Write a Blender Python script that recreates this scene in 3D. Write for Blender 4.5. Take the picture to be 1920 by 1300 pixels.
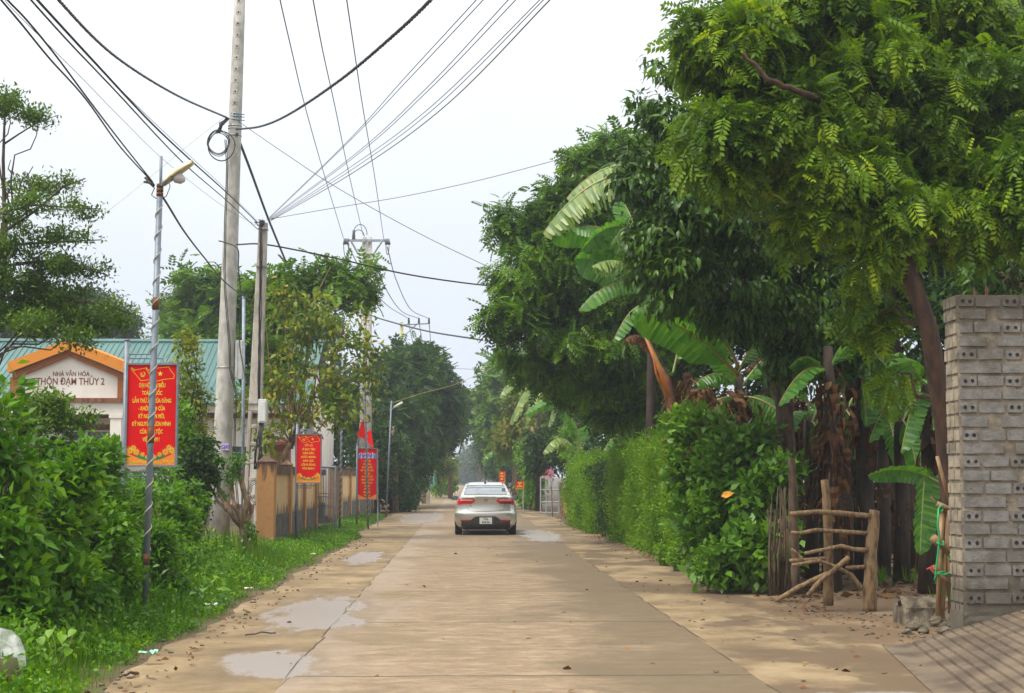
import bpy, math, random
import numpy as np
from mathutils import Vector, Matrix, Euler, noise as mnoise
R = math.radians
sc = bpy.context.scene
for o in list(bpy.data.objects): bpy.data.objects.remove(o)
COL = sc.collection

# ------------------------------------------------------------------ camera
F = 2800.0                      # focal length in pixels of the 1920 px wide photograph
CZ = 1.59
PITCH = math.atan(245 / F); YAW = math.atan(87 / F)
cam = bpy.data.cameras.new('camera'); camo = bpy.data.objects.new('camera', cam); COL.objects.link(camo)
cam.sensor_width = 36; cam.lens = 36 * F / 1920; cam.clip_start = 0.1; cam.clip_end = 6000
camo.location = (0, 0, CZ); camo.rotation_euler = (R(90) + PITCH, 0, -YAW)
sc.camera = camo
MR = Euler((R(90) + PITCH, 0, -YAW)).to_matrix()
def P(px, py, D):
    d = MR @ Vector(((px - 960) / F, (650 - py) / F, -1)); k = D / d.y
    return Vector((d.x * k, D, CZ + d.z * k))
def G(px, py, z=0.0):
    d = MR @ Vector(((px - 960) / F, (650 - py) / F, -1)); k = (z - CZ) / d.z
    return Vector((d.x * k, d.y * k, z))
def PX(px, D): return P(px, 895, D).x      # world x at pixel column on the horizon
def PZ(py, D, px=873): return P(px, py, D).z
def S(D): return F / D

# ------------------------------------------------------------------ world, sun, exposure
SUN_EL, SUN_AZ = R(60), R(238)      # sun high, to the left and a little behind the camera
w = bpy.data.worlds.new('World'); sc.world = w; w.use_nodes = True
nt = w.node_tree; nt.nodes.clear()
out = nt.nodes.new('ShaderNodeOutputWorld'); bg = nt.nodes.new('ShaderNodeBackground')
sky = nt.nodes.new('ShaderNodeTexSky'); sky.sky_type = 'NISHITA'; sky.sun_disc = False
sky.sun_elevation = SUN_EL; sky.sun_rotation = SUN_AZ; sky.air_density = 1.5; sky.dust_density = 4
tc = nt.nodes.new('ShaderNodeTexCoord'); sep = nt.nodes.new('ShaderNodeSeparateXYZ')
rmp = nt.nodes.new('ShaderNodeValToRGB'); e = rmp.color_ramp.elements
e[0].position = 0.0; e[0].color = (7.0, 7.7, 9.0, 1); e[1].position = 0.5; e[1].color = (12.5, 12.6, 12.7, 1)
m1 = e.new(0.13); m1.color = (7.6, 8.15, 9.1, 1); m2 = e.new(0.27); m2.color = (9.2, 9.6, 10.2, 1)
nz = nt.nodes.new('ShaderNodeTexNoise'); nz.inputs['Scale'].default_value = 2.2; nz.inputs['Detail'].default_value = 4
mx = nt.nodes.new('ShaderNodeMix'); mx.data_type = 'RGBA'; mx.inputs[0].default_value = 0.93
mm = nt.nodes.new('ShaderNodeMix'); mm.data_type = 'RGBA'; mm.blend_type = 'MULTIPLY'; mm.inputs[0].default_value = 1
rr = nt.nodes.new('ShaderNodeMapRange'); rr.inputs[1].default_value = .3; rr.inputs[2].default_value = .7; rr.inputs[3].default_value = .955; rr.inputs[4].default_value = 1.03
L = nt.links.new
L(tc.outputs['Generated'], sep.inputs[0]); L(sep.outputs['Z'], rmp.inputs[0]); L(tc.outputs['Generated'], nz.inputs['Vector'])
L(nz.outputs['Fac'], rr.inputs[0]); L(rmp.outputs[0], mm.inputs[6]); L(rr.outputs[0], mm.inputs[7])
L(sky.outputs[0], mx.inputs[6]); L(mm.outputs[2], mx.inputs[7]); L(mx.outputs[2], bg.inputs[0])
bg.inputs[1].default_value = 0.1; L(bg.outputs[0], out.inputs[0])
sun = bpy.data.lights.new('sun', 'SUN'); sun.energy = 3.2; sun.angle = R(24); sun.color = (1, .95, .86)
so = bpy.data.objects.new('sun', sun); COL.objects.link(so)
sd = Vector((math.sin(SUN_AZ) * math.cos(SUN_EL), math.cos(SUN_AZ) * math.cos(SUN_EL), math.sin(SUN_EL)))
so.rotation_euler = sd.to_track_quat('Z', 'Y').to_euler(); so.location = (0, 0, 60)
vs = sc.view_settings
sc.display_settings.display_device = 'sRGB'
vs.view_transform = 'Standard'; vs.look = 'None'; vs.gamma = 1; vs.use_curve_mapping = False; vs.exposure = 0.3
sc.cycles.max_bounces = 8; sc.cycles.diffuse_bounces = 2; sc.cycles.transparent_max_bounces = 8
sc.cycles.volume_bounces = 0

# ------------------------------------------------------------------ helpers
WL = {}
def tag(o, label=None, cat=None, group=None, kind=None):
    if label: o['label'] = label
    if cat: o['category'] = cat
    if group: o['group'] = group
    if kind: o['kind'] = kind
    return o
def thing(name, label, cat, loc=(0, 0, 0), group=None):
    o = bpy.data.objects.new(name, None); o.empty_display_size = .2; COL.objects.link(o)
    o.location = loc; WL[o.name] = Vector(loc)
    return tag(o, label, cat, group)
def link_mesh(name, me, mats, parent=None, world=True):
    for m in (mats if isinstance(mats, (list, tuple)) else [mats]): me.materials.append(m)
    o = bpy.data.objects.new(name, me); COL.objects.link(o)
    if parent is not None:
        o.parent = parent; wl = WL[parent.name]; WL[o.name] = wl
        if world: me.transform(Matrix.Translation(-wl))
    else: WL[o.name] = Vector((0, 0, 0))
    return o
class MB:
    def __init__(s): s.v = []; s.f = []; s.m = []; s.mi = 0; s.pc = []
    def face(s, pts):
        n = len(s.v); s.v += [tuple(p) for p in pts]; s.f.append(tuple(range(n, n + len(pts)))); s.m.append(s.mi); return s
    def raw(s, vs, fs):
        n = len(s.v); s.pc.append((n, len(s.f))); s.v += [tuple(p) for p in vs]; s.f += [tuple(i + n for i in f) for f in fs]; s.m += [s.mi] * len(fs); return s
    def box(s, x0, x1, y0, y1, z0, z1, rot=None, at=None):
        vs = [Vector((x, y, z)) for z in (z0, z1) for y in (y0, y1) for x in (x0, x1)]
        if rot is not None: vs = [rot @ v for v in vs]
        if at is not None: vs = [v + Vector(at) for v in vs]
        return s.raw(vs, [(0, 2, 3, 1), (4, 5, 7, 6), (0, 1, 5, 4), (2, 6, 7, 3), (0, 4, 6, 2), (1, 3, 7, 5)])
    def tube(s, pts, r, n=8, cap=True, ell=1.0):
        pts = [Vector(p) for p in pts]; k = len(pts)
        rs = r if isinstance(r, (list, tuple)) else [r] * k
        vs = []; u = None
        for i, p in enumerate(pts):
            t = (pts[min(i + 1, k - 1)] - pts[max(i - 1, 0)])
            if t.length < 1e-9: t = Vector((0, 0, 1))
            t.normalize()
            if u is None: u = t.cross(Vector((0, 1, 0)) if abs(t.y) < .9 else Vector((1, 0, 0)))
            u = u - t * u.dot(t); u.normalize(); b = t.cross(u)
            for j in range(n):
                a = 2 * math.pi * j / n; vs.append(p + (u * math.cos(a) + b * math.sin(a) * ell) * rs[i])
        fs = [(i * n + j, i * n + (j + 1) % n, (i + 1) * n + (j + 1) % n, (i + 1) * n + j) for i in range(k - 1) for j in range(n)]
        if cap: fs += [tuple(range(n - 1, -1, -1)), tuple((k - 1) * n + j for j in range(n))]
        return s.raw(vs, fs)
    def prism(s, poly, axis, a, b):   # polygon of 2D points extruded along axis
        def mk(p, t):
            return (t, p[0], p[1]) if axis == 'x' else (p[0], t, p[1]) if axis == 'y' else (p[0], p[1], t)
        n = len(poly); vs = [mk(p, a) for p in poly] + [mk(p, b) for p in poly]
        return s.raw(vs, [tuple(range(n)), tuple(range(2 * n - 1, n - 1, -1))] + [(i, (i + 1) % n, n + (i + 1) % n, n + i) for i in range(n)])
    def build(s, name, mats, parent=None, smooth=False, bevel=0, world=True):
        me = bpy.data.meshes.new(name); me.from_pydata(s.v, [], s.f); me.update()
        if max(s.m, default=0) > 0: me.polygons.foreach_set('material_index', s.m)
        if smooth: me.polygons.foreach_set('use_smooth', [True] * len(s.f))
        o = link_mesh(name, me, mats, parent, world)
        if bevel:
            b = o.modifiers.new('bevel', 'BEVEL'); b.width = bevel; b.segments = 2; b.limit_method = 'ANGLE'
        return o
def each(mb, name, mats, parent=None, **kw):   # every piece of the builder becomes a part of its own
    pc = mb.pc + [(len(mb.v), len(mb.f))]; r = None
    for (v0, f0), (v1, f1) in zip(pc, pc[1:]):
        q = MB(); q.raw(mb.v[v0:v1], [tuple(i - v0 for i in f) for f in mb.f[f0:f1]]); r = q.build(name, mats, parent, **kw)
    return r
def norm(a): return a / np.maximum(np.linalg.norm(a, axis=-1, keepdims=True), 1e-9)

# --- leaf templates: local x = width, y = length, z = up
def T_simple(w=.22, droop=.12, fold=.05):
    V = [(0, 0, 0), (0, .5, .02), (0, 1, -droop), (-w, .42, fold), (w, .42, fold)]
    return np.array(V), np.array([(0, 1, 2, 3), (0, 4, 2, 1)])
def T_curve(w=.17, droop=.35):
    V = []; ys = (0, .3, .65, 1); ws = (.02, 1, .8, .0)
    for y, k in zip(ys, ws):
        z = -droop * y * y; V += [(-w * k, y * (1 - .1 * y), z + .06 * k), (0, y, z), (w * k, y * (1 - .1 * y), z + .06 * k)]
    Fc = []
    for i in range(3): a = i * 3; Fc += [(a, a + 1, a + 4, a + 3), (a + 1, a + 2, a + 5, a + 4)]
    return np.array(V), np.array(Fc)
def T_pinnate(n=5, L_=.42, w=.085, droop=.4, term=True):
    V = []; Fc = []
    def leaf(b, d, l):
        d = d / np.linalg.norm(d); side = np.array([-d[1], d[0], 0]); side /= np.linalg.norm(side)
        k = len(V); m = b + d * l * .45
        V.extend([b, m - side * w + np.array([0, 0, .0]), b + d * l, m + side * w + np.array([0, 0, .0])]); Fc.append((k, k + 1, k + 2, k + 3))
    for i in range(n):
        t = .18 + .75 * i / (n - 1); b = np.array([0, t, -droop * t * t]); l = L_ * (1 - .35 * abs(t - .45))
        for sgn in (-1, 1): leaf(b, np.array([sgn * 1.0, .55, -.35 - .4 * droop * t]), l)
    if term: leaf(np.array([0, .95, -droop * .9]), np.array([0, 1, -.7]), L_ * .9)
    k = len(V); V.extend([np.array([-.008, 0, 0]), np.array([.008, 0, 0]), np.array([.005, .95, -droop * .9]), np.array([-.005, .95, -droop * .9])]); Fc.append((k, k + 1, k + 2, k + 3))
    return np.array(V), np.array(Fc)
def T_blade():
    V = [(-.035, 0, 0), (.035, 0, 0), (.03, .5, .0), (-.03, .5, .0), (.004, 1, -.22), (-.004, 1, -.22)]
    return np.array(V), np.array([(0, 1, 2, 3), (3, 2, 4, 5)])
def T_heart():
    V = [(0, 0, 0), (-.42, .12, .05), (-.4, .5, .04), (0, 1, -.12), (.4, .5, .04), (.42, .12, .05), (0, .5, -.03)]
    return np.array(V), np.array([(0, 6, 2, 1), (6, 3, 2, 2), (0, 5, 4, 6), (6, 4, 3, 3)])
TS, TC_, TP, TPF, TBL = T_simple(), T_curve(), T_pinnate(), T_pinnate(4, .5, .12, .3), T_blade()
TW = T_simple(.3, .1, .06); TN = T_simple(.16, .1, .03)
TCW = T_curve(.24, .3)
def leaf_mesh(name, tmpl, pos, dirs, ups, scale, var, mat, parent=None):
    V, Fc = tmpl; n = len(pos); k = len(V)
    Y = norm(dirs); Z = norm(ups - Y * (ups * Y).sum(1, keepdims=True)); X = np.cross(Y, Z)
    off = WL[parent.name] if parent is not None else Vector((0, 0, 0))
    vs = (pos - np.array(off))[:, None, :] + scale[:, None, None] * (V[None, :, 0, None] * X[:, None] + V[None, :, 1, None] * Y[:, None] + V[None, :, 2, None] * Z[:, None])
    vs = vs.reshape(-1, 3); fs = (Fc[None] + (np.arange(n) * k)[:, None, None]).reshape(-1)
    nf = n * len(Fc); me = bpy.data.meshes.new(name)
    me.vertices.add(len(vs)); me.vertices.foreach_set('co', vs.astype(np.float32).ravel())
    me.loops.add(len(fs)); me.loops.foreach_set('vertex_index', fs.astype(np.int32))
    me.polygons.add(nf); me.polygons.foreach_set('loop_start', np.arange(nf, dtype=np.int32) * 4)
    me.update(calc_edges=True)
    at = me.attributes.new('var', 'FLOAT', 'POINT'); at.data.foreach_set('value', np.repeat(var, k).astype(np.float32))
    if True:
        me.polygons.foreach_set('use_smooth', np.ones(nf, dtype=bool))
    return link_mesh(name, me, mat, parent, world=False)
def vnoise(p, f, seed=0):
    r = np.random.default_rng(seed + 77); s = 0
    for i in range(5):
        a = r.normal(size=3); a /= np.linalg.norm(a); b = r.normal(size=3); b /= np.linalg.norm(b)
        s = s + np.sin(p @ a * f * (1 + .35 * i) + r.uniform(0, 6.28)) * np.sin(p @ b * f * (.8 + .3 * i) + r.uniform(0, 6.28))
    return s / 2.2
def crown_pts(blobs, n, rng, shell=.28, gap=None, freq=2.0, seed=0, clump=.26, flat=.55):
    B_ = np.array(blobs, float); B_[:, 3:] *= .86; area = (B_[:, 3] * B_[:, 4] + B_[:, 4] * B_[:, 5] + B_[:, 3] * B_[:, 5]); wgt = area / area.sum()
    rm = (B_[:, 3] * B_[:, 4] * B_[:, 5]) ** (1 / 3); rc = np.clip(rm * clump, .12, 1.2)
    ns = np.maximum(3, (1.5 * area / rc ** 2 * .9).astype(int)); si = np.repeat(np.arange(len(B_)), ns); m_ = len(si)
    d = norm(rng.normal(size=(m_, 3))); r = np.clip(1 - np.abs(rng.normal(size=m_)) * shell, .15, 1.05)
    sc_ = B_[si, :3] + d * B_[si, 3:] * (r * (1 + .14 * vnoise(d + si[:, None], 5, seed)))[:, None]; sn = norm(d / B_[si, 3:])
    sr_ = rc[si] * rng.uniform(.6, 1.35, m_)
    if gap is not None:
        k = vnoise(sc_, freq, seed) > gap; sc_, sn, sr_, si = sc_[k], sn[k], sr_[k], si[k]
    pw = sr_ ** 2; pw /= pw.sum(); j = rng.choice(len(sc_), n, p=pw)
    e = norm(rng.normal(size=(n, 3)) + sn[j] * .7 + np.array([0, 0, .55])); q = np.clip(1 - np.abs(rng.normal(size=n)) * .3, .1, 1)
    p = sc_[j] + e * q[:, None] * sr_[j][:, None] * np.array([1, 1, flat])
    return p, norm(sn[j] * .45 + e * .75), si[j]
def make_leaves(style, p, nr, k, size, rng, spread=.6, out=.6, droop=.35, upj=.5, cv=.55):
    n = len(p); cl = rng.random(n)
    pos = np.repeat(p, k, 0) + rng.normal(size=(n * k, 3)) * size * spread
    nn = np.repeat(nr, k, 0)
    d = norm(nn * out + rng.normal(size=(n * k, 3)) * .55 + np.array([0, 0, -droop]))
    up = norm(np.array([0, 0, 1.0]) + nn * .35 + rng.normal(size=(n * k, 3)) * upj)
    s = size * rng.uniform(.65, 1.25, n * k)
    var = np.clip(cv * np.repeat(cl, k) + (1 - cv) * rng.random(n * k), 0, 1)
    return pos, d, up, s, var
TEMPL = {'pinnate': TP, 'pinfar': TPF, 'simple': TS, 'wide': TW, 'narrow': TN, 'droop': TC_, 'droopwide': TCW}
def B(px, py, D, wpx, hpx, dep):
    c = P(px, py, D); s = S(D); return (c.x, c.y, c.z, wpx / s, dep, hpx / s)
def curve_pts(a, b, n, sag=0.0, wob=0.0, rng=random):
    a = Vector(a); b = Vector(b); L_ = (b - a).length; o = []
    ph = rng.uniform(0, 9) if wob else 0
    for i in range(n + 1):
        t = i / n; p = a.lerp(b, t); p.z += sag * 4 * t * (1 - t)
        if wob:
            k = wob * math.sin(math.pi * t) if 0 < t < 1 else 0
            p += Vector((math.sin(t * 9 + ph), math.sin(t * 7 + ph * 2), math.sin(t * 11 + ph * 3))) * k
        o.append(p)
    return o
def tree(name, label, cat, base, trunk, radii, blobs, style, ncl, k, size, mat, bark, seed=1, group=None, gap=None, freq=1.2,
         shell=.28, twigs=60, spread=.6, out=.6, droop=.35, upj=.5, limbs=True, limb_r=None, extra=None, cv=.55, flat=.55, clump=.26):
    rng = np.random.default_rng(seed); rd = random.Random(seed)
    root = thing(name, label, cat, base, group)
    tb = MB(); tpts = [Vector(q) for q in trunk]
    tb.tube(tpts, radii, 9)
    lr = limb_r or radii[-1] * .9
    p, nr, idx = crown_pts(blobs, ncl, rng, shell, gap, freq, seed, clump, flat)
    if limbs:
        for bl in blobs:
            c = Vector(bl[:3]); q = min(tpts[len(tpts) // 3:], key=lambda t: (t - c).length + (1.2 if t.z > c.z else 0))
            tb.tube(curve_pts(q, c, 6, 0.08 * (c - q).length, .06 * (c - q).length, rd), [lr * (1 - .6 * i / 6) for i in range(7)], 6)
        for i in rng.choice(len(p), min(twigs, len(p)), replace=False):
            c = Vector(blobs[idx[i]][:3]); e_ = Vector(p[i])
            tb.tube(curve_pts(c, e_, 4, .03, .05 * (c - e_).length, rd), [lr * .38, lr * .3, lr * .22, lr * .14, lr * .06], 4, False)
    if extra: extra(tb)
    tb.build('trunk', bark, root, smooth=True)
    leaf_mesh('crown', TEMPL[style], *make_leaves(style, p, nr, k, size, rng, spread, out, droop, upj, cv), mat, root)
    return root

# ------------------------------------------------------------------ materials
def NM(name):
    m = bpy.data.materials.new(name); m.use_nodes = True; t = m.node_tree
    return m, t, t.nodes['Principled BSDF'], t.nodes['Material Output']
def node(t, typ, **kw):
    n = t.nodes.new(typ)
    for k_, v in kw.items():
        if k_.startswith('i_'): n.inputs[k_[2:].replace('_', ' ')].default_value = v
        else: setattr(n, k_, v)
    return n
def ramp(t, fac, stops):
    r = t.nodes.new('ShaderNodeValToRGB'); t.links.new(fac, r.inputs[0]); e = r.color_ramp.elements
    while len(e) < len(stops): e.new(.5)
    for el, (p_, c) in zip(e, stops): el.position = p_; el.color = (*c, 1) if len(c) == 3 else c
    return r.outputs[0]
def coords(t, scale=(1, 1, 1)):
    c = t.nodes.new('ShaderNodeTexCoord'); m = t.nodes.new('ShaderNodeMapping'); m.inputs['Scale'].default_value = scale
    t.links.new(c.outputs['Object'], m.inputs[0]); return m.outputs[0]
def noise(t, vec, scale, detail=4, rough=.55, dist=0):
    n = t.nodes.new('ShaderNodeTexNoise'); t.links.new(vec, n.inputs['Vector'])
    n.inputs['Scale'].default_value = scale; n.inputs['Detail'].default_value = detail; n.inputs['Roughness'].default_value = rough
    n.inputs['Distortion'].default_value = dist
    return n.outputs['Fac']
def math_(t, op, a, b=None, c=None, clamp=False):
    n = t.nodes.new('ShaderNodeMath'); n.operation = op; n.use_clamp = clamp
    for i, x in enumerate((a, b, c)):
        if x is None: continue
        if isinstance(x, (int, float)): n.inputs[i].default_value = x
        else: t.links.new(x, n.inputs[i])
    return n.outputs[0]
def mix(t, fac, a, b, mode='MIX'):
    n = t.nodes.new('ShaderNodeMix'); n.data_type = 'RGBA'; n.blend_type = mode
    for s_, x in ((0, fac), (6, a), (7, b)):
        if isinstance(x, (int, float)): n.inputs[s_].default_value = x
        elif isinstance(x, tuple): n.inputs[s_].default_value = (*x, 1)
        else: t.links.new(x, n.inputs[s_])
    return n.outputs[2]
def step(t, x, lo, hi):
    n = t.nodes.new('ShaderNodeMapRange'); n.interpolation_type = 'SMOOTHSTEP'; t.links.new(x, n.inputs[0])
    n.inputs[1].default_value = lo; n.inputs[2].default_value = hi; return n.outputs[0]
def bump(t, b, h, strength=.3, dist=.01):
    n = t.nodes.new('ShaderNodeBump'); n.inputs['Strength'].default_value = strength; n.inputs['Distance'].default_value = dist
    t.links.new(h, n.inputs['Height']); t.links.new(n.outputs[0], b.inputs['Normal'])
def M_basic(name, col, rough=.6, metal=0.0, var=.15, nscale=6, bmp=0.0, spec=.5, col2=None, thr=(.35, .65), stretch=(1, 1, 1)):
    m, t, b, o = NM(name); v = coords(t, stretch); n = noise(t, v, nscale, 5)
    c2 = col2 or tuple(c * (1 - var) for c in col)
    c = mix(t, step(t, n, *thr), col, c2); t.links.new(c, b.inputs['Base Color'])
    b.inputs['Roughness'].default_value = rough; b.inputs['Metallic'].default_value = metal; b.inputs['Specular IOR Level'].default_value = spec
    if bmp: bump(t, b, n, bmp, .02)
    return m
YR = 1.62
def M_leaf(name, stops, rough=.5, trans=.32, tcol=(1.35, 1.3, .4), nscale=.8, namt=.35, spec=.25):
    m, t, b, o = NM(name); a = t.nodes.new('ShaderNodeAttribute'); a.attribute_name = 'var'
    v = coords(t); n = noise(t, v, nscale, 3)
    f = math_(t, 'ADD', math_(t, 'MULTIPLY', a.outputs['Fac'], 1 - namt), math_(t, 'MULTIPLY', step(t, n, .3, .7), namt))
    stops = [(p_, (min(.9, c_[0] * YR), min(.9, c_[1] * 1.28), c_[2] * .7)) if c_[1] > c_[0] * 1.05 else (p_, c_) for p_, c_ in stops]
    c = ramp(t, f, stops); t.links.new(c, b.inputs['Base Color']); b.inputs['Roughness'].default_value = rough
    b.inputs['Specular IOR Level'].default_value = spec
    tr = t.nodes.new('ShaderNodeBsdfTranslucent'); tcn = mix(t, 1.0, c, tcol, 'MULTIPLY'); t.links.new(tcn, tr.inputs[0])
    ms = t.nodes.new('ShaderNodeMixShader'); ms.inputs[0].default_value = trans
    t.links.new(b.outputs[0], ms.inputs[1]); t.links.new(tr.outputs[0], ms.inputs[2]); t.links.new(ms.outputs[0], o.inputs[0])
    return m
def g(*hexs):  # srgb 0-255 -> linear
    return tuple(((c / 255) / 12.92 if c <= 10 else (((c / 255) + .055) / 1.055) ** 2.4) for c in hexs)

L_FG = M_leaf('leaf_bright_compound', [(0, (.016, .05, .003)), (.35, (.042, .115, .006)), (.65, (.10, .22, .010)), (.9, (.20, .33, .015)), (.985, (.32, .30, .015)), (1, (.5, .24, .02))], .45, .4)
L_MANGO = M_leaf('leaf_dark_glossy', [(0, (.012, .042, .006)), (.45, (.030, .092, .010)), (.8, (.055, .155, .014)), (1, (.07, .17, .015))], .38, .25, spec=.35)
L_MID = M_leaf('leaf_mid_compound', [(0, (.012, .04, .004)), (.35, (.034, .105, .006)), (.7, (.078, .20, .010)), (1, (.16, .31, .015))], .42, .33)
L_DARK = M_leaf('leaf_dark', [(0, (.009, .032, .006)), (.5, (.017, .055, .009)), (.85, (.032, .092, .012)), (1, (.07, .16, .02))], .5, .28)
L_BACK = M_leaf('leaf_backdrop', [(0, (.012, .04, .012)), (.5, (.022, .062, .018)), (1, (.045, .1, .03))], .55, .25)
L_FARTREE = M_leaf('leaf_far_dark', [(0, (.007, .028, .004)), (.45, (.017, .06, .006)), (.8, (.038, .12, .010)), (1, (.08, .19, .014))])
L_TERM = M_leaf('leaf_layered', [(0, (.022, .065, .006)), (.5, (.05, .13, .010)), (1, (.11, .22, .015))], .45, .3)
L_SHRUB = M_leaf('leaf_shrub', [(0, (.016, .07, .005)), (.4, (.045, .155, .01)), (.72, (.10, .26, .014)), (.93, (.19, .38, .018)), (1, (.28, .42, .03))], .4, .38)
L_BUSH = M_leaf('leaf_broad_bush', [(0, (.022, .075, .010)), (.4, (.05, .15, .018)), (.78, (.10, .25, .03)), (1, (.17, .35, .04))], .38, .3)
L_HEDGE = M_leaf('leaf_clipped_hedge', [(0, (.03, .095, .005)), (.4, (.066, .18, .007)), (.8, (.12, .27, .009)), (1, (.19, .35, .012))], .5, .38)
L_MIXED = M_leaf('leaf_autumn_mixed', [(0, (.03, .085, .01)), (.4, (.07, .15, .015)), (.62, (.14, .22, .02)), (.8, (.24, .26, .03)), (.9, (.3, .2, .03)), (.95, (.42, .12, .02)), (1, (.5, .09, .015))], .45, .35, namt=.2)
L_ORANGE = M_leaf('leaf_orange_mixed', [(0, (.04, .1, .012)), (.5, (.09, .16, .02)), (.75, (.22, .2, .03)), (.9, (.42, .2, .03)), (1, (.5, .16, .03))], .5, .35, namt=.5, nscale=.5)
L_GRASS = M_leaf('grass_blades', [(0, (.025, .08, .006)), (.5, (.055, .165, .008)), (.82, (.09, .23, .012)), (.94, (.2, .28, .03)), (1, (.35, .28, .08))], .5, .4, namt=.35, nscale=1.2)
L_DRY = M_leaf('dry_leaf', [(0, (.05, .022, .009)), (.5, (.10, .05, .02)), (.85, (.18, .095, .04)), (1, (.26, .15, .07))], .8, .25, (1.1, .9, .7), spec=.2)
L_LITTER = M_leaf('fallen_leaf', [(0, (.08, .03, .012)), (.6, (.17, .07, .03)), (.9, (.3, .16, .05)), (1, (.12, .2, .03))], .8, .05, spec=.2)

def M_banana(name, c1, c2, trans=.38):
    m, t, b, o = NM(name); v = coords(t); a = t.nodes.new('ShaderNodeAttribute'); a.attribute_name = 'var'
    n = noise(t, v, 1.4, 3); f = math_(t, 'ADD', math_(t, 'MULTIPLY', a.outputs['Fac'], .6), math_(t, 'MULTIPLY', n, .4))
    c = ramp(t, f, [(0.15, c1), (.8, c2)]); t.links.new(c, b.inputs['Base Color']); b.inputs['Roughness'].default_value = .38
    tr = t.nodes.new('ShaderNodeBsdfTranslucent'); t.links.new(mix(t, 1.0, c, (1.5, 1.6, .4), 'MULTIPLY'), tr.inputs[0])
    ms = t.nodes.new('ShaderNodeMixShader'); ms.inputs[0].default_value = trans
    t.links.new(b.outputs[0], ms.inputs[1]); t.links.new(tr.outputs[0], ms.inputs[2]); t.links.new(ms.outputs[0], o.inputs[0]); return m
BAN = M_banana('banana_leaf_green', (.05, .17, .035), (.13, .30, .03))
BAN_PALE = M_banana('banana_leaf_pale', (.12, .25, .07), (.33, .39, .13))
BAN_DRY = M_leaf('banana_leaf_dry', [(0, (.035, .014, .006)), (.45, (.085, .038, .015)), (.8, (.20, .10, .042)), (1, (.42, .25, .12))], .8, .3, (1.1, .9, .7), spec=.2)
BAN_RIB = M_basic('banana_rib', (.22, .34, .09), .5, col2=(.35, .22, .07), nscale=2)
BAN_STEM = M_basic('banana_stem', (.055, .035, .02), .8, col2=(.022, .013, .009), nscale=9, stretch=(1, 1, .25), bmp=.6)
BARK = M_basic('bark_brown', (.12, .075, .045), .9, col2=(.045, .028, .018), nscale=14, stretch=(1, 1, .35), bmp=.9)
BARK_RED = M_basic('bark_reddish', (.085, .042, .022), .85, col2=(.035, .018, .011), nscale=10, stretch=(1, 1, .3), bmp=.8)
BARK_PALE = M_basic('bark_pale', (.27, .18, .10), .9, col2=(.12, .075, .04), nscale=13, stretch=(1, 1, .4), bmp=.9)
WOOD = M_basic('weathered_wood', (.24, .155, .075), .85, col2=(.085, .05, .026), nscale=22, stretch=(1, 1, .3), bmp=1.0, thr=(.4, .7))
CONC = M_basic('pole_concrete', (.52, .50, .45), .85, col2=(.36, .345, .31), nscale=7, bmp=.4, stretch=(1, 1, .5))
CONC_OLD = M_basic('pole_concrete_old', (.54, .49, .42), .9, col2=(.33, .29, .24), nscale=6, bmp=.7, stretch=(1, 1, .35))
CONC_YEL = M_basic('pole_concrete_mossy', (.42, .42, .2), .9, col2=(.28, .3, .14), nscale=3)
GALV = M_basic('grey_painted_steel', (.20, .235, .275), .5, .2, col2=(.15, .18, .215), nscale=9)
PIPE = M_basic('blue_grey_pipe', (.27, .34, .40), .45, .1, col2=(.20, .25, .30), nscale=5)
STEEL = M_basic('galvanised_steel', (.42, .45, .48), .45, .5, col2=(.3, .32, .34), nscale=8)
RUST = M_basic('rusty_steel', (.20, .075, .035), .9, col2=(.10, .04, .02), nscale=25, bmp=.5)
BLACK = M_basic('black_cable', (.018, .018, .02), .55, var=.3)
WIREG = M_basic('grey_wire', (.07, .07, .075), .5, .3, var=.2)
WIREW = M_basic('pale_wire', (.55, .52, .42), .5, var=.2)
WIREY = M_basic('yellow_wire', (.40, .30, .08), .6, var=.2)
WHITEP = M_basic('white_plastic', (.72, .72, .70), .4, col2=(.6, .6, .57), nscale=5)
REDP = M_basic('sign_red', (.72, .003, .006), .6, col2=(.62, .003, .006), nscale=2, spec=.15)
YEL = M_basic('sign_yellow', (.86, .60, .035), .5, col2=(.8, .52, .03), nscale=3)
ORNG = M_basic('sign_orange', (.85, .27, .02), .5, col2=(.75, .2, .015), nscale=3)
GRN = M_basic('sign_green', (.01, .22, .08), .5, col2=(.01, .16, .06), nscale=3)
BLUE = M_basic('sign_blue', (.05, .10, .45), .5, col2=(.05, .3, .6), nscale=9)
PINK = M_basic('sign_pink', (.7, .3, .45), .5, col2=(.8, .75, .75), nscale=12)
BROWNT = M_basic('brown_red_paint', (.27, .075, .05), .7, col2=(.22, .06, .045), nscale=6)
FLAGM = M_leaf('red_flag_cloth', [(0, (.8, .015, .008)), (1, (.85, .02, .01))], .7, .3, (1, .8, .8))
GREENSTR = M_basic('green_string', (.01, .42, .12), .5, var=.2)
REDSTR = M_basic('red_string', (.75, .04, .05), .5, var=.2)
CREAM = M_basic('cream_wall_paint', (.88, .84, .77), .85, col2=(.80, .74, .65), nscale=1.5)
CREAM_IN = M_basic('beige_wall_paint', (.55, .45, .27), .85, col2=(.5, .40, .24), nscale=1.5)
BRICKRED = M_basic('brick_red_paint', (.27, .075, .045), .8, col2=(.19, .05, .03), nscale=4)
GLASSD = M_basic('dark_window_glass', (.03, .035, .04), .12, var=.3, spec=.8)
DARKM = M_basic('painted_hole_shade', (.015, .014, .013), .9)  # near-black colour standing in for the shade inside holes
STONE = M_basic('rubble_stone', (.17, .14, .095), .9, col2=(.065, .05, .032), nscale=9, bmp=1.0)
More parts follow.
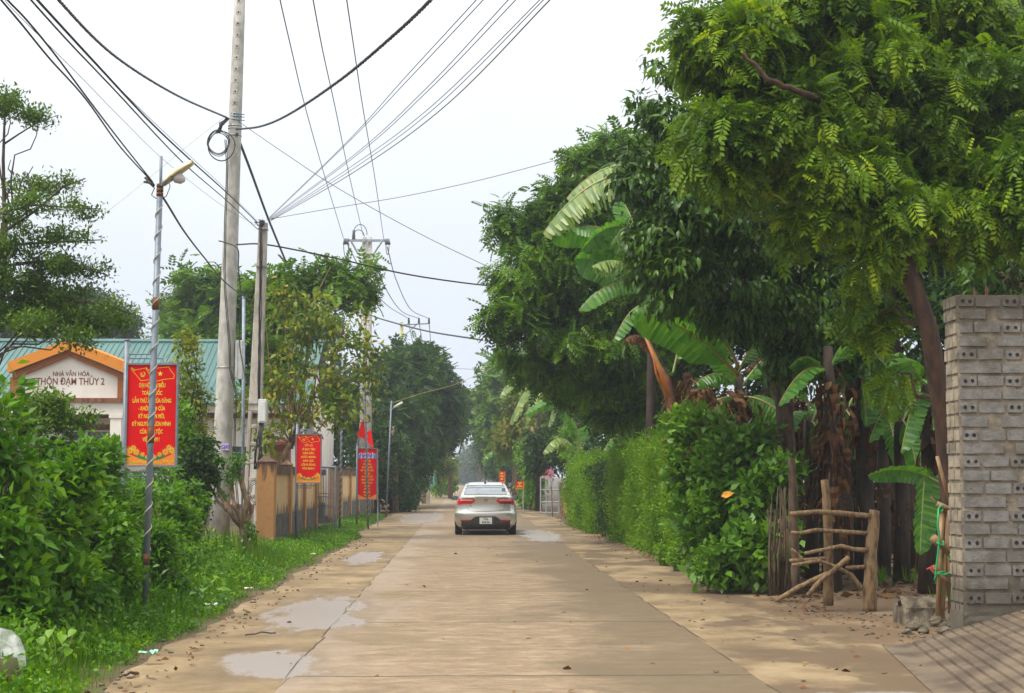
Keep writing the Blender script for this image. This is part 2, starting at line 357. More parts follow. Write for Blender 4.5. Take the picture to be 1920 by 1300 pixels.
BAMBOO = M_basic('dry_bamboo', (.36, .22, .10), .6, col2=(.17, .09, .04), nscale=8, stretch=(1, 1, .3))

def M_stained(name, col, stain, top=1.7, bottom=.35):   # painted masonry, rain streaks and moss near top and foot
    m, t, b, o = NM(name); c_ = t.nodes.new('ShaderNodeTexCoord'); sp = t.nodes.new('ShaderNodeSeparateXYZ'); t.links.new(c_.outputs['Object'], sp.inputs[0])
    n = noise(t, coords(t, (3, 3, .6)), 2.2, 6, .65); n2 = noise(t, coords(t), 5, 6, .7)
    z = math_(t, 'ADD', sp.outputs['Z'], math_(t, 'MULTIPLY', math_(t, 'SUBTRACT', n, .5), 1.3))
    f1 = step(t, z, top - .12, top + .12); f2 = math_(t, 'SUBTRACT', 1, step(t, z, bottom - .1, bottom + .2))
    f = math_(t, 'MAXIMUM', math_(t, 'MAXIMUM', f1, f2), math_(t, 'MULTIPLY', step(t, n2, .5, .8), .55))
    c = mix(t, f, col, stain); t.links.new(c, b.inputs['Base Color']); b.inputs['Roughness'].default_value = .9; bump(t, b, n2, .4, .01); return m
FPIL = M_stained('fence_pillar_ochre', (.50, .25, .09), (.11, .065, .04), 1.75, .1)
FPAN = M_stained('fence_panel_yellow', (.72, .50, .25), (.2, .14, .08), 1.9, .75)
FBASE = M_basic('fence_plinth', (.15, .13, .11), .95, col2=(.08, .065, .05), nscale=4, bmp=.5)
ORFAS = M_stained('orange_fascia', (.70, .25, .025), (.25, .07, .012), 7.5, -5)
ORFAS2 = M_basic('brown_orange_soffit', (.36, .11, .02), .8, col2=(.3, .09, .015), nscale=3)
BROWNB = M_basic('brown_band', (.30, .10, .035), .8, col2=(.12, .04, .02), nscale=3, stretch=(3, 1, .5))

def M_roof():
    m, t, b, o = NM('teal_metal_roof'); n = noise(t, coords(t, (1, .3, .3)), 1.3, 4)
    c = mix(t, step(t, n, .35, .7), (.075, .165, .155), (.105, .215, .20)); t.links.new(c, b.inputs['Base Color']); b.inputs['Roughness'].default_value = .5; b.inputs['Metallic'].default_value = .1; return m
ROOF = M_roof()

# ground surfaces ---------------------------------------------------------
PUD = [(-1.74, 18.0, .46, 2.1), (-1.5, 16.6, .32, .8), (-1.72, 13.1, .36, .85), (-1.5, 12.4, .3, .35), (3.05, 10.9, .6, .25), (-2.0, 30, .3, 2.2), (2.05, 41, .5, 4), (-1.7, 60, .8, 7)]
def ground_mask(t, ells, wob=.35, nsc=2.2, soft=.24):
    c_ = t.nodes.new('ShaderNodeTexCoord'); sp = t.nodes.new('ShaderNodeSeparateXYZ'); t.links.new(c_.outputs['Object'], sp.inputs[0])
    n = noise(t, coords(t, (1.5, .45, 1)), nsc, 8, .62); acc = None
    for (x, y, a, b_) in ells:
        dx = math_(t, 'DIVIDE', math_(t, 'SUBTRACT', sp.outputs['X'], x), a); dy = math_(t, 'DIVIDE', math_(t, 'SUBTRACT', sp.outputs['Y'], y), b_)
        d = math_(t, 'SQRT', math_(t, 'ADD', math_(t, 'MULTIPLY', dx, dx), math_(t, 'MULTIPLY', dy, dy)))
        acc = d if acc is None else math_(t, 'MINIMUM', acc, d)
    v = math_(t, 'ADD', acc, math_(t, 'MULTIPLY', math_(t, 'SUBTRACT', n, .5), wob * 4))
    global RIM
    RIM = math_(t, 'MULTIPLY', math_(t, 'SUBTRACT', 1, step(t, v, 1.0, 2.1)), .55)
    return math_(t, 'SUBTRACT', 1, step(t, v, 1 - soft, 1 + soft)), sp
def M_road():
    m, t, b, o = NM('road_concrete')
    pud, sp = ground_mask(t, PUD, .55)
    st = noise(t, coords(t, (.9, 1.7, 1)), 2.8, 12, .78); st2 = noise(t, coords(t, (1.3, 2.6, 1)), 7.0, 8, .72); big = noise(t, coords(t, (.5, .35, 1)), 1.3, 5, .6); fine = noise(t, coords(t), 60, 4, .7)
    c = ramp(t, st, [(.34, (.15, .103, .058)), (.5, (.24, .167, .095)), (.66, (.36, .268, .165))])
    c = mix(t, math_(t, 'MULTIPLY', step(t, st2, .54, .7), .4), c, (.46, .35, .225))
    c = mix(t, math_(t, 'MULTIPLY', step(t, big, .5, .66), .6), c, (.18, .13, .065))
    # damp right side
    damp = math_(t, 'MULTIPLY', step(t, math_(t, 'ADD', sp.outputs['X'], math_(t, 'MULTIPLY', math_(t, 'SUBTRACT', big, .5), 4.0)), .75, 1.6), .72)
    c = mix(t, damp, c, (.115, .08, .038))
    dl = math_(t, 'MULTIPLY', math_(t, 'SUBTRACT', 1, step(t, math_(t, 'ADD', sp.outputs['X'], math_(t, 'MULTIPLY', math_(t, 'SUBTRACT', big, .5), 2.5)), -1.3, -.75)), .4)
    c = mix(t, dl, c, (.36, .29, .23))
    c = mix(t, math_(t, 'MULTIPLY', step(t, fine, .5, .7), .4), c, (.11, .08, .05))
    # transverse joints each 4.45 m
    yy = math_(t, 'ADD', sp.outputs['Y'], math_(t, 'MULTIPLY', math_(t, 'SUBTRACT', noise(t, coords(t), 1.5, 4), .5), .12))
    q = math_(t, 'MODULO', math_(t, 'ADD', yy, 400 - 11.62 + 2.225), 4.45); jd = math_(t, 'ABSOLUTE', math_(t, 'SUBTRACT', q, 2.225))
    j = math_(t, 'SUBTRACT', 1, step(t, jd, .012, .035)); jn = noise(t, coords(t), 1.1, 3); j = math_(t, 'MULTIPLY', j, step(t, jn, .28, .5))
    c = mix(t, math_(t, 'MULTIPLY', j, .85), c, (.045, .032, .02))
    c = mix(t, RIM, c, (.15, .105, .06)); c = mix(t, math_(t, 'MULTIPLY', pud, .85), c, (.29, .25, .225)); t.links.new(c, b.inputs['Base Color'])  # puddle base colour is pale grey to carry the sky's reflection
    r = math_(t, 'SUBTRACT', .82, math_(t, 'MULTIPLY', math_(t, 'MAXIMUM', pud, math_(t, 'MULTIPLY', damp, .3)), .47)); t.links.new(r, b.inputs['Roughness'])
    h = math_(t, 'ADD', math_(t, 'MULTIPLY', st, .5), math_(t, 'MULTIPLY', fine, .3)); h = math_(t, 'SUBTRACT', h, j); h = math_(t, 'MULTIPLY', h, math_(t, 'SUBTRACT', 1, pud))
    bump(t, b, h, .35, .012); return m
def M_sand(name, hue=1):
    m, t, b, o = NM(name); pud, sp = ground_mask(t, PUD, .55)
    st = noise(t, coords(t, (1, .8, 1)), 1.3, 8, .66); fine = noise(t, coords(t), 45, 5, .75); big = noise(t, coords(t, (.7, .45, 1)), .9, 5, .6)
    c = ramp(t, st, [(.34, (.13, .088, .042)), (.5, (.235, .165, .083)), (.66, (.33, .245, .135))])
    c = mix(t, math_(t, 'MULTIPLY', step(t, fine, .5, .7), .4), c, (.12, .08, .045))
    right = math_(t, 'MULTIPLY', step(t, sp.outputs['X'], 1.5, 2.3), math_(t, 'MULTIPLY', step(t, big, .46, .54), .85)); c = mix(t, right, c, (.11, .07, .036))
    far = math_(t, 'MULTIPLY', step(t, sp.outputs['X'], 3.6, 4.3), .5); c = mix(t, far, c, (.17, .10, .05))
    c = mix(t, RIM, c, (.15, .105, .06)); c = mix(t, math_(t, 'MULTIPLY', pud, .85), c, (.29, .25, .225)); t.links.new(c, b.inputs['Base Color'])  # same pale puddle grey, sky reflection put into the colour
    t.links.new(math_(t, 'SUBTRACT', .9, math_(t, 'MULTIPLY', math_(t, 'MAXIMUM', pud, math_(t, 'MULTIPLY', right, .3)), .55)), b.inputs['Roughness'])
    bump(t, b, math_(t, 'MULTIPLY', math_(t, 'ADD', fine, st), math_(t, 'SUBTRACT', 1, pud)), .4, .012); return m
ROADM = M_road(); SANDM = M_sand('sandy_dirt')
EARTH = M_basic('dark_earth', (.12, .075, .038), .95, col2=(.07, .06, .025), nscale=1.2, bmp=.6)

# ------------------------------------------------------------------ ground, road, shoulders
gm = MB(); gm.face([(-3000, -300, 0), (3000, -300, 0), (3000, 5000, 0), (-3000, 5000, 0)])
tag(gm.build('ground', EARTH), 'flat bare earth under the village gardens', 'ground', kind='structure')
def strip(name, mat, left, right, ys, z, label, cat):
    mb = MB(); vs = []; fs = []
    for y in ys: vs += [(left(y), y, z), (right(y), y, z)]
    for i in range(len(ys) - 1): a = 2 * i; fs.append((a, a + 1, a + 3, a + 2))
    mb.raw(vs, fs); return tag(mb.build(name, mat), label, cat, kind='structure')
def ragged(x, amp, f, seed):
    def h(y): return x + amp * (math.sin(y * f + seed) + .6 * math.sin(y * f * 2.7 + seed * 3) + .4 * math.sin(y * f * 6.1 + seed))
    return h
ys = [4 + i * .25 for i in range(400)] + [104 + i * 4 for i in range(90)]
bend = lambda y: -0.00012 * max(0, y - 90) ** 2 if y < 250 else -0.00012 * 160 ** 2 - .04 * (y - 250)
lE = ragged(-2.75, .05, 1.1, 2); rE = ragged(4.25, .12, .7, 5)
def leftedge(y): return lE(y) + (-.35 if y > 40 else 0) * min(1, (y - 40) / 4 if y > 40 else 0) + bend(y)
def rightedge(y): return (rE(y) if y > 19.5 else 12.0 if y > 14.6 else 9) - max(0, min(.75, (y - 25) * .03)) + bend(y)
strip('dirt_shoulder', SANDM, leftedge, rightedge, ys, .004, 'sandy dirt shoulders either side of the concrete lane', 'dirt shoulder')
strip('road', ROADM, lambda y: -1.42 + bend(y) + .012 * math.sin(y * 2.3) + .01 * math.sin(y * 5.7), lambda y: 2.31 + bend(y) + .012 * math.sin(y * 2.9), ys, .008, 'worn concrete lane with tan dust and joints', 'road')
ck = MB()   # open cracks along both slab edges
for x0, sd_ in ((-1.42, 1), (2.31, 7)):
    rd = random.Random(sd_); y = 8
    while y < 70:
        if rd.random() < .6:
            wv = rd.uniform(.003, .012); x = x0 + .012 * math.sin(y * 2.3) + rd.uniform(-.012, .012); x2 = x + rd.uniform(-.02, .02)
            ck.face([(x - wv / 2, y, .0125), (x + wv / 2, y, .0125), (x2 + wv / 2, y + .55, .0125), (x2 - wv / 2, y + .55, .0125)])
        y += .5
tag(ck.build('road_edge_crack', M_basic('crack_dark', (.06, .045, .03), .95)), 'dark open cracks along the edges of the concrete lane', 'road crack', kind='structure')

# concrete ramp with grooves, right foreground
RMP = M_basic('ramp_concrete', (.16, .118, .075), .85, col2=(.08, .055, .035), nscale=2.5, bmp=.5)
rm = MB(); vs = []; fs = []; NXr = 70
def rampz(x): return .012 + .0 + max(0, x - 4.15) * .27
xs = [3.95 + i * (6.6 - 3.95) / 280 for i in range(281)]
for i, x in enumerate(xs):
    gr = -.022 if (i % 10) in (0, 1) else 0
    for y in (9.6, 14.25): vs.append((x + (14.25 - y) * -.0 + (y - 14.25) * .16 , y, max(.011, rampz(x) + gr)))
for i in range(280): a = 2 * i; fs.append((a, a + 2, a + 3, a + 1))
rm.raw(vs, fs)
tag(rm.build('ramp', RMP), 'grooved concrete ramp rising from the road to the right', 'ramp', kind='structure')

# ------------------------------------------------------------------ lettering
def text_on(txt, size, cx, y, z, mat, name, parent, sx=1.0, bold=.0, depth=.002, rotz=0.0, align='CENTER', fit=None):
    cu = bpy.data.curves.new('t', 'FONT'); cu.body = txt; cu.size = size; cu.align_x = align; cu.align_y = 'CENTER'; cu.offset = bold; cu.extrude = depth
    cu.resolution_u = 2
    ob = bpy.data.objects.new('t', cu); COL.objects.link(ob); dg = bpy.context.evaluated_depsgraph_get(); dg.update()
    me = bpy.data.meshes.new_from_object(ob.evaluated_get(dg)); bpy.data.objects.remove(ob)
    me.materials.clear()
    if fit: xs_ = [v.co.x for v in me.vertices]; sx = fit / (max(xs_) - min(xs_))
    me.transform(Matrix.Translation((cx, y, z)) @ Matrix.Rotation(rotz, 4, 'Z') @ Matrix.Rotation(R(90), 4, 'X') @ Matrix.Diagonal((sx, 1, 1, 1)))
    return link_mesh(name, me, mat, parent)

# ------------------------------------------------------------------ village cultural house
D = 47.0; DB = 51.0
hx = lambda px: PX(px, D)
house = thing('cultural_house', 'cream village hall with orange gable porch lettered in brown and a teal metal roof', 'hall', (hx(125), D, 0))
zt, z0 = PZ(640, D), PZ(683, D)      # apex and eave of the gable
zc = PZ(748, D)                       # band under the pediment
xl, xr, xm = hx(14), hx(236), hx(125)
def gable(off_top, off_in, x_in=0):
    return [(xl + x_in, z0 - off_top), (xm, zt - off_top), (xr - x_in, z0 - off_top), (xr - x_in, z0 - off_in), (xm, zt - off_in), (xl + x_in, z0 - off_in)]
m = MB(); m.prism(gable(0, .32), 'y', D - .30, D + 3.8); m.build('gable_fascia', ORFAS, house, bevel=.01)
m = MB(); m.prism(gable(.322, .52, .1), 'y', D - .14, D + .3); m.build('soffit_band', ORFAS2, house)
m = MB(); m.prism([(xl + .14, zc), (xr - .14, zc), (xr - .14, z0 - .4), (xm, zt - .4), (xl + .14, z0 - .4)], 'y', D, D + .22)
ped = m.build('pediment', CREAM, house)
text_on('NHÀ VĂN HÓA', .20, hx(128.5), D - .006, PZ(703.5, D), BROWNT, 'lettering', house, 1.0, .004, fit=1.14)
text_on('THÔN ĐẠM THỦY 2', .30, hx(127.5), D - .006, PZ(717.5, D), BROWNT, 'lettering', house, 1.0, .005, fit=2.12)
m = MB(); m.box(xl + .02, xl + .3, D - .1, D + .25, zc, z0 - .45); m.box(xr - .3, xr - .02, D - .1, D + .25, zc, z0 - .45); each(m, 'orange_return', ORFAS2, house)
m = MB(); m.box(xl, xr, D - .14, D + .3, zc - .13, zc); m.build('brown_band', BROWNB, house)
m = MB(); m.box(xl + .08, xr - .08, D - .04, D + .28, zc - .5, zc - .13); m.build('beam', CREAM, house)
for x in (xl + .35, xr - .35):
    m = MB(); m.box(x - .17, x + .17, D - .02, D + .26, 0, zc - .5); m.box(x - .21, x + .21, D - .05, D + .29, zc - .62, zc - .5); each(m, 'porch_column', CREAM, house)
m = MB(); m.box(xl + .1, xr - .1, D + .3, DB, zc - .36, zc - .30); m.build('porch_ceiling', CREAM_IN, house)
xL, xR = hx(-330), PX(566, DB); zE = PZ(762, DB); zR = PZ(646, DB + 4)
m = MB(); m.box(xL, xR, DB, DB + 8, 0, zE - .25); wall = m.build('wall', CREAM, house)
m = MB(); m.box(xL - .1, xR + .1, DB - .12, DB, zE - .42, zE - .27); m.build('brown_band', BROWNB, house)
m = MB(); m.box(xL - .5, xR + .35, DB - .62, DB - .3, zE - .25, zE + .02); m.build('eave_beam', CREAM, house)
m = MB(); m.box(xL - .05, xR + .05, DB - .06, DB, .0, .55); m.build('plinth', M_basic('plinth_grey', (.33, .29, .25), .9, col2=(.22, .19, .16), nscale=2), house)
m = MB(); m.box(xL - .06, xR + .06, DB - .1, DB - .06, .55, .68); m.build('plinth_band', BRICKRED, house)
# metal roof with ribs
m = MB(); rx0, rx1 = xL - .6, xR + .5; n = int((rx1 - rx0) / .2); vs = []; fs = []
def roofpt(x, t, side): return (x, (DB - .9 + t * 4.9) if side == 0 else (DB + 8.9 - t * 4.9), zE + .05 + t * (zR - zE))
for sd_ in (0, 1):
    for i in range(n):
        a = rx0 + i * .2
        k = len(vs)
        for x, h in ((a, 0), (a + .15, 0), (a + .16, .035), (a + .19, .035), (a + .2, 0)):
            for t_ in (0, 1):
                q = roofpt(x, t_, sd_); vs.append((q[0], q[1], q[2] + h))
        for j in range(4): b_ = k + 2 * j; fs.append((b_, b_ + 1, b_ + 3, b_ + 2))
m.raw(vs, fs); rf = m.build('roof', ROOF, house)
m = MB(); m.tube([(rx0, DB + 4, zR + .08), (rx1, DB + 4, zR + .08)], .09, 8); m.build('ridge_cap', ROOF, rf)
m = MB(); m.prism([(DB, zE - .3), (DB + 8, zE - .3), (DB + 4, zR - .05)], 'x', xR - .2, xR); m.build('gable_end', CREAM, house)
# windows: porch strip window and others along the facade
def window(x0, x1, za, zb, y, frame=WHITEP, bars=0, parent=house):
    f = MB(); t = .05
    f.box(x0, x1, y - .05, y - .005, zb - t, zb); f.box(x0, x1, y - .05, y - .005, za, za + t); f.box(x0, x0 + t, y - .05, y - .005, za + t, zb - t); f.box(x1 - t, x1, y - .05, y - .005, za + t, zb - t)
    for i in range(1, bars + 1):
        x = x0 + (x1 - x0) * i / (bars + 1); f.box(x - .025, x + .025, y - .048, y - .006, za + t, zb - t)
    wf = f.build('window', frame, parent)
    p = MB(); p.box(x0 + t, x1 - t, y - .03, y - .012, za + t, zb - t); p.build('pane', GLASSD, wf); return wf
s_ = S(DB)
window(PX(112, DB), PX(211, DB), PZ(829, DB), PZ(808, DB), DB, CREAM, 1)
m = MB(); m.box(PX(100, DB), PX(218, DB), DB - .02, DB - .001, PZ(807, DB), PZ(797, DB)); m.box(PX(100, DB), PX(218, DB), DB - .02, DB - .001, PZ(838, DB), PZ(831, DB)); each(m, 'window_band', BROWNT, house)
window(PX(60, DB), PX(190, DB), .75, PZ(845, DB), DB, CREAM, 3)
window(PX(430, DB), PX(462, DB), PZ(895, DB), PZ(838, DB), DB, BLACK, 3)
window(PX(-120, DB), PX(-40, DB), 1.0, 2.6, DB, CREAM, 1)
m = MB(); m.box(PX(371, DB), PX(382, DB), DB - .16, DB - .001, 0, zE - .25); m.build('pilaster', CREAM, house)

# ------------------------------------------------------------------ white annex, brick red gate pier behind the fence
D = 60.0; ann = thing('white_annex', 'plain white building glimpsed behind the many-coloured tree beside the brick red pier', 'building', (PX(590, D), D, 0))
m = MB(); m.box(PX(545, D), PX(600, D), D, D + 6, 0, PZ(738, D)); m.build('wall', CREAM, ann)
m = MB(); m.box(PX(541, D), PX(604, D), D - .3, D + 6.2, PZ(738, D), PZ(732, D)); m.build('roof', CONC, ann)
window(PX(575, D), PX(590, D), PZ(800, D), PZ(765, D), D, GALV, 1, ann)
D = 46.0; pier = thing('gate_pier', 'brick red masonry pier with stepped cap behind the ochre fence', 'pier', (PX(525, D), D, 0))
for (a, b_, za, zb) in ((507, 543, 905, 842), (503, 547, 842, 836), (499, 551, 836, 829)):
    m = MB(); m.box(PX(a, D), PX(b_, D), D - (b_ - a) / 2 / S(D), D + (b_ - a) / 2 / S(D), max(0, PZ(za, D)) if za < 900 else 0, PZ(zb, D)); m.build('pier_body' if za > 900 else 'cap', BRICKRED, pier, bevel=.01)
m = MB(); a, b_ = PX(501, D), PX(549, D); h_ = (b_ - a) / 2; z1, z2 = PZ(829, D), PZ(818, D); xm_ = (a + b_) / 2
m.raw([(a, D - h_, z1), (b_, D - h_, z1), (b_, D + h_, z1), (a, D + h_, z1), (xm_, D, z2)], [(0, 1, 4), (1, 2, 4), (2, 3, 4), (3, 0, 4), (3, 2, 1, 0)]); m.build('cap', BRICKRED, pier)
D = 52.0; pc = thing('plain_column', 'pale concrete column standing behind the second red banner', 'column', (PX(573, D), D, 0))
m = MB(); m.box(PX(568, D), PX(587, D), D - .2, D + .2, 0, PZ(697, D)); m.build('shaft', CONC_OLD, pc, bevel=.02)
m = MB(); m.box(PX(566, D), PX(589, D), D - .23, D + .23, PZ(697, D), PZ(692, D)); m.build('cap', CONC_OLD, pc)

# ------------------------------------------------------------------ ochre fence and steel gate
def fence(name, label, x0, x1, Ds, first=False, hgt=2.0):
    f = thing(name, label, 'fence', (x0, Ds[0], 0))
    rd = random.Random(len(Ds)); n = len(Ds)
    xs = [x0 + (x1 - x0) * (d - Ds[0]) / max(1e-6, Ds[-1] - Ds[0]) for d in Ds]
    for i, (x, d) in enumerate(zip(xs, Ds)):
        w_ = .20 if (first and i == 0) else .13; h = hgt + (.06 if first and i == 0 else .02)
        m = MB(); m.box(x - w_, x + w_, d - w_, d + w_, 0, h - .12)
        m.raw([(x - w_ - .03, d - w_ - .03, h - .12), (x + w_ + .03, d - w_ - .03, h - .12), (x + w_ + .03, d + w_ + .03, h - .12), (x - w_ - .03, d + w_ + .03, h - .12), (x, d, h + .02)], [(0, 1, 4), (1, 2, 4), (2, 3, 4), (3, 0, 4), (3, 2, 1, 0)])
        m.build('pillar', FPIL, f, bevel=.012)
        if i < n - 1:
            d2, x2 = Ds[i + 1], xs[i + 1]; a = (d + w_, d2 - .13)
            def slab(t, z0, z1, mat, nm):
                q = MB(); ln = a[1] - a[0]; k = (x2 - x) / (d2 - d)
                vs = []
                for y in a:
                    for dx in (-t, t): 
                        for z in (z0, z1): vs.append((x + k * (y - d) + dx, y, z))
                q.raw(vs, [(0, 1, 3, 2), (4, 6, 7, 5), (0, 4, 5, 1), (2, 3, 7, 6), (1, 5, 7, 3), (0, 2, 6, 4)]); q.build(nm, mat, f)
            slab(.085, 0, .70, FBASE, 'plinth'); slab(.05, .70, hgt - .34, FPAN, 'panel'); slab(.10, hgt - .34, hgt - .14, M_TOP, 'top_rail')
            q = MB(); k = (x2 - x) / (d2 - d)
            for fr in (.08, .92):
                y = a[0] + (a[1] - a[0]) * fr; q.box(x + k * (y - d) + .05, x + k * (y - d) + .075, y - .05, y + .05, .70, hgt - .34)
            each(q, 'panel_moulding', FPAN, f)
    return f
M_TOP = M_basic('fence_top_stain', (.17, .10, .055), .95, col2=(.09, .06, .04), nscale=4)
fence('garden_fence', 'ochre fence section with the wide front pillar beside the ladder-shaped pole', -4.55, -4.48, [34.5, 38.2, 41.4, 44.4], True)
fence('garden_fence', 'ochre fence section beyond the open steel gate', -4.45, -4.1, [53.0, 56.3, 59.6, 63.0, 66.5, 70.0])
fence('garden_fence', 'ochre return wall facing the road behind the grey steel gate', -7.6, -4.62, [51.5, 52.6])
gate = thing('steel_gate', 'grey steel bar gate leaf standing open beside the second red banner', 'gate', (PX(591, 44.6), 44.6, 0))
ga = Vector((PX(589, 44.6), 44.6, 0)); gb = Vector((PX(630, 43.2), 43.2, 0)); zT = PZ(876, 43.2) ; zB = .09
m = MB()
for z in (zT, zB): m.tube([ga + Vector((0, 0, z)), gb + Vector((0, 0, z))], .035, 4)
for q in (ga, gb): m.tube([q + Vector((0, 0, zB - .06)), q + Vector((0, 0, zT + .02))], .042, 4)
m.build('frame', GALV, gate)
m = MB()
for i in range(1, 9): 
    q = ga.lerp(gb, i / 9); m.tube([q + Vector((0, 0, zB)), q + Vector((0, 0, zT))], .010, 4)
for z in (.42, .72, .78, 1.02, 1.12): m.tube([ga + Vector((0, 0, z)), gb + Vector((0, 0, z))], .011, 4)
m.build('bars', GALV, gate)

# ------------------------------------------------------------------ banner signs
def sunflower(mb_p, mb_c, x, z, r, y, rd):
    for i in range(11):
        a = 2 * math.pi * i / 11 + rd.random() * .2
        c, s1 = math.cos(a), math.sin(a); p = [(x + c * r * .3 - s1 * r * .17, y, z + s1 * r * .3 + c * r * .17), (x + c * r, y, z + s1 * r), (x + c * r * .3 + s1 * r * .17, y, z + s1 * r * .3 - c * r * .17)]
        mb_p.face(p[::-1])
    mb_c.face([(x + r * .42 * math.cos(-2 * math.pi * i / 10), y - .0012, z + r * .34 * math.sin(-2 * math.pi * i / 10)) for i in range(10)])
def line_strip(mb, pts, wdt, y):
    for (a, b_) in zip(pts[:-1], pts[1:]):
        d = Vector((b_[0] - a[0], b_[1] - a[1])); 
        if d.length < 1e-6: continue
        d.normalize(); n_ = Vector((-d.y, d.x)) * wdt / 2
        mb.face([(a[0] + n_.x, y, a[1] + n_.y), (a[0] - n_.x, y, a[1] - n_.y), (b_[0] - n_.x, y, b_[1] - n_.y), (b_[0] + n_.x, y, b_[1] + n_.y)])
def banner(label, D, pxl, pxr, pyt, pyb, postpx, postfoot, posttop, lines, lw, tsize, tz0, dz, people=False, flowers=True, extra_right=False, arms=True):
    X = lambda p: PX(p, D); Z = lambda p: PZ(p, D)
    x0, x1, z1, z0 = X(pxl), X(pxr), Z(pyt), Z(pyb); W = x1 - x0; H = z1 - z0; cx = (x0 + x1) / 2; xp = X(postpx)
    r = thing('propaganda_banner', label, 'banner', (xp, D, 0), 'red banners on grey posts along the verge')
    m = MB(); t = .024
    m.box(x0 - t, x1 + t, D - .03, D + .03, z1, z1 + t); m.box(x0 - t, x1 + t, D - .03, D + .03, z0 - t, z0); m.box(x0 - t, x0, D - .03, D + .03, z0, z1); m.box(x1, x1 + t, D - .03, D + .03, z0, z1)
    m.build('frame', GALV, r)
    m = MB(); m.box(x0, x1, D - .012, D + .012, z0, z1); pn = m.build('panel', REDP, r)
    m = MB(); xt = X(postpx); m.tube([(xt, D + .04, 0), (xt, D + .04, posttop)], .033, 10); m.tube([(xt, D + .04, posttop), (xt, D + .04, posttop + .025)], .037, 10); m.build('post', GALV, r, smooth=True)
    m = MB(); o_ = .10; k = W * .62
    for zz, sg in ((z1, 1), (z0, -1)):
        for j, (dx, dz_) in enumerate(((k * .96, .11 * H / 1.25), (k * 1.22, .055 * H / 1.25))):
            zq = zz + sg * (dz_ + .03); m.tube([(xt, D + .04, zq), (xt + dx, D + .04, zq), (xt + dx, D + .04, zz + sg * .015)], .011, 5)
    each(m, 'bracket', GALV, r)
    if extra_right:
        m = MB(); m.tube([(x1 + .05, D + .06, 0), (x1 + .02, D + .04, z1)], .02, 6); m.build('post', STEEL, r)
    y = D - .0145
    for i, ln in enumerate(lines):
        text_on(ln, tsize, cx, y, z1 - tz0 - i * dz, YEL, 'lettering', pn, lw, tsize * .022, .001)
    rd = random.Random(int(D))
    if flowers:
        y2 = D - .0135
        base = MB(); n = 14
        top = [(x0 + W * i / n, z0 + H * (.045 + .085 * (abs(i / n - .5) * 2) ** 1.8)) for i in range(n + 1)]
        for i in range(n): base.face([(top[i][0], y2, z0), (top[i + 1][0], y2, z0), (top[i + 1][0], y2, top[i + 1][1]), (top[i][0], y2, top[i][1])])
        base.build('orange_ribbon', ORNG, pn)
        gr = MB()
        for i in range(3, 11): gr.face([(top[i][0], y2 - .001, top[i][1] + .0), (top[i + 1][0], y2 - .001, top[i + 1][1]), (top[i + 1][0], y2 - .001, top[i + 1][1] + .035 * H), (top[i][0], y2 - .001, top[i][1] + .035 * H)])
        gr.build('green_leaves', GRN, pn)
        pt, ce = MB(), MB()
        for (u, v, r_) in ((.07, .145, .09), (.2, .13, .085), (.14, .17, .07), (.33, .105, .06), (.93, .145, .09), (.8, .13, .085), (.87, .175, .07), (.68, .105, .06), (.5, .09, .07), (.42, .08, .05), (.58, .08, .05)):
            sunflower(pt, ce, x0 + W * u, z0 + H * v, W * r_, y2 - .002 - rd.random() * .0008, rd)
        for i in range(16): sunflower(pt, ce, x0 + W * (.05 + .9 * i / 15), z0 + H * (.018 + .022 * rd.random()), W * .036, y2 - .003, rd)
        pt.build('sunflowers', YEL, pn); ce.build('flower_centres', ORNG, pn)
        fl = MB()
        u = lambda a, b_: (x0 + W * a, z1 - H * b_)
        line_strip(fl, [u(.06, .02), u(.09, .06), u(.27, .16), u(.48, .145)], .006, y2)
        line_strip(fl, [u(.08, .055), u(.22, .045), u(.36, .03)], .006, y2); line_strip(fl, [u(.06, .02), u(.14, .06), u(.07, .05), u(.06, .02)], .006, y2)
        line_strip(fl, [u(.36, .02), u(.39, .06), u(.49, .115), u(.58, .165), u(.74, .145), u(.94, .135), u(.95, .10), u(.88, .06), u(.83, .02)], .006, y2)
        line_strip(fl, [u(.38, .055), u(.5, .045), u(.62, .03), u(.83, .02)], .006, y2); line_strip(fl, [u(.36, .02), u(.43, .06), u(.37, .05), u(.36, .02)], .006, y2)
        sx_, sz_ = u(.66, .088); st = []
        for i in range(10):
            a = math.pi / 2 + i * math.pi / 5; rr_ = .055 * W * (1 if i % 2 == 0 else .42) * 1.1; st.append((sx_ + rr_ * math.cos(a), y2 - .001, sz_ + rr_ * math.sin(a)))
        for i in range(10): fl.face([(sx_, y2 - .001, sz_), st[i], st[(i + 1) % 10]])
        hx_, hz_ = u(.30, .095); r1 = .048 * W
        line_strip(fl, [(hx_ + r1 * math.cos(a), hz_ + r1 * math.sin(a)) for a in [math.pi * (-.85 + 1.25 * i / 9) for i in range(10)]], .010, y2 - .001)
        line_strip(fl, [(hx_ - r1 * 1.0, hz_ + r1 * .1), (hx_ + r1 * .9, hz_ - r1 * .75)], .010, y2 - .001); line_strip(fl, [(hx_ - r1 * .9, hz_ - .1 * r1), (hx_ - r1 * .5, hz_ + r1 * .6)], .018, y2 - .001)
        fl.build('flag_emblem', YEL, pn)
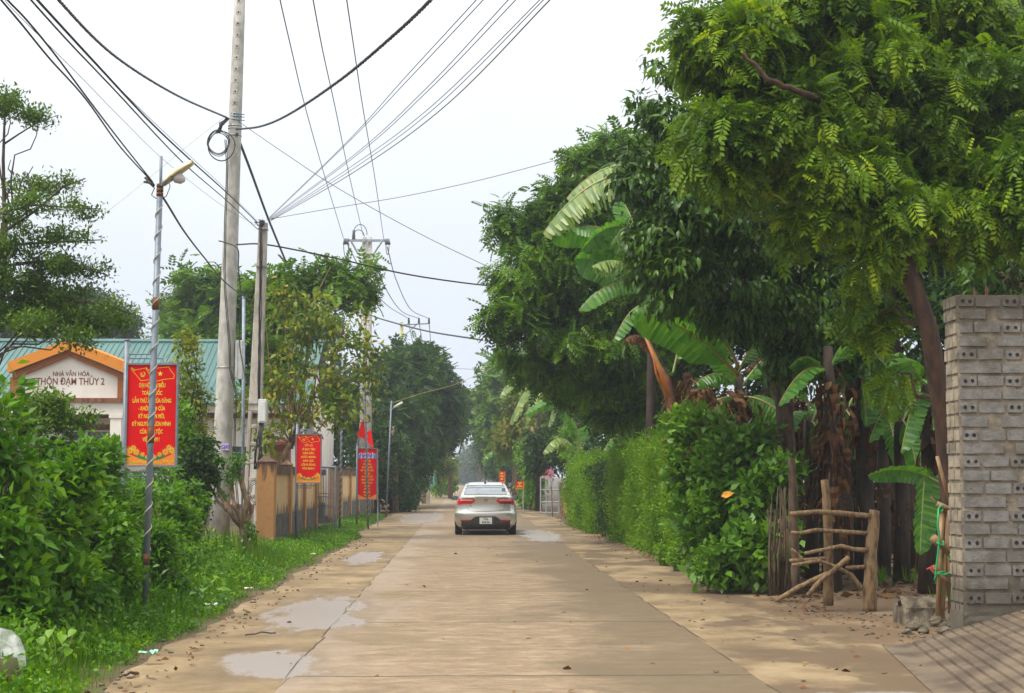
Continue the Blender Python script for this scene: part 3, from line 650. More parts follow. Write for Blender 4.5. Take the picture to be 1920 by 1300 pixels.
    if people:
        y2 = D - .0135; q = MB(); q.box(x0 + W * .02, x1 - W * .02, y2 - .0005, y2, z1 - H * .19, z1 - H * .10); q.build('picture_band', BLUE, pn)
        q = MB()
        for i in range(9):
            a = x0 + W * (.08 + .1 * i); zz = z1 - H * (.085 + .03 * rd.random()); q.face([(a + .035 * W * math.cos(-2 * math.pi * j / 8), y2 - .0015, zz + .03 * H * .6 * math.sin(-2 * math.pi * j / 8)) for j in range(8)])
            if i % 2: q.face([(a - .05 * W, y2 - .001, z1 - H * .19), (a + .05 * W, y2 - .001, z1 - H * .19), (a + .02, y2 - .001, zz)])
        q.build('crowd_picture', PINK, pn)
        q = MB(); n = 10
        for i in range(n):
            f_ = lambda u_: z0 + H * (.03 + .075 * (abs(u_ - .5) * 2) ** 2); q.face([(x0 + W * i / n, y2, z0), (x0 + W * (i + 1) / n, y2, z0), (x0 + W * (i + 1) / n, y2, f_((i + 1) / n)), (x0 + W * i / n, y2, f_(i / n))])
        q.build('orange_ribbon', ORNG, pn)
    return r
banner('large near red banner with yellow slogan and sunflowers behind the nearest lamp pole', 19.0, 236.5, 328, 686, 872.5, 231, 1130, PZ(641, 19.0),
       ['ĐẠI HỘI ĐẠI BIỂU', 'TOÀN QUỐC', 'LẦN THỨ XIV CỦA ĐẢNG', '- KHỞI ĐIỂM CỦA', 'KỶ NGUYÊN MỚI,', 'KỶ NGUYÊN VƯƠN MÌNH', 'CỦA DÂN TỘC', 'VIỆT NAM !'], .575, .072, .262, .0975)
banner('middle red banner with seven-line slogan in front of the ochre fence', 35.8, 555.5, 601, 816, 905, 556, 1020, PZ(795, 35.8),
       ['TẤT CẢ', 'VÌ MỤC TIÊU', 'DÂN GIÀU,', 'NƯỚC MẠNH,', 'DÂN CHỦ,', 'CÔNG BẰNG,', 'VĂN MINH !'], .80, .068, .255, .091)
banner('far narrow red banner with crowd picture and long slogan below the red flag', 48.0, 671, 706, 842, 936, 669.5, 985, PZ(835, 48.0),
       ['NHIỆT LIỆT', 'CHÀO MỪNG', 'ĐẠI HỘI ĐẠI BIỂU', 'MẶT TRẬN TỔ QUỐC', 'VIỆT NAM', 'VÀ CÁC TỔ CHỨC', 'CHÍNH TRỊ - XÃ HỘI', 'XÃ TRƯỜNG PHÚ', 'LẦN THỨ I', 'NHIỆM KỲ', '2025 - 2030 !', 'THÁNG 10'], .60, .070, .395, .0985, True, False, True)
# red flag on its stick
D = 48.2; fl = thing('red_flag', 'small red flag hanging folded on a thin stick above the far banner', 'flag', (PX(670, D), D, 1.5))
m = MB(); m.tube([P(667, 845, D), P(673, 815, D), P(684, 778, D)], .012, 6); m.build('stick', STEEL, fl)
m = MB(); 
outl = [(682, 782), (685, 812), (696, 806), (701, 843), (690, 832), (680, 822), (669, 818), (674, 804)]
vs = []; k = len(outl)
for j, dy in ((0, -.03), (1, .03)):
    for i, (a, b_) in enumerate(outl): vs.append(P(a, b_, D + dy * .2 + .12 * math.sin(i * 1.7)))
m.raw(vs, [(0, 1, 7), (1, 6, 7), (1, 5, 6), (1, 4, 5), (1, 2, 4), (2, 3, 4)]); m.build('cloth', FLAGM, fl)
# small far banners on the right
def small_sign(label, D, pxl, pxr, pyt, pyb, lines, sz):
    r = thing('small_banner', label, 'banner', (PX((pxl + pxr) / 2, D), D, 0), 'small red signs beyond the car')
    x0, x1, z1, z0 = PX(pxl, D), PX(pxr, D), PZ(pyt, D), PZ(pyb, D)
    m = MB(); m.box(x0, x1, D, D + .03, z0, z1); pn = m.build('panel', REDP, r)
    m = MB(); m.box(x0 - .03, x1 + .03, D + .005, D + .035, z0 - .14 * (z1 - z0), z0); m.box(x1, x1 + .04, D + .005, D + .035, z0, z1); m.build('orange_edge', ORNG, pn)
    m = MB(); m.tube([(x1, D + .06, 0), (x1, D + .06, z1)], .03, 6); m.build('post', STEEL, r)
    for i, ln in enumerate(lines): text_on(ln, sz, (x0 + x1) / 2, D - .004, z1 - (i + .8) * (z1 - z0) / (len(lines) + .6), YEL, 'lettering', pn, .8, .01, .001)
small_sign('square red sign with yellow lines right of the car', 66, 967.5, 981, 903, 915, ['ĐẠI HỘI', 'XÃ', 'VIỆT NAM'], .065)
small_sign('narrow red sign farther up the right side, above the car roof', 90, 936, 946, 884, 903, ['VIỆT', 'NAM', '2025'], .11)

# ------------------------------------------------------------------ lamp poles on the left verge
def spiral(mb, x0, y0, za, zb, rad, turns, r, lean=(0, 0)):
    n = int(turns * 14); mb.tube([(x0 + lean[0] * (za + (zb - za) * i / n) + rad * math.cos(i / 14 * 2 * math.pi), y0 + rad * math.sin(i / 14 * 2 * math.pi), za + (zb - za) * i / n) for i in range(n + 1)], r, 5)
D = 16.8; fx = PX(276, D); 
lp = thing('lamp_pole', 'nearest thin grey pole with cable wound round it and a domed street lamp', 'lamp pole', (fx, D, 0))
ztop = PZ(297, D); zj = PZ(372, D)
ln_ = (PX(290, D) - fx) / zj * .4
lean = lambda z: fx + (PX(288.5, D) - fx) * z / zj
m = MB(); m.tube([(lean(0), D, 0), (lean(zj), D, zj)], [.036, .034], 14); m.tube([(lean(zj) + .008, D, zj - .05), (lean(ztop), D, ztop)], .017, 8); m.build('pole', GALV, lp, smooth=True)
m = MB(); spiral(m, fx, D, .78, zj - .1, .041, 15, .0055, ((PX(288.5, D) - fx) / zj, 0)); m.build('wound_cable', WIREW, lp, smooth=True)
m = MB()
for py, h in ((572, .07), (815, .10), (1048, .06)):
    z = PZ(py, D); m.tube([(lean(z - h), D, z - h), (lean(z + h), D, z + h)], .0375, 12)
for dz in (0, .05, .1): z = PZ(352, D) - dz; m.tube([(lean(z), D, z - .02), (lean(z), D, z + .02)], .04, 8)
each(m, 'rusty_clamp', RUST, lp, smooth=True)
lampm = MB()   # reflector hood: half shell, open side down
A = P(310, 342, D - .25); Bv = P(362, 305, D - .35); ax = (Bv - A); Ln = ax.length; ax.normalize(); upv = Vector((-ax.z, 0, ax.x)); sv = ax.cross(upv)
vs = []; nU, nV = 8, 8
for i in range(nU + 1):
    t = i / nU; wd = .085 * math.sin(math.pi * (.16 + .76 * t)) ** .55; hh = .075 * math.sin(math.pi * (.12 + .76 * t)) ** .7
    for j in range(nV + 1):
        a = math.pi * j / nV; vs.append(A + ax * Ln * t + sv * wd * math.cos(a) * 1.0 + upv * (hh * math.sin(a) - .01))
lampm.raw(vs, [(i * (nV + 1) + j, i * (nV + 1) + j + 1, (i + 1) * (nV + 1) + j + 1, (i + 1) * (nV + 1) + j) for i in range(nU) for j in range(nV)])
hood = lampm.build('lamp_hood', M_basic('lamp_cream', (.78, .70, .48), .5, col2=(.55, .42, .2), nscale=12, thr=(.5, .75)), lp, smooth=True)
so_ = hood.modifiers.new('thick', 'SOLIDIFY'); so_.thickness = .006
m = MB(); c0 = A + ax * Ln * .38 - upv * .015; m.tube([c0, c0 - upv * .03, c0 - upv * .07 + ax * .03, c0 - upv * .10 + ax * .05], [.06, .065, .055, .02], 12); m.build('lamp_glass', M_basic('milky_glass', (.6, .55, .54), .3), lp, smooth=True)
m = MB(); m.tube([(lean(zj) + .02, D, PZ(352, D)), A + ax * .0 - upv * .0], .02, 8); m.tube([A - ax * .03, A + ax * .1], .035, 8); m.build('lamp_arm', STEEL, lp, smooth=True)
m = MB(); q0 = P(272, 338, D); 
for i in range(5): m.tube([q0 + Vector((.02 * math.sin(i * 2), 0, .03 * math.cos(i * 2))), q0 + Vector((.06 + .01 * i, .0, -.02 * i)), P(289, 348, D)], .013, 5)
m.tube([P(300, 375, D), P(312, 368, D), P(319, 350, D), P(316, 338, D)], .005, 5); m.tube([P(290, 352, D), P(284, 366, D), P(292, 372, D), P(302, 370, D)], .006, 5)
m.build('cable_joint', BLACK, lp, smooth=True)

def tube_lamp_pole(label, D, footpx, toppx, toppy, lampdy, r=.032, arms=((-1, 1), (1, 1)), rustfoot=False, spir=True):
    x0 = PX(footpx, D); zt_ = PZ(toppy, D); x1 = PX(toppx, D)
    t = thing('lamp_pole', label, 'lamp pole', (x0, D, 0))
    m = MB(); m.tube([(x0, D, 0), (x1, D, zt_)], [r, r * .8], 10); m.build('pole', GALV, t, smooth=True)
    zl = PZ(lampdy, D); xl_ = x0 + (x1 - x0) * zl / zt_
    for sx, k in arms:
        m = MB(); a = Vector((xl_ + sx * .12, D, zl + .08)); b_ = a + Vector((sx * .34, -.1, .20)) * k; m.tube([a, b_], .045, 8, ell=.6); m.build('tube_light', WHITEP, t, smooth=True)
        m = MB(); m.tube([(xl_, D, zl - .05), a], .014, 6); each(m, 'bracket', STEEL, t)
    if spir:
        m = MB(); spiral(m, x0, D, .3, zl * .95, r + .006, 22, .006, ((x1 - x0) / zt_, 0)); m.build('wound_cable', WIREW, t, smooth=True)
    if rustfoot:
        m = MB(); m.tube([(x0, D, 0), (x0 + (x1 - x0) * .1, D, zt_ * .1)], r + .003, 10); m.build('rusty_foot', RUST, t, smooth=True)
    return t
tube_lamp_pole('grey pole with two white tube lights right of the open steel gate', 43.5, 638, 640, 672, 697)
tube_lamp_pole('grey pole with two white tube lights standing in front of the far banner', 46.5, 691, 683, 715, 734, rustfoot=False)
tube_lamp_pole('slanting grey pole with one white lamp and rusty foot by the dark trees', 60, 724, 733, 752, 768, .034, ((1, 1),), True, False)

# ------------------------------------------------------------------ big poles
D = 38.7; bp = thing('concrete_pole', 'tall tapering round concrete utility pole with white conduit box', 'utility pole', (PX(412, D), D, 0))
zt_ = PZ(-60, D); m = MB(); xb, xt_ = PX(413, D), PX(436.5, D)
m.tube([(xb + (xt_ - xb) * i / 8, D, zt_ * i / 8) for i in range(9)], [.262 - .125 * i / 8 for i in range(9)], 22); m.build('shaft', CONC, bp, smooth=True)
polex = lambda z: xb + (xt_ - xb) * z / zt_; poler = lambda z: .262 - .125 * z / zt_
m = MB(); fr = MB()
for i in range(12):
    z = PZ(5 + 21.2 * i, D, 433) 
    if z > zt_: continue
    x = polex(z); r_ = poler(z); 
    fr.box(x - .055, x + .055, D - r_ - .004, D - r_ + .05, z - .055, z + .055); m.box(x - .02, x + .02, D - r_ - .006, D - r_ + .03, z - .02, z + .02)
each(fr, 'step_socket', CONC_OLD, bp, bevel=.008); each(m, 'step_hole', DARKM, bp)  # dark boxes on the surface paint the shade inside the step holes
m = MB()
for py in (237, 242, 255, 690, 860):
    z = PZ(py, D, 430); m.tube([(polex(z), D, z - .012), (polex(z), D, z + .012)], poler(z) + .012, 20)
each(m, 'steel_strap', STEEL, bp, smooth=True)
m = MB()
for py in (216, 221, 227): z = PZ(py, D, 430); m.tube([(polex(z) - .1, D - poler(z) * .8, z + .02), (polex(z), D - poler(z) - .012, z), (polex(z) + .26, D - .1, z - .01)], .012, 5)
each(m, 'blue_tie', M_basic('blue_tie', (.04, .2, .3), .5), bp)
m = MB(); za, zb = PZ(712, D), PZ(640, D); x = polex(zb) + poler(zb) + .11; m.box(x - .09, x + .09, D - .08, D + .08, za, zb); m.box(x - .095, x - .03, D - .1, D - .08, za + .04, zb - .04); m.build('conduit_box', WHITEP, bp, bevel=.012)
m = MB()   # coiled cables under the strap
rd = random.Random(4)
for i in range(6):
    c = P(411 + rd.uniform(-3, 5), 270 + rd.uniform(-4, 6), D - .3); rr_ = rd.uniform(.24, .40)
    m.tube([c + Vector((rr_ * math.cos(a) * .95, .04 * math.sin(3 * a), rr_ * math.sin(a) * 1.05)) for a in [i_ * 2 * math.pi / 24 for i_ in range(25)]], .011, 5)
for i in range(7): m.tube([P(424 + i, 222, D - .25), P(412 + rd.uniform(-5, 5), 235 + rd.uniform(-5, 6), D - .3), P(409 + rd.uniform(-6, 4), 250, D - .3)], .02, 5)
m.build('cable_coil', BLACK, bp, smooth=True)
m = MB()
for px_ in (429.5, 432):
    pts = [P(px_ - 8 - (0 if i < 2 else 2) + 4 * math.sin(i * .9) + (i * .8 if i > 3 else 0) + (13 if i > 9 else 0), 262 + i * 48, D - .32) for i in range(16)]
    m.tube(pts, .012, 5)
each(m, 'down_cable', BLACK, bp, smooth=True)
m = MB(); za, zb = PZ(845, D), PZ(833, D); x = polex(za); m.box(x + .02, x + .2, D - poler(za) - .012, D - poler(za) + .06, za, zb); m.build('sticker', M_basic('sticker_lilac', (.55, .48, .75), .5), bp)
text_on('CARE', .13, x + .11, D - poler(za) - .014, (za + zb) / 2, M_basic('sticker_violet', (.12, .03, .4), .5), 'lettering', bp, .6, .004, .001)

def h_pole(): # old rectangular pole with ladder openings
    D = 37.0; xb_, xt2 = PX(470, D), PX(487, D); zt2 = PZ(420, D)
    t = thing('ladder_pole', 'old tapering concrete pole with ladder openings and a grey meter box', 'utility pole', (xb_, D, 0))
    wv = lambda z: .20 - .095 * z / zt2; xc = lambda z: xb_ + (xt2 - xb_) * z / zt2
    m = MB(); zs = [0, .3] ; z = .3; zo = PZ(790, D); rows = []
    while z < zo: rows.append((z, z + .33)); z += .43
    def quadbox(za, zb, fa, fb): # box between fractions of half-width
        vs = []
        for z in (za, zb):
            for y in (-1, 1):
                for f_ in (fa, fb): vs.append((xc(z) + f_ * wv(z), D + y * (.11 - .03 * z / zt2), z))
        m.raw(vs, [(0, 2, 3, 1), (4, 5, 7, 6), (0, 1, 5, 4), (2, 6, 7, 3), (0, 4, 6, 2), (1, 3, 7, 5)])
    ztopo = rows[-1][1]
    quadbox(0, ztopo, -1, -.45); quadbox(0, ztopo, .45, 1); quadbox(0, rows[0][0], -.45, .45)
    for (a, b_), nx in zip(rows, rows[1:]): quadbox(b_, nx[0], -.45, .45)
    quadbox(ztopo, zt2, -1, 1)
    m.build('shaft', CONC_OLD, t, bevel=.02)
    m = MB()
    for py in (500, 757, 430): 
        z = PZ(py, D, 480); m.box(xc(z) - wv(z) - .012, xc(z) + wv(z) + .012, D - .125, D + .125, z - .015, z + .015)
    each(m, 'strap', STEEL, t)
    m = MB(); m.box(PX(484, D), PX(500, D), D - .2, D + .05, PZ(794, D), PZ(750, D)); m.build('meter_box', M_basic('meter_box_grey', (.62, .63, .60), .5, nscale=3), t, bevel=.015)
    m = MB(); m.box(PX(486.5, D), PX(497.5, D), D - .212, D - .199, PZ(791, D), PZ(754, D)); m.box(PX(498, D), PX(499, D), D - .22, D - .2, PZ(778, D), PZ(768, D)); each(m, 'meter_door', WHITEP, t, bevel=.006)
    rd = random.Random(9); m = MB()
    for i in range(7):
        x0_ = 490 + rd.uniform(-2.5, 2.5); pts = []
        for j in range(14):
            py = 425 + j * 25.5; pts.append(P(x0_ - .3 * j * (1 if j > 4 else .4) + rd.uniform(-1.0, 1.0), py, D - .16))
        m.tube(pts, rd.uniform(.008, .017), 5)
    for i in range(6):
        m.tube([P(490 + rd.uniform(-4, 4), 794, D - .16), P(486 + rd.uniform(-6, 8), 830, D - .16), P(484 + rd.uniform(-6, 7), 862 + rd.uniform(-20, 14), D - .16), P(478 + rd.uniform(-3, 5), 880, D - .16)], .016, 5)
    for i in range(3):
        c = P(482, 925, D - .15); rr_ = .16 + .03 * i; m.tube([c + Vector((rr_ * math.cos(a) + .02 * math.sin(5 * a), 0, rr_ * 1.5 * math.sin(a))) for a in [k_ * 2 * math.pi / 20 for k_ in range(19 - i * 3)]], .009, 5)
    for i in range(10):
        a = rd.uniform(0, 6.28); m.tube([P(488, 418, D - .05), P(488, 418, D - .05) + Vector((math.cos(a) * .13, -.05, abs(math.sin(a)) * .08)), P(490, 428, D - .1)], .012, 5)
    m.build('cable_bundle', BLACK, t, smooth=True)
    return t
h_pole()
def plain_pole(name, label, D, pxs, pyt, r0, r1, mat, cross=None, base=None):
    t = thing(name, label, 'utility pole', (PX(sum(pxs) / len(pxs), D), D, 0))
    for px_ in pxs:
        x = PX(px_, D); z = PZ(pyt, D); m = MB(); m.tube([(x, D, 0), (x, D, z)], [r0, r1], 14); m.build('shaft', mat, t, smooth=True)
        m = MB()
        for i in range(26):
            zz = z - .4 - i * .42
            if zz < 1: break
            rr_ = r1 + (r0 - r1) * (1 - zz / z); m.box(x - .022, x + .022, D - rr_ - .006, D - rr_ + .06, zz - .03, zz + .03)
        each(m, 'step_hole', CONC_OLD if D < 80 else mat, t)
    return t
D = 65.0; tp = plain_pole('twin_pole', 'pair of concrete poles joined by a steel crossarm carrying insulators', D, (679.5, 689.5), 446, .17, .105, CONC)
m = MB(); X = lambda p: PX(p, D); Z = lambda p: PZ(p, D)
m.box(X(644), X(724), D - .19, D - .12, Z(455.5), Z(451)); m.tube([(X(655), D - .2, Z(455)), (X(668), D - .2, Z(478)), (X(698), D - .2, Z(478)), (X(713), D - .2, Z(455))], .045, 4); each(m, 'crossarm', STEEL, tp)
m = MB(); m.tube([(X(659.5), D - .15, Z(451)), (X(659.5), D - .15, Z(434))], [.075, .06], 8)
for px_ in (643, 648, 720, 725): m.tube([(X(px_), D - .2, Z(450)), (X(px_ + (2 if px_ > 700 else -1)), D - .2, Z(461))], [.05, .07], 7)
each(m, 'insulator', M_basic('insulator_grey', (.16, .17, .19), .4), tp, smooth=True)
m = MB()
def loop(cx, cy, rx, ry, a0=0, a1=360, n=20): return [(X(cx + rx * math.cos(R(a0 + (a1 - a0) * i / n))), D - .25, Z(cy - ry * math.sin(R(a0 + (a1 - a0) * i / n)))) for i in range(n + 1)]
m.tube(loop(672, 442, 13, 18, -5, 185), .018, 5); m.tube(loop(669, 452, 12, 18, 20, 160), .018, 5); m.tube(loop(646, 463, 5, 22, 170, 370), .018, 5); m.tube(loop(724, 462, 3, 18, 170, 370), .018, 5); each(m, 'jumper_wire', WIREG, tp)
D = 100.0; p3 = plain_pole('crossarm_pole', 'single mossy pole with a one-sided crossarm above the dark roadside trees', D, (751,), 605, .17, .115, CONC_YEL)
m = MB(); X = lambda p: PX(p, D); Z = lambda p: PZ(p, D); m.tube([(X(748), D - .15, Z(610)), (X(804), D - .15, Z(607))], .06, 4); m.tube([(X(752), D - .15, Z(634)), (X(780), D - .15, Z(609))], .045, 4); each(m, 'crossarm', STEEL, p3)
m = MB()
for px_ in (765, 784, 803): m.tube([(X(px_), D - .15, Z(608)), (X(px_), D - .15, Z(597))], [.08, .05], 6)
each(m, 'insulator', BLACK, p3)
D = 150.0; p4 = plain_pole('crossarm_pole', 'faint distant pole top with short crossarm farther up the road', D, (812,), 690, .16, .12, CONC)
m = MB(); X = lambda p: PX(p, D); Z = lambda p: PZ(p, D); m.tube([(X(806), D - .15, Z(695)), (X(823), D - .15, Z(694))], .06, 4); each(m, 'crossarm', STEEL, p4)
m = MB(); m.tube([(X(822), D - .15, Z(694)), (X(822), D - .15, Z(686))], [.09, .06], 6); each(m, 'insulator', BLACK, p4)
D = 41.0; bpipe = thing('steel_pipe', 'thin blue-grey pipe rising between the two nearest concrete poles', 'pipe', (PX(456, D), D, 0))
m = MB(); m.tube([P(455, 1000, D), P(457, 558, D)], .045, 10); m.build('shaft', PIPE, bpipe, smooth=True); m = MB(); m.tube([P(457, 560, D), P(457, 556, D)], .052, 10); m.build('cap', PIPE, bpipe)

# ------------------------------------------------------------------ overhead wires
def wire(label, pts, r, mat=WIREG, twist=0, group=None, name='overhead_wire', n=14):
    """pts: (px, py, D) control points joined by a smooth curve in space"""
    c = [P(*q) for q in pts]; k = len(c); o = []
    for i in range(k - 1):
        p0 = c[i - 1] if i > 0 else c[i] * 2 - c[i + 1]; p1, p2 = c[i], c[i + 1]; p3_ = c[i + 2] if i < k - 2 else c[i + 1] * 2 - c[i]
        for j in range(n if i < k - 2 else n + 1):
            t = j / n; o.append(.5 * ((2 * p1) + (-p0 + p2) * t + (2 * p0 - 5 * p1 + 4 * p2 - p3_) * t * t + (-p0 + 3 * p1 - 3 * p2 + p3_) * t ** 3))
    m = MB()
    if twist:
        ln = sum((b_ - a).length for a, b_ in zip(o, o[1:])); M_ = int(ln * 12 / twist); cum = [0]
        for a, b_ in zip(o, o[1:]): cum.append(cum[-1] + (b_ - a).length)
        def at(s):
            i = min(max(np.searchsorted(cum, s) - 1, 0), len(o) - 2); t = (s - cum[i]) / max(1e-6, cum[i + 1] - cum[i]); return o[i].lerp(o[i + 1], t)
        for q in range(3):
            pts_ = []
            for i in range(M_ + 1):
                s = ln * i / M_; p_ = at(s); a = s / (twist * .35) * 2 * math.pi / 1.0 + q * 2.094; d = (o[-1] - o[0]).normalized(); u = d.cross(Vector((0, 0, 1))).normalized(); v = u.cross(d)
                pts_.append(p_ + (u * math.cos(a) + v * math.sin(a)) * r * .55)
            m.tube(pts_, r * .55, 5, False)
    else: m.tube(o, r, 5, False)
    ob = m.build(name, mat, None, smooth=True); tag(ob, label, 'wire', group); return ob
wire('thick twisted black cable from the tall pole to the top left', [(426, 221, 38.5), (330, 178, 31), (215, 105, 25.5), (110, 0, 20.5), (40, -95, 17.5)], .026, BLACK, 1.6)
wire('thick twisted black cable from the tall pole sweeping up to the right over the road', [(443, 243, 38.4), (490, 237, 34), (545, 213, 29.5), (640, 149, 24), (740, 65, 20), (808, 0, 17.5), (870, -70, 15.5)], .026, BLACK, 1.6)
wire('taut black cable dropping from the tall pole past the ladder-shaped pole', [(444, 252, 38.5), (470, 320, 43), (505, 415, 50), (545, 512, 60)], .04, BLACK)
wire('twisted pair, left strand, from the nearest lamp pole to the top left', [(284, 340, 16.7), (225, 275, 14.6), (160, 185, 12.4), (93, 110, 11), (40, 45, 10.2), (2, 0, 9.8), (-30, -40, 9.4)], .0075, BLACK)
wire('twisted pair, right strand, from the nearest lamp pole to the top left', [(286, 341, 16.7), (228, 268, 14.6), (166, 187, 12.4), (105, 105, 11), (52, 40, 10.2), (14, 0, 9.8), (-20, -40, 9.4)], .0075, BLACK)
wire('black cable running from the nearest lamp pole down to the ladder-shaped pole', [(297, 357, 16.8), (315, 385, 18), (346, 435, 21.5), (382, 482, 26), (425, 532, 32), (473, 566, 36.8)], .014, BLACK, .7)
wire('lower black wire from the top left to the head of the ladder-shaped pole', [(483, 430, 37), (420, 372, 30), (340, 302, 23.5), (213, 167, 17.5), (133, 83, 15), (58, 0, 13.2), (20, -45, 12.4)], .010, BLACK)
wire('upper thicker black wire from the top left to the head of the ladder-shaped pole', [(483, 418, 37), (430, 366, 30.5), (357, 300, 23.5), (283, 230, 19), (183, 123, 15.5), (70, 0, 13), (30, -45, 12.2)], .013, BLACK)
wire('faint grey wire beside the thicker black wire to the ladder-shaped pole', [(484, 416, 37), (420, 352, 30), (340, 278, 23.5), (250, 192, 18.5), (160, 98, 15), (66, -4, 13)], .004, WIREG)
wire('fine grey wire passing behind the lamp hood to the ladder-shaped pole', [(483, 424, 37), (420, 388, 31), (313, 305, 24), (230, 225, 19.5), (150, 143, 16.5), (33, 27, 14), (5, -5, 13.6)], .0035, WIREG)
wire('fine pale wire from the tall pole down across the layered tree', [(424, 217, 38.5), (350, 275, 36), (272, 340, 33), (190, 405, 30), (100, 468, 27), (25, 520, 25)], .009, WIREW)
wire('fine wire from the tall pole down to the rounded tree over the road', [(444, 226, 38.5), (540, 292, 38), (640, 357, 38), (790, 440, 38), (950, 517, 38)], .009, WIREG)
wire('medium black cable from the poles across the road to the rounded tree', [(443, 459, 38.2), (490, 458, 37.2), (560, 470, 37.5), (640, 487, 38), (760, 514, 39), (880, 532, 40), (975, 541, 41)], .021, BLACK)
wire('short black cable looping between the two nearest concrete poles', [(410, 452, 38.4), (425, 456, 38.3), (446, 468, 38), (447, 505, 38), (452, 560, 38), (449, 640, 38), (462, 720, 37.5)], .018, BLACK)
wire('fine wire from the ladder-shaped pole to the banana leaves on the right', [(500, 412, 37), (640, 388, 36), (760, 368, 35), (900, 338, 34), (1072, 293, 33)], .0075, WIREG)
FAN = [((505, 408, 37), (645, 272, 25), (760, 145, 18.5), (893, 0, 14.5), (930, -45, 13.8), 'first'), ((506, 409, 37), (650, 270, 25), (765, 150, 18.5), (906, 0, 14.5), (945, -45, 13.8), 'second'),
       ((506, 410, 37), (665, 290, 25), (800, 165, 18.5), (953, 0, 14.5), (995, -45, 13.8), 'third'), ((507, 411, 37), (668, 292, 25), (805, 168, 18.5), (967, 0, 14.5), (1008, -45, 13.8), 'fourth'),
       ((507, 412, 37), (655, 315, 26), (805, 203, 19.5), (1012, 0, 15), (1055, -45, 14.2), 'fifth'), ((508, 413, 37), (660, 318, 26), (815, 203, 19.5), (1019, 0, 15), (1062, -45, 14.2), 'sixth'), ((508, 414, 37), (665, 322, 26), (830, 203, 19.5), (1031, 0, 15), (1074, -45, 14.2), 'last')]
for q in FAN: wire('%s wire, counted from the left, of the fan rising right from the ladder-shaped pole' % q[5], q[:5], .0055 if q[5] != 'last' else .0075, WIREG, group='fan of wires from the ladder-shaped pole')
wire('left one of the three power lines running up from the twin poles', [(644, 447, 65), (610, 335, 50), (572, 200, 38), (548, 100, 31), (525, 0, 26), (515, -50, 24)], .013, WIREG, group='three power lines above the road')
wire('middle one of the three power lines running up from the twin poles', [(681, 442, 65), (655, 330, 50), (628, 200, 38), (606, 100, 31), (587, 0, 26), (578, -50, 24)], .013, WIREG, group='three power lines above the road')
wire('right one of the three power lines running up from the twin poles', [(720, 452, 65), (703, 335, 50), (680, 200, 38), (665, 100, 31), (650, 0, 26), (643, -50, 24)], .013, WIREG, group='three power lines above the road')
wire('left sagging line between the twin poles and the mossy pole', [(652, 460, 65), (690, 530, 73), (725, 572, 84), (765, 597, 100)], .022, WIREG, group='sagging lines beyond the twin poles')
wire('middle sagging line between the twin poles and the mossy pole', [(695, 468, 65), (720, 535, 74), (752, 583, 87), (784, 597, 100)], .022, WIREG, group='sagging lines beyond the twin poles')
wire('right sagging line between the twin poles and the mossy pole', [(726, 463, 65), (743, 525, 74), (770, 580, 87), (803, 597, 100)], .022, WIREG, group='sagging lines beyond the twin poles')
wire('left line beyond the mossy pole', [(765, 600, 100), (780, 670, 125), (790, 720, 150)], .028, WIREG, group='lines beyond the mossy pole')
wire('middle line beyond the mossy pole', [(785, 600, 100), (795, 655, 125), (812, 705, 150)], .028, WIREG, group='lines beyond the mossy pole')
wire('right line beyond the mossy pole', [(804, 600, 100), (810, 655, 125), (822, 688, 150)], .028, WIREG, group='lines beyond the mossy pole')
wire('black cable sloping from the twin poles to the rounded tree on the right', [(692, 590, 65), (720, 600, 60), (800, 621, 54), (905, 638, 46)], .028, BLACK)
wire('faint far wire level with the distant pole top', [(822, 690, 150), (870, 692, 130), (915, 694, 110)], .02, WIREG)
wire('yellowish wire rising from the single-lamp pole over the dark trees', [(733, 757, 60), (790, 738, 62), (850, 722, 64), (915, 694, 66)], .010, WIREY)
wire('pale wire linking the tube light poles', [(600, 700, 42), (625, 706, 43), (640, 702, 43.5)], .02, WIREW)

# ------------------------------------------------------------------ block wall, right foreground
BLOCK = M_basic('grey_block', (.40, .37, .33), .95, col2=(.27, .25, .22), nscale=12, bmp=.8)
MORT = M_basic('sandy_mortar', (.56, .47, .34), .95, col2=(.36, .29, .20), nscale=7, bmp=.8)
def M_blockstain(name, col, col2, nscale):
    m, t, b, o = NM(name); c_ = t.nodes.new('ShaderNodeTexCoord'); sp = t.nodes.new('ShaderNodeSeparateXYZ'); t.links.new(c_.outputs['Object'], sp.inputs[0])
    n = noise(t, coords(t), nscale, 6, .65); n2 = noise(t, coords(t, (1, 1, 1.4)), 2.2, 6, .65); n3 = noise(t, coords(t), 45, 4, .7)
    c = mix(t, step(t, n, .35, .68), col, col2); c = mix(t, math_(t, 'MULTIPLY', n3, .35), c, tuple(x * .6 for x in col2))
    z = math_(t, 'ADD', sp.outputs['Z'], math_(t, 'MULTIPLY', math_(t, 'SUBTRACT', n2, .5), 1.2))
    top = math_(t, 'MULTIPLY', step(t, z, 2.9, 3.3), .85); bot = math_(t, 'MULTIPLY', math_(t, 'SUBTRACT', 1, step(t, z, .4, .75)), .75)
    c = mix(t, math_(t, 'MAXIMUM', top, bot), c, (.075, .062, .045)); c = mix(t, math_(t, 'MULTIPLY', step(t, n2, .46, .64), .65), c, (.11, .095, .07))
    t.links.new(c, b.inputs['Base Color']); b.inputs['Roughness'].default_value = .95; bump(t, b, math_(t, 'ADD', n, math_(t, 'MULTIPLY', n3, .6)), .8, .012); return m
BLOCK = M_blockstain('grey_block', (.25, .235, .215), (.15, .14, .125), 8); MORT = M_blockstain('sandy_mortar', (.34, .28, .20), (.17, .14, .10), 5)
D = 14.3; XW, XE, YB = 4.77, 7.4, 14.68
wl = thing('block_wall', 'tall unplastered wall of grey perforated blocks with mossy foot', 'wall', (XW, D, 0))
rd = random.Random(3); m = MB()
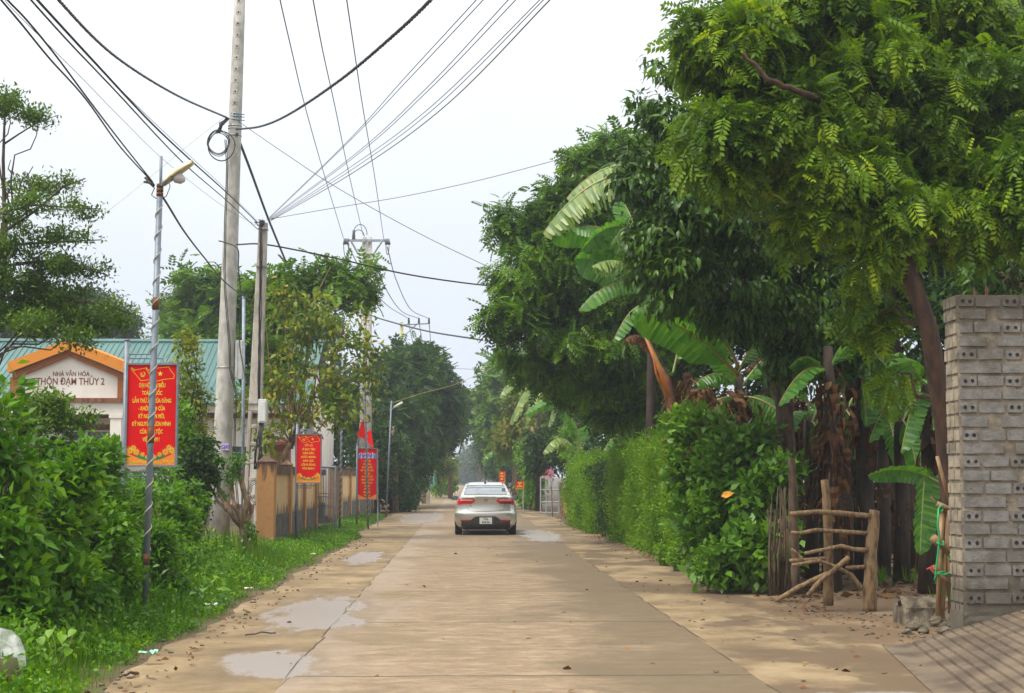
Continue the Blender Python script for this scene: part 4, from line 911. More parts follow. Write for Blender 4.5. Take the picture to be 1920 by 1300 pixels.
# mortar core with slightly wavy skin
nzs = 60; vs = []
def skin(x, y, z, s): return mnoise.noise(Vector((x * 9, y * 9, z * 9 + s))) * .009
nx = 50; fr_ = [[(XW + (XE - XW) * i / nx, D + .008 + skin(i * .05, 0, j * .05, 1), 3.36 * j / nzs) for i in range(nx + 1)] for j in range(nzs + 1)]
lf = [[(XW + .008 + skin(0, i * .08, j * .05, 5), D + .012 + (YB - D - .012) * i / 8, 3.36 * j / nzs) for i in range(9)] for j in range(nzs + 1)]
def grid(mb, gr, flip=False):
    h_, w_ = len(gr), len(gr[0]); fs = [(j * w_ + i, j * w_ + i + 1, (j + 1) * w_ + i + 1, (j + 1) * w_ + i) for j in range(h_ - 1) for i in range(w_ - 1)]
    if flip: fs = [f[::-1] for f in fs]
    mb.raw([p for r_ in gr for p in r_], fs)
grid(m, fr_); grid(m, lf, True); m.box(XW + .03, XE, D + .03, YB, 0, 3.355)
core = m.build('mortar', MORT, wl)
def jit(mb, k=.0055):
    mb.v = [(x + k * mnoise.noise(Vector((x * 17, z * 23, 3))), y + k * mnoise.noise(Vector((x * 13, z * 19, 8))), z + k * 1.2 * mnoise.noise(Vector((x * 15, z * 31, 14)))) for x, y, z in mb.v]
bl = MB(); hl = MB()
def hole_block(mb, hm, x0, x1, z0, z1, y):
    mb.box(x0, x1, y + .0015, y + .05, z0, z1)   # body behind the drilled face
    cs = [(x0 + (x1 - x0) * .27, (z0 + z1) / 2), (x0 + (x1 - x0) * .73, (z0 + z1) / 2)]
    for k, (cx, cz) in enumerate(cs):
        a0, a1 = (x0, (x0 + x1) / 2) if k == 0 else ((x0 + x1) / 2, x1); n = 12; r_ = .0185; rim = []; ou = []
        for i in range(n):
            a = 2 * math.pi * i / n; rim.append((cx + r_ * math.cos(a), y, cz + r_ * math.sin(a)))
            c, s1 = math.cos(a), math.sin(a); hx_ = (a1 - cx) if c > 0 else (cx - a0); t = min(hx_ / max(abs(c), 1e-6), ((z1 - z0) / 2) / max(abs(s1), 1e-6)); ou.append((cx + c * t, y, cz + s1 * t))
        mb.raw(rim + ou, [(i, (i + 1) % n, n + (i + 1) % n, n + i)[::-1] for i in range(n)])
        hm.raw([(p[0], y - .003, p[2]) for p in rim], [tuple(range(n))[::-1]])  # flat dark cap paints the shade of the hole, nothing is cut
for i in range(23):
    zc_ = 3.30 - .13 * i + rd.uniform(-.006, .006); hh = .049
    if zc_ < .36: break
    x = XW + .012 + rd.uniform(0, .02)
    k = 0
    while x < XE - .05:
        y = D - .008 + rd.uniform(-.004, .004); tl = rd.uniform(-.004, .004)
        if i % 2 == 0:
            if k % 2 == 0 and rd.random() < .12: w_ = rd.uniform(.12, .2); bl.box(x, x + w_, y, y + .05, zc_ - hh + tl, zc_ + hh - tl)
            elif k % 2 == 0: w_ = rd.uniform(.145, .165); hole_block(bl, hl, x, x + w_, zc_ - hh, zc_ + hh, y)
            else: w_ = .245; bl.box(x, x + w_, y, y + .05, zc_ - hh + tl, zc_ + hh + tl)
            x += w_ + rd.uniform(.02, .035)
        else:
            w_ = rd.choice((.25, .25, .33, .4)); bl.box(x, x + w_, y, y + .05, zc_ - hh + tl, zc_ + hh - tl); x += w_ + rd.choice((.02, .03, .12, .14))
        k += 1
jit(bl); bb = bl.build('blocks', BLOCK, wl); jit(hl); hl.build('block_holes', DARKM, wl)
bl = MB(); hl = MB()
for i in range(24):
    zc_ = 3.30 - .13 * i + rd.uniform(-.005, .005)
    if zc_ < .2: break
    y = D + .01
    while y < YB - .05:
        w_ = min(rd.choice((.1, .16)), YB - y); bl.box(XW - .006 + rd.uniform(-.004, .004), XW + .03, y, y + w_, zc_ - .05, zc_ + .05)
        if i % 2: 
            for q in (.3, .7): hl.box(XW - .0125, XW - .0115, y + w_ * q - .008, y + w_ * q + .008, zc_ - .02, zc_ + .02)
        y += w_ + .022
jit(bl); bl.build('side_blocks', M_blockstain('side_block', (.40, .34, .25), (.25, .205, .15), 6), wl)  # sunlight on this side is painted in as a brighter, creamier block colour
m = MB(); g_ = [[(XW - .012 + (XE - XW) * i / 40, D - .02 + skin(i * .07, 1, j * .07, 9) * 1.5, .33 * j / 8 - .02) for i in range(41)] for j in range(9)]; grid(m, g_)
m.box(XW - .012, XE, D + .0, YB + .01, -.02, .30); m.build('footing', M_blockstain('footing_concrete', (.30, .27, .22), (.16, .14, .10), 5), wl)
m = MB()
for px_, h in ((1835, 30), (1838, 24), (1857, 34), (1860, 30)): x = PX(px_, 14.5); m.tube([(x, 14.5, 3.3), (x + .01, 14.5, 3.3 + h / 193)], .006, 6)
each(m, 'rebar', RUST, wl)
# rubble at the wall's foot
rb = thing('broken_kerb', 'mossy broken concrete kerb lying beside the foot of the block wall', 'concrete block', (PX(1735, 16.2), 16.2, 0))
def rock(mb, c, r, seed, sq=(1, 1, .7)):
    rng = random.Random(seed); vs = []; n, q = 9, 6
    for j in range(q + 1):
        for i in range(n):
            a, b_ = 2 * math.pi * i / n, math.pi * j / q - math.pi / 2; d = Vector((math.cos(a) * math.cos(b_), math.sin(a) * math.cos(b_), math.sin(b_)))
            k = 1 + .35 * mnoise.noise(d * 1.6 + Vector((seed, 0, 0))); vs.append(Vector(c) + Vector((d.x * sq[0], d.y * sq[1], d.z * sq[2])) * r * k)
    mb.raw(vs, [(j * n + i, j * n + (i + 1) % n, (j + 1) * n + (i + 1) % n, (j + 1) * n + i) for j in range(q) for i in range(n)])
m = MB(); gr_ = []
xa, xb_ = PX(1688, 16), PX(1782, 16)
for j in range(9):
    row = []
    for i in range(25):
        a = i / 24; row.append((xa + (xb_ - xa) * a, 15.9 + .3 * min(1, j / 4) + .06 * mnoise.noise(Vector((a * 6, j, 1))), max(0, min(.30, .12 * j)) * (1 if j < 4 else 1 - .1 * (j - 4)) + .05 * mnoise.noise(Vector((a * 7, j * .8, 4)))))
    gr_.append(row)
grid(m, gr_); m.box(xa + .03, xb_, 16.0, 16.5, 0, .2); m.build('kerb_block', STONE, rb)
for i, (px_, py, r_) in enumerate(((1722, 1150, .07), (1738, 1148, .075), (1715, 1165, .08), (1757, 1158, .09), (1732, 1171, .06), (1770, 1178, .07), (1700, 1172, .05), (1752, 1150, .08), (1776, 1160, .06))):
    q = G(px_, min(py + 18, 1190)); m = MB(); rock(m, (q.x, q.y, PZ(py, q.y, px_) if i in (0, 1, 7) else r_ * .5), r_, i * 7 + 1, (1.1, 1, .7))
    tag(m.build('rock', STONE, smooth=False), '%s by the block wall' % ['grey rock resting on the broken kerb', 'pale rock resting on the broken kerb', 'brown stone', 'large angular stone', 'small flat stone', 'stone nearest the wall corner', 'tiny stone farthest left', 'blocky stone on top', 'small stone touching the wall'][i], 'rock', 'rubble stones by the wall')
# bamboo sticks tied with green string
D = 15.6; bs = thing('stick_bundle', 'upright sticks and canes tied with green string beside the block wall', 'stick bundle', (PX(1765, D), D, 0))
m = MB()
for pts, r_ in (([(1759, 1155), (1762, 1060), (1767, 958)], .03), ([(1768, 1160), (1772, 1060), (1776, 955)], .018), ([(1757, 856), (1770, 905), (1788, 962)], .02), ([(1781, 854), (1785, 954), (1787, 1120)], .018), ([(1757, 945), (1790, 960)], .03),
               ([(1749, 1008), (1765, 1022), (1792, 1052)], .045), ([(1748, 1063), (1762, 1082), (1792, 1103)], .035), ([(1778, 950), (1780, 1150)], .015), ([(1745, 932), (1762, 950)], .008)):
    m.tube([P(a, b_, D + .02 * i) for i, (a, b_) in enumerate(pts)], r_, 8)
each(m, 'stick', BAMBOO, bs, smooth=True)
m = MB(); 
for pts in ([(1760, 953), (1758, 985), (1762, 1010), (1756, 1060), (1754, 1095)], [(1766, 946), (1761, 952), (1763, 962), (1768, 956)], [(1782, 1038), (1788, 1065), (1785, 1100), (1783, 1130)], [(1753, 1075), (1772, 1078), (1787, 1071)], [(1756, 1018), (1770, 1024), (1768, 1014)], [(1780, 1050), (1790, 1045), (1786, 1060)], [(1752, 1088), (1756, 1075), (1770, 1072)]):
    m.tube([P(a, b_, D - .07) for a, b_ in pts], .011, 5)
m.build('green_string', GREENSTR, bs, smooth=True)
m = MB(); m.tube([P(a, b_, D - .06) for a, b_ in ((1738, 1068), (1748, 1062), (1750, 1074), (1745, 1066), (1760, 1068), (1765, 1072))], .009, 5); m.build('red_string', REDSTR, bs, smooth=True)

# ------------------------------------------------------------------ rustic wooden gate fence
D = 17.8; wf = thing('branch_fence', 'rustic fence of peeled branches nailed to three rough posts', 'fence', (PX(1560, D), D, 0))
def branch(mb, pts, r0, r1, Dd, seed, n=5, sides=9):
    c = [P(a, b_, Dd) for a, b_ in pts]; o = []; rs = []; rng = random.Random(seed); k = len(c)
    for i in range(k - 1):
        for j in range(n):
            t = j / n; p_ = c[i].lerp(c[i + 1], t); p_ += Vector((rng.uniform(-1, 1), rng.uniform(-1, 1), rng.uniform(-1, 1))) * r0 * .08; o.append(p_)
    o.append(c[-1]); rs = [(r0 + (r1 - r0) * i / (len(o) - 1)) * rng.uniform(.92, 1.08) for i in range(len(o))]; mb.tube(o, rs, sides)
for pts, r0, r1, dd, sd_ in (([(1631, 1150), (1632, 1050), (1640, 957)], .088, .064, D, 1), ([(1553, 1135), (1553, 1000), (1546, 900)], .062, .045, D + .1, 2), ([(1493, 1112), (1489, 1000), (1484, 860)], .055, .045, D + .3, 3)):
    m = MB(); branch(m, pts, r0, r1, dd, sd_, 7, 11); m.build('post', BARK if sd_ == 3 else WOOD, wf, smooth=True)
for i, (pts, r0, r1, dd) in enumerate((([(1481, 964), (1536, 960), (1580, 963), (1632, 968)], .028, .034, D - .02), ([(1484, 999), (1500, 1000), (1532, 994), (1634, 1001)], .021, .027, D - .02), ([(1508, 1038), (1540, 1032), (1577, 1024), (1600, 1030), (1632, 1033)], .022, .030, D - .03),
        ([(1481, 1052), (1548, 1047)], .024, .022, D - .02), ([(1486, 1060), (1536, 1052), (1569, 1064), (1596, 1078), (1617, 1105)], .022, .028, D - .06), ([(1455, 1127), (1498, 1101), (1552, 1075)], .028, .03, D - .12),
        ([(1514, 1117), (1536, 1091), (1565, 1068), (1592, 1045)], .028, .032, D - .15), ([(1586, 1066), (1622, 1063)], .026, .024, D - .02), ([(1484, 1030), (1497, 1040), (1505, 1052)], .018, .02, D - .05))):
    m = MB(); branch(m, pts, r0, r1, dd, 20 + i); m.build('rail', WOOD, wf, smooth=True)
m = MB(); rd = random.Random(8)
for i in range(26):
    px_ = rd.uniform(1440, 1492); m.tube([P(px_, 1118 - (px_ - 1440) * .15, 18.8 + rd.random()), P(px_ + rd.uniform(-4, 8), 1040, 19), P(px_ + rd.uniform(-10, 14), 930 + rd.uniform(-20, 30), 19.2)], [.012, .010, .006], 5)
tag(m.build('stake_screen', BARK, smooth=True), 'screen of thin upright stakes between the leafy bush and the branch fence', 'stake screen', kind='stuff')

# ------------------------------------------------------------------ the silver car
CY = 2800 / 68.6 - .1; CX = (911 - 873) / 68.6
CY = 4452 / (1003.5 - 895) ; CX = PX(911, CY)
M_silver = M_basic('silver_paint', (.61, .60, .57), .30, .72, var=.03, nscale=2); M_silver.node_tree.nodes['Principled BSDF'].inputs['Coat Weight'].default_value = .6
M_tyre = M_basic('tyre_rubber', (.02, .02, .02), .85, var=.3, nscale=30)
M_red = M_basic('tail_lamp_red', (.62, .008, .01), .15, var=.1); M_redd = M_basic('tail_lamp_dark_red', (.22, .008, .01), .15, var=.1)
M_pale = M_basic('tail_lamp_pale', (.75, .38, .36), .12, var=.2, nscale=30)
M_carglass = M_basic('car_glass', (.33, .37, .40), .08, .6, var=.15, nscale=3, spec=.9); M_cardark = M_basic('car_side_glass', (.03, .035, .04), .08, spec=.8)
M_trim = M_basic('black_trim', (.03, .03, .032), .5); M_grey = M_basic('grey_trim', (.055, .055, .06), .5)
car = thing('sedan', 'silver four-door sedan driving away down the middle of the lane', 'car', (CX, CY, 0))
def interp(tab, z):
    for (a, va), (b_, vb) in zip(tab, tab[1:]):
        if z <= b_: 
            t = (z - a) / (b_ - a) if b_ > a else 0; t = max(0, min(1, t)); t = t * t * (3 - 2 * t) * .5 + t * .5; return va + (vb - va) * t
    return tab[-1][1]
Wt = [(.17, .70), (.28, .80), (.40, .845), (.56, .857), (.68, .850), (.80, .835), (.92, .80), (1.0, .765), (1.05, .72), (1.075, .66)]
Rt = [(.17, .22), (.24, .10), (.32, .04), (.45, .015), (.58, .0), (.63, .01), (.645, .06), (.72, .10), (.85, .105), (.98, .085), (1.05, .06), (1.062, .085), (1.075, .22)]
Ft = [(.17, 4.1), (.3, 4.33), (.5, 4.36), (.65, 4.3), (.75, 4.15), (.85, 3.9), (.95, 3.5), (1.075, 2.9)]
gWt = [(1.03, .735), (1.1, .70), (1.2, .655), (1.3, .61), (1.38, .565), (1.42, .52), (1.445, .44), (1.455, .25)]
gRt = [(1.03, .30), (1.09, .44), (1.2, .68), (1.3, .92), (1.36, 1.08), (1.40, 1.2), (1.43, 1.4), (1.455, 1.75)]
gFt = [(1.03, 3.05), (1.1, 2.95), (1.2, 2.75), (1.3, 2.52), (1.38, 2.35), (1.43, 2.2), (1.455, 2.0)]
def ring(wt, rt, ft, z, L_=.42, p_=3.4, n=56):
    w_, r_, f_ = interp(wt, z), interp(rt, z), interp(ft, z); o = []
    for i in range(n):
        a = 2 * math.pi * i / n; c, s1 = math.cos(a), math.sin(a); x = w_ * math.copysign(abs(c) ** (2 / p_), c); yy = math.copysign(abs(s1) ** (2 / p_), s1)
        o.append((CX + x, CY + (f_ - L_ + L_ * yy if s1 > 0 else r_ + L_ + L_ * yy), z))
    return o
def rear_y(wt, rt, x, z, L_=.42, p_=3.4):
    w_, r_ = interp(wt, z), interp(rt, z); k = min(.999, abs(x) / w_); return CY + r_ + L_ - L_ * (1 - k ** p_) ** (1 / p_)
def shell(name, wt, rt, ft, zs, L_, p_, mat, parent):
    m = MB(); n = 56; vs = []
    for z in zs: vs += ring(wt, rt, ft, z, L_, p_)
    fs = [(j * n + i, j * n + (i + 1) % n, (j + 1) * n + (i + 1) % n, (j + 1) * n + i) for j in range(len(zs) - 1) for i in range(n)]
    fs += [tuple(range(n))[::-1], tuple((len(zs) - 1) * n + i for i in range(n))]; m.raw(vs, fs); return m.build(name, mat, parent, smooth=True)
zs = [.17, .2, .24, .28, .32, .36, .4, .45, .5, .56, .60, .625, .635, .645, .66, .70, .75, .8, .85, .9, .95, 1.0, 1.03, 1.045, 1.055, 1.065, 1.075]
body = shell('body', Wt, Rt, Ft, zs, .42, 3.4, M_silver, car)
gz = [1.03 + .425 * i / 60 for i in range(61)]
cab = shell('cabin', gWt, gRt, gFt, gz, .25, 3.0, M_silver, car)
def patch(poly_fn, name, mat, parent, wt=Wt, rt=Rt, L_=.42, p_=3.4, off=.006, nx=14, nz=5, thick=0):
    # poly_fn(u,v) -> (x,z)
    m = MB(); gr_ = []
    for j in range(nz + 1):
        row = []
        for i in range(nx + 1):
            x, z = poly_fn(i / nx, j / nz); row.append((CX + x, rear_y(wt, rt, x, z, L_, p_) - off, z))
        gr_.append(row)
    grid(m, gr_); m.raw([gr_[0][0]] * 0, []); o = m.build(name, mat, parent, smooth=True)
    return o
def lerp(a, b_, t): return a + (b_ - a) * t
for sgn, rm_ in ((-1, M_red), (1, M_redd)):
    def lampf(u, v, s=sgn):   # u from inner to outer
        xi = .292 + .40 * u ** 1.0 ; x = lerp(.292, .775, u); top = 1.005 - .02 * (1 - u) ** 3 * 1; top = 1.012 - .07 * max(0, 1 - u * 6) ** 2 - .01 * u; bot = .862 + .075 * max(0, 1 - u * 5) ** 1.2 - .035 * max(0, u - .7) / .3
        return (s * x, lerp(bot, top, v)) if s > 0 else (s * lerp(.775, .292, u), lerp(.862 + .075 * max(0, 1 - (1 - u) * 5) ** 1.2 - .035 * max(0, (1 - u) - .7) / .3, 1.012 - .07 * max(0, 1 - (1 - u) * 6) ** 2 - .01 * (1 - u), v))
    tl = patch(lampf, 'tail_lamp', rm_ if sgn < 0 else M_red, car, off=.012)
    def palef(u, v, s=sgn):
        x = lerp(.36, .70, u) if s > 0 else lerp(.70, .36, u); return (s * x, lerp(.945, .985, v))
    patch(palef, 'reversing_lens', M_pale, tl, off=.016, nx=10, nz=2)
    def lowf(u, v, s=sgn):
        x = lerp(.40, .765, u) if s > 0 else lerp(.765, .40, u); return (s * x, lerp(.865, .915, v))
    patch(lowf, 'dark_lens', M_redd, tl, off=.015, nx=10, nz=2) if sgn > 0 else None
    def refl(u, v, s=sgn):
        x = lerp(.40, .69, u) if s > 0 else lerp(.69, .40, u); return (s * x, lerp(.39, .422, v))
    patch(refl, 'reflector', M_red, car, off=.022, nx=8, nz=2)
def rw(u, v):
    hw = lerp(.578, .515, v); x = lerp(-hw, hw, u); return (x, lerp(1.125, 1.355 - .018 * abs(2 * u - 1) ** 4, v))
patch(rw, 'rear_window', M_carglass, car, gWt, gRt, .25, 3.0, .008, 20, 8)
def rwf(u, v):
    hw = lerp(.60, .535, v); x = lerp(-hw, hw, u); return (x, lerp(1.108, 1.372 - .018 * abs(2 * u - 1) ** 4, v))
patch(rwf, 'window_seal', M_grey, car, gWt, gRt, .25, 3.0, .004, 20, 8)
patch(lambda u, v: (lerp(.46, .55, u), lerp(1.19, 1.28, v)), 'window_sticker', M_trim, car, gWt, gRt, .25, 3.0, .012, 3, 3)
def val(u, v):
    x = lerp(-.67, .67, u); k = abs(x); top = .52 if k < .28 else (lerp(.52, .425, (k - .28) / .13) if k < .41 else .425 - .02 * (k - .41) / .3); return (x, lerp(.20, top, v))
patch(val, 'lower_bumper', M_grey, car, off=.016, nx=36, nz=8)
patch(lambda u, v: (lerp(-.62, .62, u), lerp(.165, .30, v)), 'black_valance', M_trim, car, off=.020, nx=20, nz=3)
# trunk lid seam as thin strips
def seam(pts, name='lid_seam', w_=.006):
    m = MB()
    for (a, b_), (c, d) in zip(pts, pts[1:]):
        L_ = math.hypot(c - a, d - b_); n_ = (-(d - b_) / L_ * w_ / 2, (c - a) / L_ * w_ / 2); q = []
        for (x, z), sg in (((a, b_), 1), ((a, b_), -1), ((c, d), -1), ((c, d), 1)):
            x2, z2 = x + n_[0] * sg, z + n_[1] * sg; q.append((CX + x2, rear_y(Wt, Rt, x2, z2) - .004, z2))
        m.face(q)
    m.build(name, M_trim, body)
seam([(-.52, .86), (-.50, .74), (-.47, .69), (-.42, .665), (-.2, .660), (0, .658), (.2, .660), (.42, .665), (.47, .69), (.50, .74), (.52, .86)])
seam([(-.53, 1.045), (-.25, 1.052), (0, 1.054), (.25, 1.052), (.53, 1.045)], w_=.012)
m = MB(); yb = rear_y(Wt, Rt, 0, .96) - .012; m.tube([(CX, yb + .006, .96), (CX, yb - .004, .96)], .03, 20); m.v = [((x - CX) * 2.0 + CX, y, z) for x, y, z in m.v]; bd = m.build('badge', M_trim, car)
text_on('KIA', .044, CX, yb - .006, .96, WHITEP, 'lettering', bd, 1.3, .001, .001)
m = MB(); yp = CY - .03; m.box(CX - .17, CX + .17, yp, yp + .02, .318, .490); pl = m.build('number_plate', M_basic('plate_white', (.72, .72, .70), .4, var=.05), car, bevel=.004)
text_on('73A', .085, CX, yp - .002, .447, M_trim, 'lettering', pl, .95, .0015, .001); text_on('434.96', .085, CX, yp - .002, .362, M_trim, 'lettering', pl, .95, .0015, .001)
m = MB(); m.box(CX - .24, CX + .24, CY - .012, CY + .05, .29, .515); m.build('plate_recess', M_trim, car)
text_on('RIO', .04, CX - .42, rear_y(Wt, Rt, .42, .81) - .006, .81, M_trim, 'lettering', car, 1, .001, .001)
for sgn in (-1, 1):
    m = MB(); cx, cy, cz = CX + sgn * .875, CY + 2.75, .99; vs = []
    for j in range(9):
        b_ = math.pi * j / 8 - math.pi / 2
        for i in range(12):
            a = 2 * math.pi * i / 12; vs.append((cx + .105 * math.copysign(abs(math.cos(a)) ** .8, math.cos(a)) * math.cos(b_), cy + .06 * math.sin(b_), cz + .065 * math.copysign(abs(math.sin(a)) ** .8, math.sin(a)) * math.cos(b_)))
    m.raw(vs, [(j * 12 + i, j * 12 + (i + 1) % 12, (j + 1) * 12 + (i + 1) % 12, (j + 1) * 12 + i) for j in range(8) for i in range(12)])
    mi_ = m.build('mirror', M_trim, car, smooth=True)
    m = MB(); m.tube([(cx - sgn * .05, cy + .02, cz - .03), (cx - sgn * .17, cy + .02, cz - .06)], .025, 6); m.build('mirror_arm', M_silver, mi_)
    m = MB(); m.tube([(cx, cy - .052, cz), (cx, cy - .064, cz)], .048, 14); m.v = [((x - cx) * 1.7 + cx, y, z) for x, y, z in m.v]; m.build('mirror_glass', M_basic('mirror_glass', (.18, .25, .27), .08, .8), mi_)
    # side windows
    m = MB(); gr_ = []
    for j in range(6):
        z = lerp(1.06, 1.36, j / 5); gr_.append([(CX + sgn * (interp(gWt, z) + .006), CY + lerp(interp(gRt, z) + .32, interp(gFt, z) - .3, i / 8), z) for i in range(9)])
    grid(m, gr_, sgn > 0); m.build('side_window', M_cardark, car, smooth=True)
    # roof rail line
    m = MB(); m.tube([(CX + sgn * .49, CY + interp(gRt, 1.39) + .05, 1.415), (CX + sgn * .49, CY + 2.1, 1.44)], .012, 5); m.build('roof_moulding', M_trim, car)
    for yy in (.72, 3.29):
        wx = CX + sgn * .745; m = MB(); n = 28; pr = [(-.095, .20), (-.10, .27), (-.085, .297), (-.05, .305), (.05, .305), (.085, .297), (.10, .27), (.095, .20)]; vs = []
        for (dx, r_) in pr:
            for i in range(n): a = 2 * math.pi * i / n; vs.append((wx + dx, CY + yy + r_ * math.cos(a), .305 + r_ * math.sin(a)))
        m.raw(vs, [(j * n + i, j * n + (i + 1) % n, (j + 1) * n + (i + 1) % n, (j + 1) * n + i) for j in range(len(pr) - 1) for i in range(n)])
        m.box(wx - .06, wx - .04, CY + yy - .14, CY + yy + .14, .165, .445)
        ty = m.build('wheel', M_tyre, car, smooth=True)
        m = MB(); m.tube([(wx + sgn * .06, CY + yy, .305), (wx + sgn * .09, CY + yy, .305)], .2, 20); m.build('rim', STEEL, ty)
        m = MB(); m.prism([(CY + yy + .36 * math.cos(a), .31 + .36 * math.sin(a)) for a in [math.pi * i / 14 for i in range(15)]], 'x', CX + sgn * .62, CX + sgn * .852); m.build('wheel_arch', M_trim, body)
m = MB(); m.box(CX - .62, CX + .62, CY + .35, CY + 4.0, .15, .25); m.tube([(CX - .5, CY + .15, .165), (CX - .5, CY + .5, .165)], .03, 8); m.build('underbody', M_trim, car)
m = MB(); m.tube([(CX, CY + 1.35, 1.42), (CX, CY + 1.2, 1.52)], [.006, .004], 6); m.tube([(CX, CY + 1.38, 1.425), (CX, CY + 1.3, 1.44)], .03, 8); m.build('antenna', M_trim, car)
m = MB(); m.tube([(CX - .0, CY + interp(gRt, 1.33) - .02, 1.22), (CX, CY + interp(gRt, 1.34), 1.33)], .006, 5); m.build('wiper_line', M_trim, car)

# ================================================================== VEGETATION
def gbase(px, D): return (PX(px, D), D, 0.0)
def trunk_px(pts): return [P(a, b_, d) for a, b_, d in pts]
# --- foreground compound-leaf tree over the wall
def fg_extra(tb):
    rd = random.Random(5)
    for pts, r0 in (([(1632, 215, 18), (1600, 216, 17.2), (1560, 190, 16.5), (1500, 172, 16), (1440, 152, 15.8), (1412, 118, 15.8), (1392, 98, 15.8)], .06),
                    ([(1634, 250, 18), (1655, 225, 17.8), (1662, 150, 17.6), (1650, 60, 17.6), (1645, -40, 17.6)], .05), ([(1645, 300, 18), (1700, 215, 18), (1780, 130, 18.2), (1850, 80, 18.4)], .05),
                    ([(1700, 480, 18), (1760, 400, 18), (1840, 330, 18), (1900, 300, 18)], .05), ([(1500, 172, 17.2), (1440, 185, 17), (1380, 200, 16.8)], .025)):
        c = trunk_px(pts); o = []
        for a, b_ in zip(c, c[1:]):
            for j in range(4): o.append(a.lerp(b_, j / 4) + Vector((rd.uniform(-1, 1), 0, rd.uniform(-1, 1))) * .015)
        tb.tube(o + [c[-1]], [r0 * (1 - .75 * i / len(o)) for i in range(len(o) + 1)], 7)
tree('compound_leaf_tree', 'bright green compound-leaved tree leaning from behind the block wall over the branch fence', 'tree', gbase(1800, 16.8),
     trunk_px([(1800, 1160, 16.8), (1788, 1000, 16.8), (1770, 800, 16.8), (1742, 620, 16.6), (1694, 480, 16.5), (1650, 350, 17), (1634, 230, 17.6), (1640, 100, 18)]), [.13, .12, .112, .105, .095, .085, .07, .05],
     [B(1390, 110, 17, 95, 85, .9), B(1345, 270, 16.8, 75, 80, .8), B(1500, 50, 17.5, 140, 70, 1.1), B(1620, 170, 17.4, 150, 110, 1.2), B(1470, 230, 17, 110, 80, .9), B(1570, 330, 16.8, 100, 70, .8), B(1520, 410, 17, 55, 35, .5),
      B(1750, 240, 18, 140, 130, 1.3), B(1880, 190, 18, 110, 150, 1.2), B(1660, 400, 16.9, 100, 70, .8), B(1830, 400, 17.2, 110, 90, .9), B(1700, 30, 18.5, 200, 70, 1.2), B(1620, 490, 17, 65, 50, .5), B(1840, 470, 17.2, 60, 50, .5),
      B(1320, 60, 17, 50, 35, .4), B(1500, 20, 17.6, 120, 60, .8), B(1890, 360, 17, 60, 120, .8), B(1640, 590, 17.8, 34, 40, .3), B(1690, 700, 17.8, 22, 40, .2)],
     'pinnate', 6500, 4, .235, L_FG, BARK_RED, 11, gap=-.42, freq=2.6, shell=.3, twigs=260, spread=.45, droop=.6, limb_r=.03, extra=fg_extra, upj=.45)
# --- dark glossy drooping-leaved tree
tree('mango_tree', 'dark glossy mango-like tree with drooping leaves between the banana clump and the bright tree', 'tree', gbase(1480, 22.5),
     trunk_px([(1480, 1090, 22.5), (1478, 900, 22.5), (1470, 760, 22.5), (1440, 620, 22.3), (1400, 500, 22)]), [.16, .15, .13, .11, .08],
     [B(1240, 132, 21, 38, 22, .4), B(1212, 212, 21, 34, 26, .4), B(1275, 235, 21, 55, 50, .6), B(1210, 330, 21, 55, 60, .6), B(1290, 400, 21, 110, 90, 1), B(1270, 520, 21, 85, 90, .8), B(1390, 520, 21.5, 120, 110, 1.1), B(1500, 560, 22, 100, 100, 1),
      B(1395, 595, 21.5, 85, 42, .7), B(1560, 650, 22.5, 90, 60, .8), B(1240, 440, 20.8, 60, 60, .5), B(1330, 290, 21.5, 90, 80, .9), B(1200, 470, 21, 40, 60, .4), B(1490, 680, 22, 60, 45, .6), B(1500, 420, 22, 120, 100, 1)],
     'droop', 4200, 6, .165, L_MANGO, BARK, 21, gap=-.6, freq=2.4, shell=.25, twigs=120, spread=.45, droop=.75, upj=.35, limb_r=.04)
# --- dark tree upper right corner
tree('dark_broadleaf_tree', 'very dark broadleaf tree filling the top right corner behind the bright tree', 'tree', gbase(1960, 26),
     trunk_px([(1960, 1060, 26), (1940, 700, 26), (1900, 420, 26), (1885, 200, 26)]), [.3, .27, .22, .15],
     [B(1850, 60, 26, 130, 110, 1.8), B(1900, -40, 26, 150, 110, 2), B(1780, 120, 26.5, 90, 90, 1.2), B(1930, 300, 26, 90, 140, 1.4), B(1890, 520, 25, 70, 80, 1)],
     'droop', 2600, 6, .19, L_MANGO, BARK_PALE, 31, gap=-.7, shell=.3, spread=.5, droop=.5, limb_r=.06)
# --- rounded compound tree over the road
tree('rounded_tree', 'large rounded compound-leaved tree bulging over the road between wires and hedge', 'tree', gbase(1205, 38),
     trunk_px([(1208, 1000, 38), (1205, 880, 38), (1192, 800, 38), (1165, 700, 38), (1150, 560, 38)]), [.17, .14, .13, .12, .10],
     [B(975, 428, 36, 50, 28, .7), B(1060, 400, 36, 70, 50, 1.2), B(1110, 320, 36, 55, 50, .9), B(1150, 275, 36, 50, 28, .7), B(985, 520, 35.5, 55, 60, 1), B(1080, 500, 36, 95, 95, 1.6), B(970, 605, 35, 58, 50, 1), B(1005, 655, 35.5, 82, 50, 1.3),
      B(1110, 620, 36.5, 110, 110, 1.8), B(1190, 450, 37, 90, 140, 1.8), B(1180, 710, 37, 82, 66, 1.5), B(1075, 712, 36.5, 60, 34, 1.1), B(1230, 620, 38, 90, 140, 1.6), B(938, 650, 35, 26, 45, .5), B(1225, 320, 37.5, 60, 80, 1.2), B(1155, 765, 37, 46, 26, 1), B(935, 395, 36, 14, 10, .3)],
     'pinnate', 6800, 3, .33, L_MID, BARK, 41, gap=-.5, freq=1.3, shell=.22, twigs=120, spread=.35, droop=.55, limb_r=.06, upj=.4)
